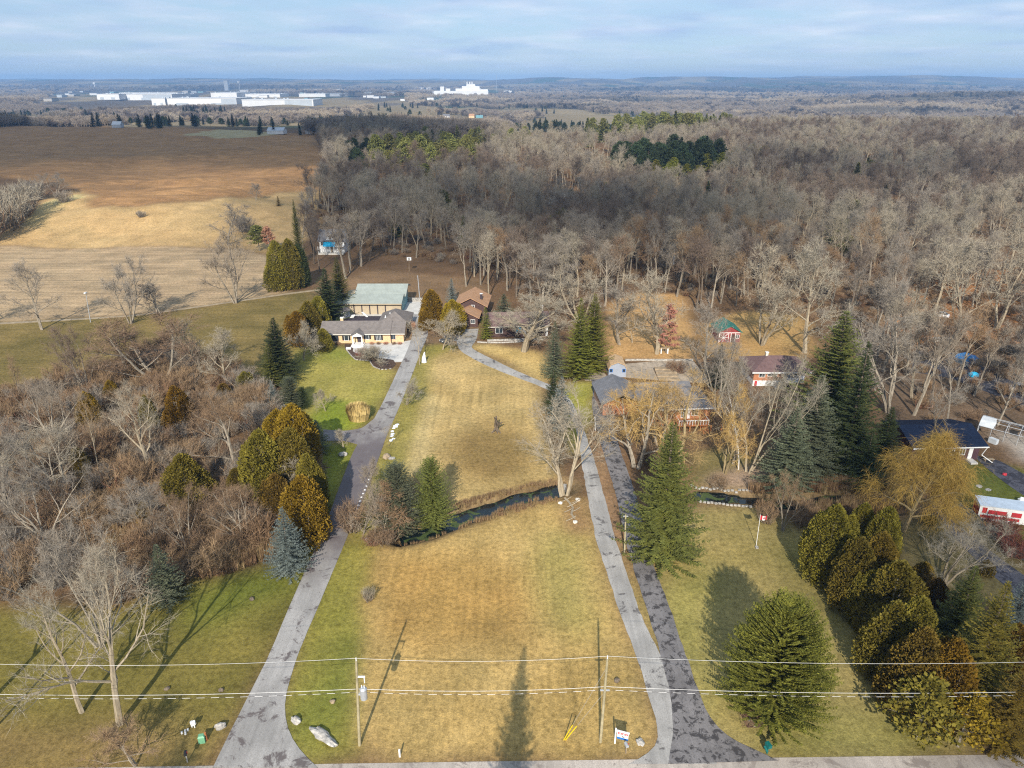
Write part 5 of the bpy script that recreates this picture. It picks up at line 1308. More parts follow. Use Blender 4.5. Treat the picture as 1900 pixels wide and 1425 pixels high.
# ------------------------------------------------------------------ buildings
def frame_at(name, label, cat, pl, pr, group=None):
    """root Empty at the ground point under pixel pl, x axis towards pixel pr; returns root, length"""
    a = G(*pl); b = G(*pr)
    if pl[1] < 300: b = (a[0] + (pr[0] - pl[0]) / FPX * (a[1] * cos(PITCH) + (CAMH - a[2]) * sin(PITCH)), a[1], a[2])
    L = math.hypot(b[0] - a[0], b[1] - a[1])
    t = thing(name, label, cat, (a[0], a[1], min(a[2], b[2])), math.atan2(b[1] - a[1], b[0] - a[0]), group)
    return t, L
def window(par, x0, x1, z0, z1, y=0.0, mull=1, fm='white', gm='glass', shut=None, axis='x'):
    f = MB(); t = .09
    def bx(a0, b0, a1, b1, y0, y1):
        if axis == 'x': f.box(a0, y0, b0, a1, y1, b1)
        else: f.box(y0, a0, b0, y1, a1, b1)
    o, i = (y - .06, y + .02) if axis == 'x' else (y - .02, y + .06)
    bx(x0 - t, z0 - t, x1 + t, z0, o, i); bx(x0 - t, z1, x1 + t, z1 + t, o, i); bx(x0 - t, z0, x0, z1, o, i); bx(x1, z0, x1 + t, z1, o, i)
    for k in range(1, mull + 1):
        xm = x0 + (x1 - x0) * k / (mull + 1); bx(xm - .035, z0, xm + .035, z1, o, i)
    w = f.build('window', M[fm], par)
    g = MB(); g.box(*((x0, y - .025, z0, x1, y - .004, z1) if axis == 'x' else (y + .004, x0, z0, y + .025, x1, z1))).build('pane', M[gm], w)
    if shut:
        for a, b in ((x0 - t - .45, x0 - t - .01), (x1 + t + .01, x1 + t + .45)):
            MB().box(a, y - .05, z0, b, y - .002, z1).build('shutter', M[shut], par)
    return w
def door(par, x0, x1, z1, y=0.0, mat='darkwall', knob=True):
    d = MB().box(x0, y - .07, .02, x1, y - .003, z1).build('door', M[mat], par)
    if knob: MB().tube((x1 - .12, y - .12, 1.0), (x1 - .12, y - .06, 1.0), .035).build('handle', M['metal'], d)
    return d
def chimney(par, x, y, z0, z1, s=.55, mat='stucco'):
    c = MB().box(x - s / 2, y - s / 2, z0, x + s / 2, y + s / 2, z1).build('chimney', M[mat], par)
    MB().box(x - s / 2 - .08, y - s / 2 - .08, z1, x + s / 2 + .08, y + s / 2 + .08, z1 + .12).build('chimney_cap', M['white'], c)
    return c

# --- ranch house
t, L = frame_at('ranch_house', 'long beige ranch house with grey shingle roof and gabled white porch', 'house', (599, 637), (749, 636))
x1 = L * .845
MB().gwall(0, x1, 0, 7.6, 2.55, 4.25).build('wall', M['stucco'], t)
MB().gwall(x1 + .01, L, .35, 7.2, 2.45, 4.1).build('wall', M['stucco'], t)
MB().gable(-.55, x1 + .05, -.7, 8.3, 2.58, 4.62, .2).build('roof', M['roof_grey'], t)
MB().gable(x1 + .06, L + .45, -.35, 7.9, 2.50, 4.42, .2).build('roof', M['roof_grey'], t)
MB().box(-.55, -.80, 2.40, x1 + .05, -.71, 2.60).build('gutter', M['offwhite'], t)
MB().box(x1 + .12, -.46, 2.32, L + .45, -.36, 2.52).build('gutter', M['offwhite'], t)
MB().tube((x1 + .02, -.5, 2.4), (x1 + .02, -.12, .1), .06).build('downpipe', M['brown_wall'], t)
px = lambda u: (u - 599) / 150 * L
window(t, px(604.5), px(615), .75, 2.05, 0, 1, 'darkwall'); window(t, px(617.5), px(628.5), .75, 2.05, 0, 2, 'darkwall')
window(t, px(640), px(647), .75, 2.05, 0, 0, 'white', shut='black'); window(t, px(680), px(685), 1.0, 2.05, 0, 0, 'white', shut='black')
window(t, px(699), px(707), .75, 2.05, 0, 2, 'white', shut='black'); window(t, px(726.5), px(733.5), .9, 2.1, .35, 1, 'grey_paint')
door(t, px(663.5), px(670.5), 2.15, 0)
p0, p1 = px(657.5), px(675.5)
MB().box(p0, -1.95, 2.35, p1, -1.8, 2.6).build('porch_beam', M['white'], t)
MB().add([(p0, -1.95, 2.6), (p1, -1.95, 2.6), ((p0 + p1) / 2, -1.95, 3.25), (p0, -1.8, 2.6), (p1, -1.8, 2.6), ((p0 + p1) / 2, -1.8, 3.25)], [(0, 1, 2), (3, 5, 4), (0, 2, 5, 3), (1, 4, 5, 2)]).build('porch_gable', M['white'], t)
MB().gable(p0 - .45, p1 + .45, -2.25, 1.6, 2.62, 3.62, .14, 'y').build('porch_roof', M['roof_grey'], t)
for q in (p0 + .1, p1 - .1): MB().box(q - .12, -1.94, .3, q + .12, -1.72, 2.36).build('porch_post', M['white'], t)
MB().box(p0 - .3, -3.0, 0, p1 + .3, -.02, .30).build('porch_floor', M['white'], t)
MB().box(p0, -3.4, 0, p1, -3.01, .15).build('step', M['white'], t)
chimney(t, px(631), 4.6, 3.2, 5.15, .7)
# rear wing with hip roof
MB().box(L * .66, 7.7, 0, L * 1.00, 16.5, 2.4).build('wall', M['darkwall'], t)
hp = MB().hip(-5.2, 5.2, -4.2, 4.2, 2.45, 4.85, .2, 4.0).build('roof', M['roof_grey'], t); hp.location = (L * .83, 12.4, 0); hp.rotation_euler[2] = pi / 2
MB().tube((L * .72, 9.5, 3.2), (L * .72, 9.5, 4.2), .35, .05).build('roof_vent', M['white'], t)
MB().tube((L * .77, 11.0, 3.9), (L * .77, 11.0, 4.5), .12).build('roof_vent', M['white'], t)
for i, (u, v) in enumerate([(610, .5), (622, .6), (634, .5), (646, .6), (690, .6), (702, .5), (712, .5), (730, .6), (741, .5)]):
    pass
# shrubs under the windows
for i, u in enumerate((606, 616, 627, 690, 703, 716, 731, 741)):
    g_ = G(u, 639)
    tm, cm, h0, w0 = recol('bush%d' % (i % 3), ('twig_red', 'oak_leaf' if i % 2 else 'twig_brown'))
    b_ = thing('bush', 'low reddish bush under the ranch house windows', 'bush', g_, rnd.uniform(0, 6), 'low bushes along the ranch house front')
    for n_, me_ in (('stem', tm), ('crown', cm)): obj(n_, me_, b_, scale=(1.3 / w0, 1.3 / w0, .7 / h0))
# planting bed with stone edging
P = PX((640, 638), (656, 640), (655, 652), (668, 660), (700, 664), (730, 668), (735, 676), (728, 684), (706, 686), (692, 680), (686, 670), (660, 668), (648, 656), (640, 648))
V = [(a, b, .05) for a, b in P] + [(a, b, -.1) for a, b in P]; n = len(P)
me = bpy.data.meshes.new('planting_bed'); me.from_pydata(V, [], [tuple(range(n))[::-1]] + [(i, n + i, n + (i + 1) % n, (i + 1) % n) for i in range(n)]); me.materials.append(M['mulch'])
bed = tag(obj('planting_bed', me), 'dark mulch bed with curving pale stone edge before the forecourt', 'flower bed')
es = None
ed = PX((728, 684), (720, 686), (706, 686), (697, 683), (692, 680), (688, 674), (686, 670), (672, 669), (660, 668), (653, 662), (648, 656), (643, 650))
for a, b in zip(ed[:-1], ed[1:]):
    dd = math.hypot(b[0] - a[0], b[1] - a[1]); k = max(1, int(dd / .6))
    for j in range(k):
        f = (j + .5) / k
        if es is None: es = MB().box(-.24, -.12, 0, .24, .12, .16).build('edging_stone', M['stone_pale'], bed)
        c = es if (a == ed[0] and j == 0) else es.copy()
        if c is not es: COL.objects.link(c); c.parent = bed
        c.location = (a[0] + (b[0] - a[0]) * f, a[1] + (b[1] - a[1]) * f, .04); c.rotation_euler = (0, 0, math.atan2(b[1] - a[1], b[0] - a[0]))

# --- metal roofed building behind
t, L = frame_at('pool_building', 'long low building with pale metal roof and beige wall behind the ranch house', 'building', (650, 583), (738, 583))
sx = L / 88
MB().gwall(-12 * sx, L + 1.0, 0, 15.0, 3.0, 4.7).build('wall', M['beige'], t)
MB().gable(-25 * sx, L + 1.4, -.9, 9.4, 3.3, 4.6, .15).build('roof', M['roof_metal'], t)
MB().gable(3 * sx, L + 1.9, 4.6, 16.5, 4.0, 6.0, .15).build('roof', M['roof_metal'], t)
MB().box(-25 * sx, -1.0, 3.05, L + 1.4, -.91, 3.32).build('gutter', M['beige'], t)
for k in range(5): MB().box(7 * sx + k * 14.5 * sx, -.14, 0, 7 * sx + k * 14.5 * sx + .28, -.01, 3.0).build('wall_post', M['darkwall'], t)
MB().box(L + 1.01, 2, 0, L + 1.1, 13, 3.4).build('side_wall', M['far_teal'], t)
# garden room with faceted roof
x, y, z = G(637, 589)
t = thing('garden_room', 'small white eight sided garden room with dark pointed roof at the pool building', 'gazebo', (x, y, 0))
mb = MB(); mb.tube((0, 0, 0), (0, 0, 2.1), 1.9, n=8); mb.build('wall', M['grey_paint'], t)
MB().tube((0, 0, 2.12), (0, 0, 3.4), 2.3, .05, n=8).build('roof', M['roof_grey'], t)
window(t, -1.2, -.6, .9, 1.9, -1.80); MB().box(.35, -1.86, .05, 1.15, -1.78, 2.0).build('door', M['white'], t)
# courtyard: dark pool cover with three pale curled covers
flat('courtyard', [(640, 583), (735, 583), (722, 594), (620, 596), (605, 592)], M['concrete'], .02, 'pale paved courtyard between ranch house and metal roofed building')
t = thing('pool_cover', 'dark tarpaulin over the pool behind the ranch house', 'pool cover', (*H0(668, 592.5), .0))
MB().box(-7, -2.0, .03, 6.5, 1.9, .35).build('tarpaulin', M['darkwall'], t)
MB().box(-7.2, -2.2, .0, 6.7, 2.1, .12).build('pool_rim', M['concrete'], t)
for k, (u, v, h, ln, lb) in enumerate([(655, 592, 1.3, .9, 'left of the three'), (678, 590, 1.8, -1.2, 'middle of the three'), (703, 581, 2.6, -1.3, 'right of the three')]):
    x, y = H0(u, v); mb = MB()
    for i in range(6):
        f0, f1 = i / 6, (i + 1) / 6
        mb.box(ln * (-.5 + f0) - .35, -.2 - .6 * f0, h * (f0 ** .7), ln * (-.5 + f1) + .35, .1 - .6 * f0, h * (f1 ** .7) + .05)
    tag(mb.build('umbrella_cover', M['white'], None, (x, y, .03)), 'curled white folded canopy in the courtyard, %s' % lb, 'canopy')
# retaining wall of stones at the pad
t = thing('stone_retaining_wall', 'low dry stone wall behind the concrete pad', 'wall', (*H0(750, 559.5), 0))
wl_ = H0(790, 558)[0] - H0(750, 559.5)[0]
st0 = None
for r in range(3):
    for c in range(int(wl_ / .55)):
        o = MB().box(-.25, -.25, 0, .25, .25, .36).build('stone', M['stone_grey'], t) if st0 is None else st0.copy()
        if st0 is None: st0 = o
        else: COL.objects.link(o); o.parent = t
        o.location = (c * .55 + .25 * (r % 2), rnd.gauss(0, .05) + r * .08, r * .38); o.rotation_euler = (0, 0, rnd.gauss(0, .08)); o.scale = (rnd.uniform(.85, 1.05), 1, rnd.uniform(.85, 1.05))
# pale leaning pole
def pole(name, label, cat, foot, top, r=.13, mat='pole', dx=None):
    x, y, z = G(*foot); h = top_h(foot[0], foot[1], top[1])
    v = (712.5 - top[1]) / FPX; dep = y * cos(PITCH) + (CAMH - h - z) * sin(PITCH)
    xt = (top[0] - 950) / FPX * dep
    t = thing(name, label, cat, (x, y, z))
    MB().tube((0, 0, -.3), (xt - x, 0, h), r, r * .7, 10).build('pole_shaft', M[mat], t)
    return t, h, xt - x
pole('light_pole', 'pale leaning wooden pole beside the concrete pad', 'pole', (779, 556), (775, 511), .16, 'metal')
t, h, d_ = pole('light_pole', 'thin grey lamp pole on the farm track at the left', 'pole', (168, 598), (159, 543), .12, 'metal'); MB().box(d_ - .1, -.8, h - .1, d_ + .35, .1, h + .18).build('lamp_head', M['white'], t)

# --- brown gabled house
t, L = frame_at('brown_house', 'narrow brown board house with two stepped tan gable roofs', 'house', (848, 606), (876, 611))
t.rotation_euler[2] = RAD(-4)
MB().gwall(0, 5.6, 0, 6, 2.6, 3.9, 'y').build('wall', M['brown_wall'], t)
MB().gable(-.5, 6.1, -.6, 6.5, 2.6, 4.2, .18, 'y').build('roof', M['roof_tan'], t)
MB().gwall(-.9, 7.0, 6.02, 16, 4.0, 6.0, 'y').build('wall', M['brown_wall'], t)
MB().gable(-1.6, 7.7, 5.3, 16.8, 4.0, 6.4, .18, 'y').build('roof', M['roof_tan'], t)
chimney(t, 5.6, 9, 4.5, 6.6, .6, 'darkwall')
door(t, 2.0, 3.0, 2.1); window(t, 3.8, 4.8, 1.0, 2.0); window(t, 3.2, 4.0, 3.2, 4.2, 6.0)
for k in range(3): window(t, 7.5 + k * 2.6, 8.6 + k * 2.6, 1.2, 2.4, 7.0, 1, 'wood', axis='y')

# --- dark house behind the oak
t, L = frame_at('dark_house', 'dark brick house with brown roof half hidden behind the oak', 'house', (903, 626), (1016, 623))
MB().gwall(0, L, 0, 8, 3.0, 5.2).build('wall', M['brown_wall'], t)
MB().gable(-.6, L + .6, -.7, 8.7, 3.0, 5.4, .2).build('roof', M['roof_brown'], t)
MB().box(-.6, -.8, 2.85, L + .6, -.71, 3.02).build('gutter', M['offwhite'], t)
window(t, L * .48, L * .56, 1.2, 2.6, 0, 1, 'white', 'tarp_cyan'); window(t, L * .15, L * .26, 1.1, 2.4); window(t, L * .68, L * .8, 1.1, 2.4); door(t, L * .6, L * .64, 2.1, 0, 'white')
chimney(t, L * .93, 4.6, 4.2, 6.6, .6, 'offwhite')
MB().box(L - .5, -.02, 0, L + .03, -.0, 2.8).build('corner_board', M['white'], t)
MB().box(0, -3.2, 0, L * .9, -2.95, .5).build('garden_wall', M['stone_pale'], t)

# --- shed
t, L = frame_at('garden_shed', 'small grey shed with sandy barn shaped roof and blue trim', 'shed', (1129, 700), (1161, 700))
prof = [(0, 0), (0, 2.1), (L * .1, 2.9), (L / 2, 3.5), (L * .9, 2.9), (L, 2.1), (L, 0)]
n = len(prof)
MB().add([(a, 0, b) for a, b in prof] + [(a, 4.6, b) for a, b in prof], [tuple(range(n))[::-1], tuple(range(n, 2 * n))] + [(i, (i + 1) % n, n + (i + 1) % n, n + i) for i in range(n)]).build('wall', M['grey_paint'], t)
rp_ = [(-.2, 2.0), (L * .08, 3.02), (L / 2, 3.66), (L * .92, 3.02), (L + .2, 2.0), (L + .08, 1.98), (L * .89, 2.92), (L / 2, 3.53), (L * .11, 2.92), (-.08, 1.98)]
n = len(rp_)
MB().add([(a, -.3, b) for a, b in rp_] + [(a, 4.9, b) for a, b in rp_], [(0, 1, 8, 9), (1, 2, 7, 8), (2, 3, 6, 7), (3, 4, 5, 6)] + [(n + 9, n + 8, n + 1, n), (n + 8, n + 7, n + 2, n + 1), (n + 7, n + 6, n + 3, n + 2), (n + 6, n + 5, n + 4, n + 3)] + [(i, n + i, n + (i + 1) % n, (i + 1) % n) for i in range(n)]).build('roof', M['roof_sand'], t)
MB().box(L * .28, -.06, .05, L * .72, -.003, 2.1).build('door', M['grey_paint'], t)
window(t, L * .06, L * .2, 1.3, 1.9, 0, 0, 'sign_blue'); window(t, L * .8, L * .94, 1.3, 1.9, 0, 0, 'sign_blue')

# --- brick house with deck
t, L = frame_at('brick_house', 'orange brick house with slate grey hip roof and white railed deck', 'house', (1195, 790), (1316, 786))
MB().box(0, 0, 0, L, 9.2, 3.6).build('wall', M['brick'], t)
MB().hip(-.6, L + .6, -.7, 9.9, 3.62, 5.9, .2, 4.8).build('roof', M['roof_slate'], t)
MB().box(-.6, -.8, 3.42, L + .6, -.71, 3.66).build('gutter', M['white'], t)
MB().box(-7.0, 5, 0, -.02, 14.5, 2.7).build('garage_wall', M['brick'], t)
MB().gable(-7.5, .8, 4.3, 15.2, 2.75, 4.6, .2, 'y').build('garage_roof', M['roof_slate'], t)
MB().box(L * .1, 9.22, 0, L * .9, 14.0, 2.6).build('rear_wall', M['brick'], t)
MB().gable(L * .05, L * .95, 8.9, 14.6, 2.7, 3.9, .2).build('rear_roof', M['roof_slate'], t)
u = lambda q: (q - 1195) / 121 * L
window(t, u(1202), u(1212), 1.9, 3.1); window(t, u(1262), u(1270), 1.6, 3.1); window(t, u(1281), u(1292), 1.9, 3.1); door(t, u(1273), u(1278), 3.0, 0, 'white')
dk = MB().box(u(1250), -3.0, 1.05, u(1304), -.02, 1.25).build('deck', M['wood_red'], t)
for k in range(5): MB().box(u(1250) + .1 + k * 2.0, -2.9, 0, u(1250) + .28 + k * 2.0, -2.72, 1.05).build('deck_post', M['wood_red'], t)
for k in range(12):
    xx_ = u(1250) + (u(1304) - u(1250)) * k / 11
    MB().box(xx_ - .04, -2.98, 1.25, xx_ + .04, -2.9, 2.2).build('railing_post', M['white'], t)
MB().box(u(1250) - .04, -3.0, 2.15, u(1304) + .04, -2.88, 2.25).build('railing', M['white'], t)
for q in (u(1250), u(1304) - .08): MB().box(q, -2.88, 2.15, q + .08, -.05, 2.25).build('railing', M['white'], t)
for k in range(4): MB().box(u(1304) - 1.3, -3.3 - k * .3, 0, u(1304) - .2, -3.01 - k * .3, .95 - k * .24).build('step', M['wood_red'], t)
# stepped timber terrace behind
t = thing('timber_stack', 'pale stacked timber terrace behind the brick house roof', 'terrace', (*H0(1222, 706), 0))
for k in range(4): MB().box(0, k * 1.5, 0, 4.6, k * 1.5 + 1.4, .25 + k * .22).build('step', M['wood'], t)
t = thing('retaining_wall', 'low pale wall at the upper edge of the gravel patio', 'wall', (*H0(1160, 669.5), 0))
MB().box(0, -.15, 0, H0(1285, 669)[0] - H0(1160, 669.5)[0], .15, .45).build('wall_stones', M['stone_pale'], t)
# beam bench on the orange lawn
t = thing('beam_bench', 'white beam laid on two posts beside the tall tree on the orange lawn', 'bench', (*H0(1225, 656), 0))
MB().box(0, -.12, 1.3, 2.2, .12, 1.52).build('beam', M['wood'], t); MB().box(.05, -.1, 0, .3, .1, 1.3).build('leg', M['white'], t); MB().box(1.6, -.12, 0, 1.9, .12, 1.3).build('leg', M['white'], t)

# --- green roofed red barn
t, L = frame_at('red_barn', 'small red barn with green roof and white crossed boards', 'barn', (1332, 635), (1366, 635))
L = 5.4
MB().gwall(0, L, 0, 6.5, 2.6, 4.2, 'y').build('wall', M['barn_red'], t)
MB().gable(-.4, L + .4, -.4, 6.9, 2.65, 4.4, .15, 'y').build('roof', M['green_roof'], t)
for (a, b, c, d) in ((.2, .15, 2.3, 2.3), (.2, 2.3, 2.3, .15), (.2, 1.2, 2.3, 1.25), (1.2, .1, 1.25, 2.35)):
    MB().tube((a, -.06, b), (c, -.06, d), .07, n=4).build('cross_board', M['white'], t)
for a in (.1, 2.4, 3.0, 4.1): MB().box(a, -.08, 0, a + .14, -.004, 2.5).build('trim', M['white'], t)
MB().box(.1, -.08, 2.42, L - .1, -.004, 2.58).build('trim', M['white'], t)
door(t, 3.2, 4.0, 2.1, 0, 'brown_wall', False); window(t, 4.35, 5.1, 1.1, 1.9)

# --- bungalow
t, L = frame_at('bungalow', 'brick bungalow with plum brown roof, white basement wall and side stairs', 'house', (1396, 716), (1496, 716))
MB().box(0, 0, 0, L * .55, 8, 1.25).build('basement_wall', M['white'], t)
MB().box(0, .03, 1.26, L * .55, 8, 3.4).build('wall', M['brick'], t)
MB().box(L * .551, 1.6, 0, L, 8, 3.4).build('wall', M['grey_paint'], t)
MB().hip(-.7, L + .7, -.8, 8.8, 3.42, 5.5, .2, 4.6).build('roof', M['roof_brown'], t)
MB().box(-.7, -.9, 3.22, L * .55, -.81, 3.46).build('gutter', M['white'], t); MB().box(L * .55 + .02, -.9, 3.24, L + .7, -.81, 3.48).build('gutter', M['metal'], t)
window(t, L * .1, L * .2, 2.1, 3.0, .03); window(t, L * .26, L * .42, 2.3, 3.1, .03, 2); window(t, L * .62, L * .68, 1.9, 2.9, 1.6); window(t, L * .8, L * .95, 1.9, 2.9, 1.6, 2)
chimney(t, L * .32, 4.2, 4.7, 6.1, .5, 'offwhite')
MB().box(L * .56, -1.6, 1.3, L * .8, 1.55, 1.42).build('landing', M['white'], t)
for q in range(5): MB().box(L * .56 + q * .6, -1.6, 1.42, L * .56 + q * .6 + .07, -1.53, 2.3).build('railing_post', M['white'], t)
MB().box(L * .56, -1.62, 2.25, L * .8, -1.5, 2.33).build('railing', M['white'], t)
for k in range(5): MB().box(L * .48 - .3 * k, -1.5, 0, L * .48 - .3 * k + .29, -.3, 1.2 - .22 * k).build('step', M['concrete'], t)
door(t, L * .03, L * .075, 1.15, 0, 'red', False)

# --- navy roofed house
t, L = frame_at('navy_roof_house', 'dark house with navy blue gable roof, white framed windows and white door', 'house', (1688, 856), (1812, 853))
MB().gwall(0, L, 0, 9.2, 2.9, 4.2).build('wall', M['maroon'], t)
MB().gable(-.5, L + .9, -.8, 10, 2.95, 4.75, .15).build('roof', M['roof_navy'], t)
MB().box(-.5, -.92, 2.78, L + .9, -.81, 2.96).build('gutter', M['white'], t)
u = lambda q: (q - 1686) / 136 * L
window(t, u(1763), u(1771), 1.1, 2.2, 0, 1); window(t, u(1783), u(1793), 1.1, 2.2, 0, 1); window(t, u(1735), u(1743), 1.1, 2.2, 0, 1)
MB().box(u(1801), -.08, .1, u(1809), -.003, 2.5).build('door', M['white'], t); MB().box(u(1798), -1.6, 0, u(1812), -.05, .3).build('step', M['concrete'], t)
MB().path([(L + .6, -.86, 2.8), (L + .25, -.5, 1.2), (L + 1.8, -1.4, .15)], .07).build('downpipe', M['white'], t)
t = thing('picnic_bench', 'low dark bench on the grass beside the navy roofed house', 'bench', (*H0(1833, 856), 0)); MB().box(-.9, -.3, .42, .9, .3, .5).build('seat', M['wood'], t)
for q in (-.7, .6): MB().box(q, -.25, 0, q + .1, .25, .42).build('leg', M['wood'], t)

# --- carport frame
M['carport_sheet'] = plain('sheet_pale', (.50, .53, .55), .6, .12, 1)
t = thing('carport_frame', 'bare arched carport frame with one white sheeted end', 'carport', (*H0(1816, 799), 0), RAD(-42))
for k in range(5):
    y0 = k * 0 ; xk = k * 2.1
    MB().path([(xk, -2.2, 0), (xk, -2.2, 1.9), (xk, -1.2, 2.7), (xk, 0, 3.0), (xk, 1.2, 2.7), (xk, 2.2, 1.9), (xk, 2.2, 0)], .05, 6).build('hoop', M['metal'], t)
for (yy_, zz_) in ((-1.2, 2.7), (0, 3.0), (1.2, 2.7), (-2.2, 1.9), (2.2, 1.9)): MB().tube((0, yy_, zz_), (8.4, yy_, zz_), .04, n=6).build('rail', M['metal'], t)
prof = [(-2.25, .3), (-2.25, 1.95), (-1.25, 2.75), (0, 3.06), (1.25, 2.75), (2.25, 1.95), (2.25, .3)]
MB().add([(-.02, a, b) for a, b in prof] + [(-.06, a, b) for a, b in prof], [(0, 1, 2, 3, 4, 5, 6), (13, 12, 11, 10, 9, 8, 7)]).build('end_sheet', M['carport_sheet'], t)
MB().add([(0, -1.25, 2.80), (0, 0, 3.10), (0, 1.25, 2.80), (2.4, -1.25, 2.80), (2.2, 0, 3.1), (1.6, 1.25, 2.8), (0, -2.3, 1.98), (2.3, -2.3, 1.98)], [(0, 3, 4, 1), (1, 4, 5, 2), (6, 7, 3, 0)]).build('top_sheet', M['carport_sheet'], t)
MB().add([(7.2, -1.2, 2.78), (8.5, -1.2, 2.78), (8.5, 0, 3.08), (7.2, 0, 3.08), (8.5, 1.2, 2.78), (7.2, 1.2, 2.78)], [(0, 1, 2, 3), (3, 2, 4, 5)]).build('top_sheet', M['metal'], t)
tag(MB().box(-.4, -.7, 0, .4, .7, .9).build('storage_bin', M['carport_sheet'], None, (*H0(1842, 822), 0), (0, 0, .5)), 'white storage bin beside the carport frame', 'bin')

# --- trailer
t, L = frame_at('site_trailer', 'weathered white trailer with red stripes and pale blue roof', 'trailer', (1811, 966), (1869, 974))
L = 6.2
MB().box(0, 0, .35, L, 2.5, 2.75).build('body', M['white'], t)
MB().add([(-.1, -.1, 2.78), (L + .1, -.1, 2.78), (L + .1, 2.6, 2.92), (-.1, 2.6, 2.92), (-.1, -.1, 2.68), (L + .1, -.1, 2.68), (L + .1, 2.6, 2.78), (-.1, 2.6, 2.78)], [(0, 1, 2, 3), (0, 4, 5, 1), (1, 5, 6, 2), (2, 6, 7, 3), (3, 7, 4, 0), (7, 6, 5, 4)]).build('roof', plain('roof_paleblue', (.52, .60, .68), .5, .12, 1.5), t)
MB().box(.3, -.02, .7, L - .8, -.002, 1.15).build('stripe', M['red'], t)
MB().box(1.2, -.02, 1.45, 3.6, -.002, 2.1).build('stripe', M['red'], t); MB().box(4.2, -.02, 1.4, 5.5, -.002, 2.15).build('stripe', M['red'], t)
MB().box(-.02, .1, .6, -.002, 2.4, 2.2).build('stripe', M['red'], t); MB().box(.4, -.03, 1.5, 1.0, -.003, 2.4).build('stripe', M['red'], t)
for q in (1.6, 4.4): MB().tube((q, -.05, .35), (q, .25, .35), .35, n=14).build('wheel', M['rubber'], t)
# board fence
t = thing('board_fence', 'grey weathered board fence running diagonally along the dark lane', 'fence', (0, 0, 0))
fa_, fb_ = G(1777, 952), G(1905, 1046)
fl = math.hypot(fb_[0] - fa_[0], fb_[1] - fa_[1]); fd = ((fb_[0] - fa_[0]) / fl, (fb_[1] - fa_[1]) / fl)
fb0 = MB().box(-.09, -.015, 0, .09, .015, 1.8); b0_ = None; rr_ = math.atan2(fd[1], fd[0])
for k in range(int((fl + 6) / .205)):
    o = fb0.build('board', M['fence'], t) if b0_ is None else b0_.copy()
    if b0_ is None: b0_ = o
    else: COL.objects.link(o); o.parent = t
    o.location = (fa_[0] + fd[0] * k * .205, fa_[1] + fd[1] * k * .205, rnd.gauss(.04, .03)); o.rotation_euler = (rnd.gauss(0, .015), rnd.gauss(0, .008), rr_ + rnd.gauss(0, .02))
for hz in (.4, 1.45): MB().tube((fa_[0] - fd[1] * .06, fa_[1] + fd[0] * .06, hz), (fb_[0] + fd[0] * 6 - fd[1] * .06, fb_[1] + fd[1] * 6 + fd[0] * .06, hz), .05, n=4).build('rail', M['fence'], t)
def rock(px, py, sx, sy, sz, mat, name, label, cat='rock', rz=None, group=None, sub=2):
    import bmesh
    bm = bmesh.new(); bmesh.ops.create_icosphere(bm, subdivisions=sub + 1, radius=.5)
    s0 = rnd.uniform(0, 90)
    for v in bm.verts:
        k = 1 + .55 * (float(fbm(v.co.x * 3 + s0, v.co.y * 3 + v.co.z * 2.3 + s0, 3)) - .5) * 2
        v.co *= k
        v.co.x *= sx; v.co.y *= sy; v.co.z = v.co.z * sz + sz * .22
    me = bpy.data.meshes.new(name); bm.to_mesh(me); bm.free(); me.materials.append(M[mat])
    x, y, z = G(px, py)
    return tag(obj(name, me, None, (x, y, z), (0, 0, rnd.uniform(0, 6) if rz is None else rz)), label, cat, group)
rock(1895, 932, 1.2, 1.2, 1.2, 'white', 'propane_tank', 'white round tank beside the trailer', 'tank')
rock(1817, 902, 1.3, .8, .12, 'stone_pale', 'stone_slab', 'pale flat stone patch on the shaded lawn, left one', 'stone'); rock(1834, 909, 1.1, .8, .12, 'stone_pale', 'stone_slab', 'pale flat stone patch on the shaded lawn, right one', 'stone')
rock(1863, 881, .8, .6, .5, 'red', 'garden_pot', 'dark red planter on the shaded lawn', 'planter')

# --- victorian house with blue tarp
t, L = frame_at('white_house', 'white gabled house with bright blue tarp over the porch at the wood edge', 'house', (594, 470), (640, 470))
MB().gwall(0, L, 0, 8, 4.8, 8.2).build('wall', M['white'], t)
MB().gable(-.5, L + .5, -.6, 8.6, 4.8, 8.4, .2).build('roof', M['roof_slate'], t)
MB().add([(L * .32, -.62, 5.2), (L * .62, -.62, 5.2), (L * .47, -.62, 8.2), (L * .32, 2.6, 5.2), (L * .62, 2.6, 5.2), (L * .47, 2.6, 8.2)], [(0, 1, 2), (3, 5, 4), (0, 2, 5, 3), (1, 4, 5, 2), (0, 3, 4, 1)]).build('dormer', M['white'], t)
window(t, L * .42, L * .52, 5.5, 6.8, -.63); window(t, L * .08, L * .2, 3.0, 4.3); window(t, L * .7, L * .82, 3.0, 4.3)
MB().add([(L * .2, -.1, 4.5), (L * .68, -.1, 4.5), (L * .68, -2.6, 3.2), (L * .2, -2.6, 3.2), (L * .2, -.1, 4.4), (L * .68, -.1, 4.4), (L * .68, -2.6, 3.1), (L * .2, -2.6, 3.1)], [(0, 3, 2, 1), (4, 5, 6, 7), (3, 7, 6, 2), (0, 4, 7, 3), (1, 2, 6, 5)]).build('tarp', M['tarp_cyan'], t)
MB().box(0, -2.6, 0, L, -.02, .5).build('porch_floor', M['offwhite'], t)
for k in range(7): MB().box(k * L / 6.3, -2.55, .5, k * L / 6.3 + .16, -2.4, 3.1).build('porch_post', M['white'], t)
MB().box(L * .7, -2.7, 3.1, L + .3, -.05, 3.3).build('porch_roof', M['white'], t)
door(t, L * .45, L * .53, 2.5, 0, 'wood')

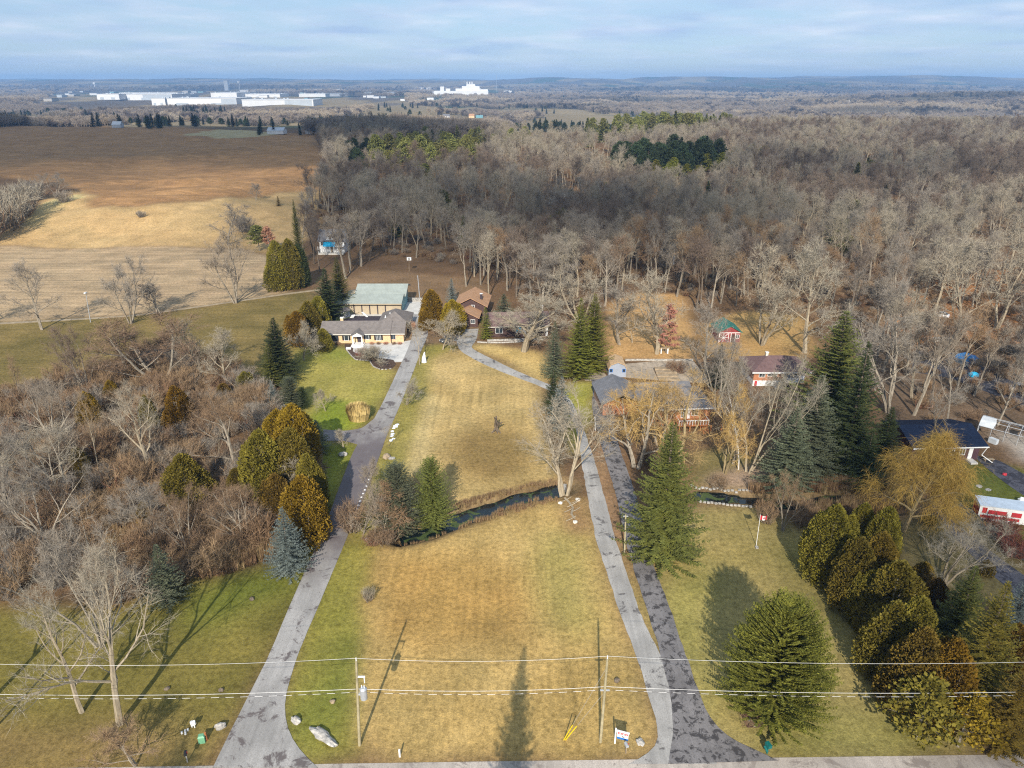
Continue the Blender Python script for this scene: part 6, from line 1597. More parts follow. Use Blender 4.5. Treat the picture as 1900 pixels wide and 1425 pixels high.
# --- greenhouse/pond between trees
flat('pond', [(1018, 379), (1078, 380), (1085, 368), (1060, 358), (1022, 360)], M['pond'], float(hgt(*G(1048, 370)[:2])) + 1.2, 'pale ice covered pond glimpsed through the wood')

# small white nest boxes on posts in the wood
for (u_, v_, vt, lb) in ((759, 505, 478, 'white box on a post at the wood edge, lower one'), (823, 432, 404, 'white box on a post deep in the wood, upper one')):
    t, h, d_ = pole('box_post', lb, 'post', (u_, v_), (u_, vt), .07, 'wood')
    MB().box(d_ - .75, -.3, h - .9, d_ + .75, .3, h + .1).build('box', M['white'], t)
    MB().box(d_ - .18, -.33, h - .8, d_ + .18, -.302, h).build('opening', M['black'], t)
pole('bare_snag', 'white dead trunk standing in the wood right of the middle', 'dead tree', (1249, 498), (1255, 425), .22, 'white')
pole('bare_snag', 'white broken trunk beside the clearing in the middle wood', 'dead tree', (984, 440), (990, 398), .35, 'stone_pale')

# --- far barns and farms
def barn(u0, u1, v, hw, hr, label, wall='far_white', roof='roof_slate', depth=10, name='barn', cat='barn', wins=0, group=None, gab='x'):
    t, L = frame_at(name, label, cat, (u0, v), (u1, v), group)
    MB().gwall(0, L, 0, depth, hw, hr, gab).build('wall', M[wall], t)
    if hr > hw + .05: MB().gable(-.3, L + .3, -.3, depth + .3, hw + .05, hr + .25, .25, gab).build('roof', M[roof], t)
    else: MB().box(-.2, -.2, hw + .01, L + .2, depth + .2, hw + .4).build('roof', M[roof], t)
    for k in range(wins):
        a = L * (k + .5) / wins; window(t, a - .8, a + .8, hw * .4, hw * .75, 0, 1)
    return t, L
barn(496, 526, 249, 3.6, 6.5, 'white barn with blue grey roof at the field edge, left one', roof='metal', depth=14)
barn(567, 609, 248.5, 3.6, 6.5, 'white long barn with blue grey roof at the field edge, right one', roof='metal', depth=14)
barn(208, 224, 237, 4, 8, 'grey roofed farmhouse among far trees on the left', roof='metal', depth=10, wall='far_grey')
barn(822, 834, 219, 4, 8, 'small white far house with dark roof on the far lane', roof='roof_slate'); barn(870, 880, 219, 5, 9, 'small pink brown far house on the far lane', wall='stucco', roof='roof_tan'); barn(883, 896, 219, 3.5, 6, 'small green far shed on the far lane', wall='far_teal', roof='far_teal')
barn(1591, 1609, 233, 4, 7, 'white roofed far building beyond the right hand wood', roof='far_roof', depth=14)
barn(1571, 1577, 193, 7, 12, 'tiny white far house in the blue woods on the right', roof='far_roof', depth=14); barn(1457, 1464, 174, 8, 14, 'tiny white far house near the horizon on the right', roof='far_roof', depth=14); barn(1020, 1024, 187, 7, 12, 'tiny white far house right of the white plant', roof='far_roof', depth=14)

# warehouses
def ware(u0, u1, v, h, depth, label, wall='far_white', roof='far_roof', panels=0, shade=None):
    t, L = frame_at('warehouse', label, 'warehouse', (u0, v), (u1, v))
    MB().box(0, 0, 0, L, depth, h).build('wall', M[wall], t); MB().box(-1, -1, h + .02, L + 1, depth + 1, h + 1.4).build('roof', M[roof], t)
    if panels:
        for k in range(panels): MB().box(L * (k + .25) / panels, -.5, 1, L * (k + .25) / panels + L * .35 / panels, -.02, h * .45).build('dock_door', M['far_grey'], t)
    if shade: MB().box(L * shade[0], -.6, 0, L * shade[1], -.03, h * .95).build('wall_panel', M[shade[2]], t)
ware(181, 222, 185, 22, 120, 'long white warehouse at the left end of the park', panels=2)
ware(222, 320, 186, 24, 200, 'long white warehouse with grey right part at the back left', panels=3, shade=(.45, .98, 'far_grey'))
ware(322, 352, 183, 20, 120, 'warehouse with teal glass front', wall='far_grey', shade=(.1, .9, 'far_teal'))
ware(222, 330, 177.5, 16, 90, 'low white warehouse behind the teal fronted one')
ware(283, 308, 197, 24, 100, 'small white warehouse left of the front one', panels=2)
ware(312, 440, 198, 26, 160, 'large front white warehouse with grey right end', panels=2, shade=(.78, .995, 'far_grey'))
ware(392, 440, 182, 24, 200, 'white warehouse behind the front one')
ware(440, 520, 182.5, 20, 160, 'wide low white warehouse in the middle of the park', panels=5)
ware(450, 582, 198, 20, 120, 'pale grey warehouse at the right of the front row', wall='far_roof', shade=(.6, .98, 'far_grey'))
ware(555, 604, 180, 14, 90, 'low grey white hall right of the park', wall='far_roof'); ware(604, 646, 179, 15, 90, 'low white hall at the right end of the park')
ware(445, 505, 170.5, 14, 80, 'thin pale hall on the far horizon line'); ware(580, 640, 170.5, 18, 80, 'pale grey hall on the far horizon line', wall='far_roof')
ware(676, 690, 177, 16, 50, 'small white block left of the plant'); ware(712, 732, 177, 16, 60, 'small white hall left of the plant')
ware(770, 800, 166, 14, 60, 'low white hall beyond the plant'); ware(782, 806, 175, 14, 60, 'low white annex left of the plant'); ware(935, 950, 175, 22, 50, 'white cube right of the plant')
# the white plant with stepped towers
t, L = frame_at('factory', 'tall white stepped factory on the horizon', 'factory', (805, 177), (906, 177))
for k, (a, b, h, d) in enumerate([(0, 1, 22, 90), (.12, .19, 44, 40), (.22, .30, 34, 40), (.40, .86, 34, 70), (.52, .84, 46, 60), (.60, .76, 56, 50), (.86, .99, 30, 60)]):
    MB().box(L * a, k * 2.5, 0, L * b, k * 2.5 + d, h).build('block', M['far_white'], t)
for q in (.61, .66, .70): MB().tube((L * q, 30, 56), (L * q, 30, 68), 3, n=8).build('stack', M['far_white'], t)
def tower(u_, v, top, lb):
    t, h, d_ = pole('water_tower', lb, 'water tower', (u_, v), (u_, top), 3.5, 'far_white')
    mb = MB(); mb.tube((0, 0, h * .62), (0, 0, h * .72), 4, 10, 14); mb.tube((0, 0, h * .72), (0, 0, h * .92), 10, 10, 14); mb.tube((0, 0, h * .92), (0, 0, h), 10, 3, 14)
    mb.build('tank', M['far_white'], t)
tower(444, 166, 150, 'white water tower standing above the horizon behind the park'); tower(176, 164, 153, 'small white water tower at the far left horizon')
t, L = frame_at('silo_block', 'pale square silo left of the water tower', 'silo', (417, 168), (424, 168)); MB().box(0, 0, 0, L, L, 80).build('wall', M['far_roof'], t)
t = thing('radio_mast', 'thin lattice mast above the horizon right of the plant', 'mast', (*G(921, 170)[:2], float(hgt(*G(921, 170)[:2]))))
MB().tube((0, 0, 0), (0, 0, 130), 1.6, .8, 4).build('mast_shaft', M['far_grey'], t)

# roof units and low town buildings of the park
for k in range(46):
    u_ = rnd.choice([rnd.uniform(330, 660), rnd.uniform(60, 340), rnd.uniform(660, 800), rnd.uniform(440, 640)]); v_ = rnd.uniform(167, 178) if k % 3 else rnd.uniform(178, 190)
    w_ = rnd.uniform(5, 16); hh = rnd.uniform(6, 13); wm = rnd.choice(['far_white', 'far_roof', 'far_grey', 'stone_grey', 'far_teal'])
    x, y, z = G(u_, v_); zc_ = y * cos(PITCH) + CAMH * sin(PITCH); Lw = w_ / FPX * zc_
    side = 'left of the warehouses' if u_ < 180 else 'behind the left warehouses' if u_ < 320 else 'among the middle warehouses' if u_ < 450 else 'behind the right warehouses' if u_ < 600 else 'between warehouses and plant' if u_ < 760 else 'near the plant'
    col_ = {'far_white': 'white', 'far_roof': 'pale', 'far_grey': 'grey', 'stone_grey': 'brown grey', 'far_teal': 'blue green'}[wm]
    t = thing('town_building', 'small %s %s far building %s' % ('wide' if w_ > 10 else 'narrow', col_, side), 'building', (x, y, z), 0, 'small far buildings of the town')
    MB().box(0, 0, 0, Lw, rnd.uniform(30, 70), hh).build('wall', M[wm], t); MB().box(-1, -1, hh + .02, Lw + 1, 40, hh + 1).build('roof', M[rnd.choice(['far_roof', 'far_grey', 'roof_slate'])], t)
for o in [q for q in SC.objects if q.name.startswith('warehouse')]:
    rf = next((c for c in o.children if c.name.startswith('roof')), None)
    if rf is None: continue
    xs = [v.co.x for v in rf.data.vertices]; ys = [v.co.y for v in rf.data.vertices]; zt = max(v.co.z for v in rf.data.vertices)
    for k in range(5):
        a = rnd.uniform(min(xs) + 8, max(xs) - 14); b = rnd.uniform(8, max(ys) - 16)
        MB().box(a, b, zt, a + 6, b + 6, zt + 3).build('roof_unit', M['far_grey'], rf)

# ------------------------------------------------------------------ vehicles
def car(px, py, rz, mat, label, L=4.5, Wd=1.8, h=1.45, name='parked_car', cat='car'):
    x, y, z = G(px, py)
    t = thing(name, label, cat, (x, y, z + .05), rz)
    sec = [(-L / 2, .35, .62), (-L / 2 + .15, .32, .78), (-L * .30, .30, .88), (-L * .16, .30, .95), (L * .22, .30, .98), (L * .38, .30, .96), (L / 2 - .08, .32, .86), (L / 2, .38, .6)]
    V = []; F = []
    for i, (a, b, c) in enumerate(sec):
        wk = Wd / 2 * (.88 if i in (0, 7) else 1)
        V += [(a, -wk, b), (a, -wk * 1.0, (b + c) / 2), (a, -wk * .93, c), (a, wk * .93, c), (a, wk, (b + c) / 2), (a, wk, b)]
    for i in range(len(sec) - 1):
        for k in range(6): F.append((i * 6 + k, i * 6 + (k + 1) % 6, i * 6 + 6 + (k + 1) % 6, i * 6 + 6 + k))
    F += [(0, 1, 2, 3, 4, 5)[::-1], tuple(range((len(sec) - 1) * 6, len(sec) * 6))]
    MB().add(V, F).build('body', M[mat], t)
    w1, w2 = Wd / 2 * .88, Wd / 2 * .70
    a0, a1, b0, b1 = -L * .20, L * .40, -L * .06, L * .26
    MB().add([(a0, -w1, .93), (a1, -w1, .93), (a1, w1, .93), (a0, w1, .93), (b0, -w2, h - .04), (b1, -w2, h - .04), (b1, w2, h - .04), (b0, w2, h - .04)],
             [(0, 1, 5, 4), (1, 2, 6, 5), (2, 3, 7, 6), (3, 0, 4, 7)]).build('windows', M['glass'], t)
    MB().box(b0 - .02, -w2 - .02, h - .05, b1 + .02, w2 + .02, h).build('roof', M[mat], t)
    for sx in (-L * .32, L * .31):
        for sy in (-1, 1):
            w = MB().tube((sx, sy * (Wd / 2 - .2), .30), (sx, sy * (Wd / 2 + .01), .30), .33, n=14).build('wheel', M['rubber'], t)
            MB().tube((sx, sy * (Wd / 2 + .012), .30), (sx, sy * (Wd / 2 + .03), .30), .19, n=10).build('rim', M['metal'], w)
    for sy in (-.62, .62):
        MB().box(-L / 2 - .02, sy - .18, .62, -L / 2 + .1, sy + .18, .76).build('headlight', M['white'], t)
        MB().box(L / 2 - .08, sy - .16, .68, L / 2 + .02, sy + .16, .82).build('tail_light', M['red'], t)
    return t
car(832, 634, RAD(40), 'car_dark', 'dark car with snowy roof parked under the spreading tree')
car(1884, 724, RAD(8), 'silver', 'silver hatchback parked at the right edge of the wood')
car(1775, 678, RAD(-20), 'car_dark', 'dark sedan between the two blue tarps')
car(1744, 588, RAD(-40), 'car_white', 'white car far up among the bare trees')
t = thing('covered_car', 'car under a bright blue tarp in the wooded yard', 'covered car', (*H0(1793, 668), 0), RAD(-62))
MB().add([(-2.3, -.9, 0), (2.3, -.9, 0), (2.3, .9, 0), (-2.3, .9, 0), (-2.2, -.85, .9), (2.2, -.85, .9), (2.2, .85, .9), (-2.2, .85, .9), (-1.0, -.7, 1.5), (1.3, -.7, 1.45), (1.3, .7, 1.45), (-1.0, .7, 1.5)],
         [(0, 1, 5, 4), (1, 2, 6, 5), (2, 3, 7, 6), (3, 0, 4, 7), (4, 5, 9, 8), (5, 6, 10, 9), (6, 7, 11, 10), (7, 4, 8, 11), (8, 9, 10, 11)]).build('tarp', M['tarp_blue'], t)
rock(1807, 698, 2.2, 1.8, 1.2, 'tarp_cyan', 'tarp_heap', 'small heap under a turquoise tarp beside the yard', 'tarp')
# orange machine
t = thing('loader', 'orange tractor loader parked among bare trees', 'tractor', (*H0(1664, 603), 0), RAD(10))
MB().box(-1.6, -.8, .7, 1.2, .8, 1.5).build('body', M['orange'], t); MB().box(-.2, -.75, 1.52, 1.1, .75, 2.5).build('cab', M['glass'], t); MB().box(-.3, -.85, 2.5, 1.2, .85, 2.65).build('cab_roof', M['orange'], t)
MB().box(-3.2, -1.0, .2, -2.5, 1.0, .9).build('bucket', M['orange'], t)
for q in (-.7, .7): MB().tube((-2.6, q, .7), (-.4, q, 1.3), .1, n=5).build('arm', M['orange'], t)
for a, b in ((-1.1, .5), (.8, .75)):
    for q in (-1, 1): MB().tube((a, q * .8, b), (a, q * 1.15, b), b, n=14).build('wheel', M['rubber'], t)
tag(MB().box(-2.2, -.5, 0, 2.2, .5, .9).build('flatbed_box', M['white'], None, (*H0(1748, 633), 0), (0, 0, .02)), 'long white box lying in the wooded yard', 'box')

# ------------------------------------------------------------------ utility line
t1, h1, d1 = pole('utility_pole', 'wooden utility pole with grey transformer, left of two by the road', 'utility pole', (667, 1383), (661, 1226), .15)
x1_, y1_, _ = G(667, 1383)
MB().tube((d1, 0, h1 - .1), (d1, 0, h1 + .35), .05).build('insulator', M['white'], t1)
MB().box(d1 * .85, -.06, h1 - 2.0, d1 * .85 + .75, .06, h1 - 1.88).build('cutout_arm', M['white'], t1); MB().tube((d1 * .85 + .65, 0, h1 - 2.7), (d1 * .85 + .65, 0, h1 - 1.9), .05).build('fuse', M['white'], t1)
tr = MB().tube((d1 * .7 + .55, -.05, h1 - 4.6), (d1 * .7 + .55, -.05, h1 - 3.4), .33, n=16).build('transformer', M['metal'], t1)
MB().tube((d1 * .7 + .55, -.05, h1 - 3.4), (d1 * .7 + .55, -.05, h1 - 3.25), .35, .2, 16).build('lid', M['metal'], tr)
for q in (-.12, .12): MB().tube((d1 * .7 + .55 + q, -.05, h1 - 3.26), (d1 * .7 + .55 + q, -.05, h1 - 2.95), .045).build('bushing', M['white'], tr)
MB().box(d1 * .75, -.08, h1 - 4.2, d1 * .7 + .3, .04, h1 - 4.0).build('bracket', M['metal'], t1)
t2, h2, d2 = pole('utility_pole', 'plain wooden utility pole, right of two by the road', 'utility pole', (1114, 1377), (1127, 1222), .15)
x2_, y2_, _ = G(1114, 1377)
MB().tube((d2, 0, h2 - .1), (d2, 0, h2 + .35), .05).build('insulator', M['white'], t2)
MB().box(d2 * .7 - .45, -.06, h2 * .63, d2 * .7 + .45, .06, h2 * .63 + .12).build('bracket', M['metal'], t2)
A_ = np.array([x1_ + d1, y1_, h1 + .3]); B_ = np.array([x2_ + d2, y2_, h2 + .3])
dirv = (B_ - A_) / np.linalg.norm((B_ - A_)[:2]); dirv[2] = 0
LP, RP_ = A_ - dirv * 38 + [0, 0, .1], B_ + dirv * 47 + [0, -1.5, .4]
def span(p, q, sag, n=16): return [tuple(p * (1 - k / n) + q * (k / n) - np.array([0, 0, sag * 4 * (k / n) * (1 - k / n)])) for k in range(n + 1)]
def wire(name, label, dz, sag, r, mat):
    o = np.array([0, 0, dz]); mb = MB()
    for p, q, s in ((LP, A_, sag * 1.2), (A_, B_, sag), (B_, RP_, sag * 1.5)): mb.path(span(p + o, q + o, s), r, 5)
    tag(mb.build(name, mat, None), label, 'cable')
wire('power_line', 'topmost power line strung between the two poles', 0, .5, .014, M['wire'])
wire('phone_cable', 'thick telephone cable below the power line', -3.75, .42, .019, M['wire'])
m = NT('lashed_cable'); w_ = m.n('ShaderNodeTexWave', bands_direction='X'); w_.inputs['Scale'].default_value = .23; w_.inputs['Distortion'].default_value = 2.0; w_.inputs['Detail Scale'].default_value = .3; m.l(m.obc(), w_.inputs[0])
lash = m.fin(m.ramp(w_.outputs[0], [(.38, (.06, .05, .05)), (.44, (.75, .73, .7))]), .6, .3)
wire('lashed_cable', 'lowest cable with alternating dark and white lashing', -4.15, .46, .015, lash)
for k, (P_, lb) in enumerate(((LP, 'utility pole beyond the left edge'), (RP_, 'utility pole beyond the right edge'))):
    t = thing('utility_pole', lb, 'utility pole', (P_[0], P_[1], 0)); MB().tube((0, 0, -.3), (0, 0, P_[2]), .15, .1, 10).build('pole_shaft', M['pole'], t)
# yellow guy guards
for k, (a, b, lb) in enumerate((((1046, 1373), (1060, 1349), 'yellow guy wire guard, left of two'), ((1049, 1373), (1067, 1349), 'yellow guy wire guard, right of two'))):
    x, y, z = G(*a); h = 1.9; X2 = G0(b[0], b[1] , 0)[0]
    t = thing('guy_wire', lb, 'guy wire', (x, y, 0)); top = np.array([B_[0] - x, B_[1] - y, h2 * (.62 if k else .9)]); tn = top / np.linalg.norm(top)
    MB().tube((0, 0, 0), tuple(tn * 2.2), .05, n=8).build('guard', M['yellow'], t); MB().tube(tuple(tn * 2.4), tuple(top), .012, n=4).build('cable', M['metal'], t)
# second pole along the drives and flagpole
t, h, d_ = pole('service_pole', 'brown wooden pole on the strip between the two right hand driveways', 'utility pole', (1159, 1026), (1161, 955), .14, 'pole')
MB().box(d_ - .35, -.05, h - .3, d_ + .35, .05, h - .18).build('cross_arm', M['metal'], t)
t, h, d_ = pole('marker_post', 'short pale post beside the driveway by the willow', 'post', (1105, 800), (1104, 774), .08, 'white')
t, h, d_ = pole('flagpole', 'white flagpole with red and white maple leaf flag on the right lawn', 'flagpole', (1403, 1013), (1411, 955), .045, 'white')
fh, fw = .68, 1.0
def flagpt(u_, v_): return (d_ + .05 + fw * u_, -.25 * sin(u_ * 5) * u_, h - .1 - fh * (1 - v_) - .25 * u_)
def flagpart(u0, u1, nm, mat):
    mb = MB(); n = 6
    V = []
    for i in range(n + 1):
        u_ = u0 + (u1 - u0) * i / n
        for v_ in (0, 1):
            p = flagpt(u_, v_); V += [p, (p[0], p[1] + .012, p[2])]
    F = []
    for i in range(n):
        a = i * 4; F += [(a, a + 4, a + 6, a + 2), (a + 1, a + 3, a + 7, a + 5), (a, a + 1, a + 5, a + 4), (a + 2, a + 6, a + 7, a + 3)]
    return mb.add(V, F).build(nm, mat, t)
flagpart(0, .26, 'flag_red_band', M['red']); fc_ = flagpart(.26, .74, 'flag_white_field', M['white']); flagpart(.74, 1, 'flag_red_band', M['red'])
leaf = [(0, -.30), (.03, -.10), (.20, -.14), (.17, -.06), (.32, .08), (.25, .11), (.28, .24), (.17, .20), (.13, .26), (.05, .16), (.09, .38), (.04, .35), (0, .46)]
leaf = leaf + [(-a, b) for a, b in leaf[-2:0:-1]]
V = []
for s_ in (-.012, .022):
    for a, b in leaf:
        p = flagpt(.5 + a * .62, .46 + b * .9); V.append((p[0], p[1] + s_, p[2]))
n = len(leaf)
MB().add(V, [tuple(range(n)), tuple(range(n, 2 * n))[::-1]] + [(i, n + i, n + (i + 1) % n, (i + 1) % n) for i in range(n)]).build('maple_leaf', M['red'], t)
tag(MB().box(-.2, -.2, 0, .2, .2, .25).build('pole_base', M['stone_pale'], None, G(1404, 1017)), 'small pale stone at the foot of the flagpole', 'stone')

# ------------------------------------------------------------------ roadside things
t = thing('sale_sign', 'white post with red, white and blue hanging sign board', 'sign', (*H0(1141, 1379), 0), RAD(-18))
MB().box(-.07, -.07, 0, .07, .07, 2.0).build('post', M['white'], t); MB().box(.07, -.05, 1.72, 1.35, .05, 1.84).build('arm', M['white'], t)
bd = MB().box(.15, -.02, .75, 1.25, .02, 1.68).build('board', M['white'], t)
MB().box(.22, -.032, 1.38, 1.18, -.021, 1.62).build('red_band', M['red'], bd); MB().box(.15, -.032, .75, 1.25, -.021, 1.0).build('blue_band', M['sign_blue'], bd)
for k in range(6): MB().box(.30 + k * .14, -.042, 1.44, .37 + k * .14, -.033, 1.56).build('lettering', M['white'], bd)
MB().box(.62, -.034, 1.08, .88, -.0225, 1.2).build('portrait_mark', M['black'], bd)
def mailbox(px, py, post, box, lb, rz=0, d=.5):
    t = thing('mailbox', lb, 'mailbox', (*H0(px, py), 0), rz)
    MB().box(-.05, -.05, 0, .05, .05, 1.05).build('post', M[post], t)
    mb = MB(); P = [(-.15, 0), (.15, 0), (.15, .16)] + [(.15 * cos(a), .16 + .12 * sin(a)) for a in (pi / 4, pi / 2, 3 * pi / 4)] + [(-.15, .16)]
    n = len(P); mb.add([(a, -d / 2, 1.05 + b) for a, b in P] + [(a, d / 2, 1.05 + b) for a, b in P], [tuple(range(n)), tuple(range(n, 2 * n))[::-1]] + [(i, (i + 1) % n, n + (i + 1) % n, n + i) for i in range(n)])
    b = mb.build('box', M[box], t); MB().box(.152, -.1, 1.15, .18, -.04, 1.4).build('flag', M['red'], b)
mailbox(1161, 1398, 'wood', 'metal', 'pale metal mailbox beside the hanging sign', .3)
mailbox(348, 1414, 'stone_pale', 'black', 'dark mailbox on pale post at the left driveway mouth', .4)
t = thing('newspaper_tube', 'dark green mailbox and tube at the right driveway mouth', 'mailbox', (*H0(1423, 1398), 0), .3)
MB().box(-.05, -.05, 0, .05, .05, .95).build('post', M['teal'], t); MB().box(-.2, -.3, .95, .2, .3, 1.3).build('box', M['teal'], t); MB().tube((-.2, -.25, .55), (-.2, .25, .8), .13, n=10).build('tube', M['teal'], t)
t = thing('utility_box', 'mint green utility pedestal left of the driveway mouth', 'utility box', (*H0(376, 1376), 0), .2); MB().box(-.30, -.26, 0, .30, .26, .75).build('housing', M['mint'], t)
MB().add([(-.33, -.29, .76), (.33, -.29, .76), (.33, .29, .76), (-.33, .29, .76), (-.22, -.18, .9), (.22, -.18, .9), (.22, .18, .9), (-.22, .18, .9)], [(0, 1, 5, 4), (1, 2, 6, 5), (2, 3, 7, 6), (3, 0, 4, 7), (4, 5, 6, 7), (3, 2, 1, 0)]).build('lid', M['mint'], t)
tag(MB().tube((0, 0, 0), (-.05, 0, 1.0), .11, n=10).build('wooden_post', M['wood_red'], None, (*H0(384, 1373), 0)), 'short reddish post beside the green utility pedestal', 'post')
tag(MB().box(-.08, -.08, 0, .08, .08, .95).add([(-.05, -.05, .95), (.05, -.05, .95), (.05, .05, .95), (-.05, .05, .95), (0, 0, 1.05)], [(0, 1, 4), (1, 2, 4), (2, 3, 4), (3, 0, 4)]).build('marker_post', M['white'], None, (*H0(742, 1404), 0)), 'short white marker post on the lawn by the road', 'post')
t = thing('garden_ornament', 'small white ornament group with green leaves left of the driveway', 'garden ornament', (*H0(357, 1350), 0))
MB().tube((.25, 0, 0), (.25, 0, .5), .06).tube((.25, 0, .5), (.25, 0, .85), .22, .16, 10).build('urn', M['white'], t); MB().tube((-.05, .1, 0), (-.05, .1, .7), .1, .14, 8).build('figure', M['white'], t)
for (a, b) in ((-.5, -.5), (-.75, -.7), (-.35, -.8), (-.3, -.35)): MB().tube((a, b, 0), (a, b, .22), .11, .09, 8).build('white_stone', M['white'], t)
rock(410, 1349, 1.1, .7, .75, 'stone_pale', 'boulder', 'pale boulder at the left side of the driveway mouth', rz=.6)
rock(549, 1338, 1.2, .7, .7, 'stone_pale', 'boulder', 'pale boulder on the grass right of the driveway mouth', rz=-.6)
rock(600, 1368, 3.2, 1.1, .75, 'stone_pale', 'boulder', 'long pale slab boulder left of the utility pole', rz=-.62)
rock(1188, 1378, .9, .7, .4, 'stone_pale', 'rock_pile', 'heap of small white rocks near the sign', 'rock pile', sub=3)
rock(1396, 1341, .9, .8, .8, 'stone_pale', 'boulder', 'pale rock with a white stake inside the thorny bush')
tag(MB().box(-.06, -.06, 0, .06, .06, 1.3).build('stake', M['white'], None, (*H0(1399, 1343), 0), (0, .12, 0)), 'white stake leaning on the rock in the thorny bush', 'stake')
rock(636, 845, 1.4, 1.1, .9, 'stone_grey', 'boulder', 'grey boulder on the green triangle by the driveway')
rock(718, 849, 1.6, 1.2, .9, 'wood', 'boulder', 'largest tan boulder right of the driveway'); rock(725, 852, .9, .7, .6, 'stone_grey', 'boulder', 'middle grey boulder right of the driveway'); rock(730, 851, .6, .5, .4, 'stone_grey', 'boulder', 'smallest grey boulder right of the driveway')
for (a, b, lb) in ((310, 1279, 'small brown stump on the front lawn, left'), (411, 1281, 'small brown stump on the front lawn, right'), (617, 1303, 'pale cut stump on the green grass left of the pole'), (1144, 1264, 'tiny dark root clump near the right pole'), (468, 1112, 'brown molehill on the lawn above the fork shadow')):
    rock(a, b, .6, .5, .4, 'wood' if a == 617 else 'bark_dark', 'stump', lb, 'stump')
flat('mulch_bed', [(1390, 1310), (1430, 1318), (1480, 1320), (1482, 1332), (1450, 1345), (1410, 1350), (1386, 1350), (1376, 1330)], M['mulch'], .03, 'dark mulch under the broad spruce')
# gnarled root sculpture in the field
t = thing('root_stump', 'upturned dark root stump standing in the upper field', 'stump', (*H0(921, 802), 0))
R_ = np.random.RandomState(4)
for k in range(9): MB().path([(R_.normal(0, .5), R_.normal(0, .3), -.05), (R_.normal(0, .25), R_.normal(0, .2), 1.2), (R_.normal(.1, .4), R_.normal(0, .25), R_.uniform(2.0, 3.3))], .13, 5).build('root', M['bark_dark'], t)
rock(915, 802, .5, .4, .3, 'wood', 'cut_log', 'short cut log at the foot of the root stump', 'log')
# fallen limb debris by the creek tree
t = thing('fallen_branch', 'pale fallen branch lying on the bank below the creek tree', 'branch', (0, 0, 0))
pts = [G(*p) for p in [(1048, 926), (1056, 934), (1063, 944), (1060, 956), (1066, 964)]]
MB().path([(a, b, .2) for a, b, c in pts], .17, 6).build('limb', M['bark_pale'], t)
for k, p in enumerate([(1052, 930), (1062, 940), (1070, 933), (1056, 950), (1068, 950), (1060, 966)]):
    a = G(*p); MB().path([(a[0] - .8, a[1] - .3, .15), (a[0], a[1], .35), (a[0] + .7, a[1] + .5, .5)], .07, 5).build('side_branch', M['bark_pale'], t)
for p, lb in (((1067, 969), 'white cut log end lowest on the creek bank'), ((1040, 934), 'pale wood chunk left of the fallen branch'), ((1072, 928), 'pale wood chunk right of the fallen branch')): rock(*p, .8, .6, .4, 'offwhite', 'cut_log', lb, 'log')
t = thing('fallen_limbs', 'pale broken limbs lying under the tangled tree in the thicket', 'fallen tree', (0, 0, 0))
for p in ([(230, 710), (244, 688), (252, 672)], [(262, 706), (280, 696), (300, 690)], [(290, 712), (298, 690), (292, 668)], [(240, 700), (236, 690), (233, 683)]):
    q = [G(*a) for a in p]; MB().path([(a[0], a[1], .4 + 1.1 * i) for i, a in enumerate(q)], .2, 6).build('limb', M['bark_pale'], t)
# white log edging under the oak
t = thing('log_edging', 'line of pale logs along the lawn under the oak', 'edging', (0, 0, 0))
pp = [(886, 636), (905, 637), (930, 637), (955, 636), (978, 634), (1005, 628)]
for a, b in zip(pp[:-1], pp[1:]):
    A1, B1 = G(*a), G(*b); MB().tube((A1[0], A1[1], .18), (B1[0] - .1, B1[1], .18), .2, n=7).build('log', M['stone_pale'], t)
# snow remnants
def snow(pts, lb, s=1.0):
    t = thing('snow_patch', lb, 'snow', (0, 0, 0)); R = np.random.RandomState(int(pts[0][0])); mb = MB()
    for (a, b, w) in pts:
        x, y, z = G(a, b); n = 9; V = []; ph = R.rand() * 6
        for i in range(n):
            th = 2 * pi * i / n; rr = w * R.uniform(.6, 1.1); V.append((x + rr * cos(th), y + rr * 1.3 * sin(th), z + .01))
        V.append((x, y, z + .16)); mb.add(V, [(i, (i + 1) % n, n) for i in range(n)])
    mb.build('snow', M['snow'], t)
snow([(734, 791, .55), (731, 794, .35), (737, 788, .4), (728, 800, .35), (729, 805, .45), (727, 809, .4), (730, 814, .35), (726, 817, .4)], 'string of melting snow patches beside the left driveway')
snow([(p[0], p[1], .28) for p in [(689, 878), (687, 884), (685, 890), (682, 896), (680, 902), (677, 909), (674, 916), (671, 923), (668, 930), (665, 938), (662, 945), (659, 952)]], 'thin broken snow line along the right side of the left driveway')
snow([(830, 623, .9), (826, 627, .5), (819, 630, .5)], 'snow heap beside the dark parked car')
rock(682, 1001, 1.1, .8, .5, 'stone_pale', 'culvert_stone', 'pale stone slab at the culvert under the bare trees')
t = thing('garden_statue', 'white wrapped statue on the strip beside the driveway', 'statue', (*H0(787, 672), 0))
MB().tube((0, 0, 0), (0, 0, 1.0), .6, .45, 10).tube((0, 0, 1.0), (.1, 0, 1.8), .45, .3, 10).tube((.1, 0, 1.8), (.2, 0, 2.5), .25, .12, 10).build('wrap', M['snow'], t)
t = thing('lamp_pillar', 'slim white pillar lamp in front of the plume grass', 'lamp', (*H0(653, 779), 0))
MB().box(-.14, -.14, 0, .14, .14, 1.7).build('pillar', M['white'], t); MB().box(-.17, -.17, 1.7, .17, .17, 2.0).build('lamp_head', M['black'], t)
t = thing('planter', 'white stone planter on the lawn edge by the porch', 'planter', (*H0(647, 648), 0)); MB().box(-.6, -.3, 0, .6, .3, .45).build('trough', M['white'], t)
t = thing('tree_guard', 'small white cone marker at the foot of the tall olive spruce', 'marker', (*H0(1240, 1031), 0)); MB().tube((0, 0, 0), (0, 0, .8), .35, .05, 8).build('cone', M['white'], t)
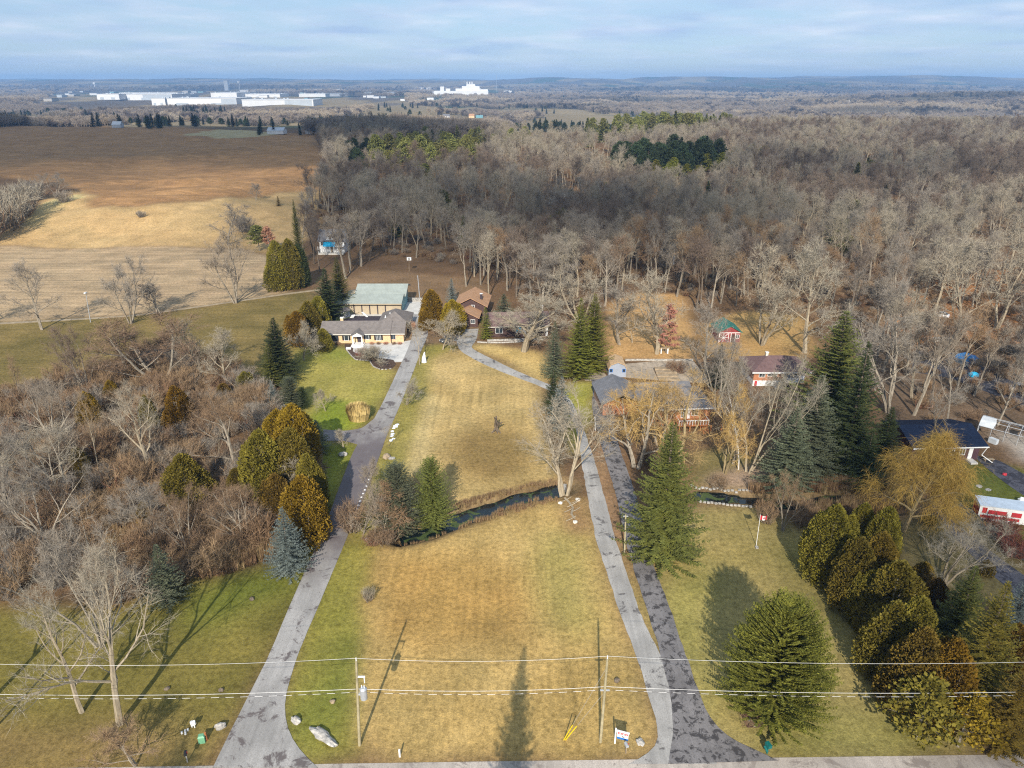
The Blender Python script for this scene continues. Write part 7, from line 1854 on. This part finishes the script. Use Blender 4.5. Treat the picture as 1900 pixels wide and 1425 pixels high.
# culvert headwalls and pipe
tag(MB().box(-1.2, -.25, -1.2, 1.2, .25, .12).build('culvert_wall', M['stone_pale'], None, (*H0(1046, 906), 0), (0, 0, 1.3)), 'pale stone culvert end where the creek meets the middle driveway', 'culvert')
tag(MB().tube((-1, 0, .1), (1, 0, -.1), .45, n=14).build('culvert_pipe', M['metal'], None, (*H0(1625, 924), 0)), 'grey culvert pipe at the right end of the black creek', 'pipe')
t = thing('creek_edging', 'row of pale stones along the black creek bank', 'edging', (0, 0, 0)); st0 = None
for (a, b) in (((1284, 903), (1400, 912)), ((1300, 932), (1400, 942))):
    A1, B1 = G(*a), G(*b); n = int(math.hypot(A1[0] - B1[0], A1[1] - B1[1]) / .55)
    for k in range(n):
        o = MB().box(-.22, -.17, 0, .22, .17, .22).build('stone', M['stone_pale'], t) if st0 is None else st0.copy()
        if st0 is None: st0 = o
        else: COL.objects.link(o); o.parent = t
        f = k / n; xx_, yy_ = A1[0] + (B1[0] - A1[0]) * f, A1[1] + (B1[1] - A1[1]) * f + rnd.gauss(0, .08)
        o.location = (xx_, yy_, float(hgt(xx_, yy_)) - .03); o.rotation_euler = (0, 0, rnd.uniform(-.4, .4))

# ------------------------------------------------------------------ broken clouds (their shadows dapple the land)
def cloud_mat():
    m = NT('cloud'); oc = m.n('ShaderNodeTexCoord').outputs['Object']
    ln = m.n('ShaderNodeVectorMath', operation='LENGTH'); m.l(m.scale(oc, (1, 1, 0)), ln.inputs[0])
    nz = m.noise(2.4, 4, .6, oc); e = m.math('ADD', ln.outputs['Value'], m.math('MULTIPLY', m.math('SUBTRACT', nz, .5), .9))
    al = m.ramp(e, [(.60, .38), (1.0, 0.0)])
    tr = m.n('ShaderNodeBsdfTransparent'); df = m.n('ShaderNodeBsdfDiffuse'); df.inputs[0].default_value = (.9, .9, .92, 1)
    mx = m.n('ShaderNodeMixShader'); m.l(al, mx.inputs[0]); m.l(tr.outputs[0], mx.inputs[1]); m.l(df.outputs[0], mx.inputs[2]); m.l(mx.outputs[0], m.o.inputs[0])
    return m.m
MC = cloud_mat()
import bmesh
MCD = MC.copy(); MCD.name = 'cloud_thick'
for n_ in MCD.node_tree.nodes:
    if n_.type == 'VALTORGB' : n_.color_ramp.elements[0].color = (.80, .80, .80, 1); n_.color_ramp.elements[0].position = .72
def cloud(px, py, rx, ry, zc=720, rz=0, thick=False):
    """cloud whose shadow falls on the ground under pixel (px, py)"""
    x, y, z = G(px, py); k = (zc - z) / SUNV[2]
    bm = bmesh.new(); bmesh.ops.create_icosphere(bm, subdivisions=4, radius=1.0)
    for v in bm.verts: v.co *= .94 + .16 * float(fbm(v.co.x * 3 + px, v.co.y * 3 + v.co.z * 2, 3))
    me = bpy.data.meshes.new('cloud'); bm.to_mesh(me); bm.free(); me.materials.append(MCD if thick else MC)
    o = obj('cloud', me, None, (x + SUNV[0] * k, y + SUNV[1] * k, zc), (0, 0, rz), (rx, ry, 28))
    tag(o, 'low broken cloud beyond the picture', kind='structure')
cloud(130, 250, 500, 330, rz=-.38, thick=True)
cloud(-150, 330, 160, 60)
cloud(790, 415, 110, 80); cloud(1080, 425, 90, 60); cloud(740, 366, 90, 50); cloud(1230, 420, 70, 90)
cloud(1500, 330, 120, 60)
cloud(1840, 1060, 24, 26); cloud(1870, 1300, 22, 28)
cloud(1250, 190, 900, 260); cloud(300, 210, 420, 90); cloud(1700, 185, 600, 350); cloud(700, 178, 800, 500); cloud(1000, 200, 300, 120); cloud(1600, 212, 300, 120); cloud(1400, 168, 2200, 900); cloud(400, 166, 2000, 700)

# ------------------------------------------------------------------ haze
def haze():
    m = bpy.data.materials.new('haze'); m.use_nodes = True; t = m.node_tree; t.nodes.clear()
    o = t.nodes.new('ShaderNodeOutputMaterial'); v = t.nodes.new('ShaderNodeVolumePrincipled')
    v.inputs['Color'].default_value = (.34, .60, 1.0, 1); v.inputs['Density'].default_value = 0.00010; v.inputs['Anisotropy'].default_value = 0.0
    t.links.new(v.outputs[0], o.inputs['Volume'])
    x0, x1, y0, y1, z0, z1 = -21000, 21000, -300, 16000, -70, 190
    h = MB().box(x0, y0, z0, x1, y1, z1).build('haze', m)
    tag(h, 'thin blue haze over the land', kind='stuff')
haze()
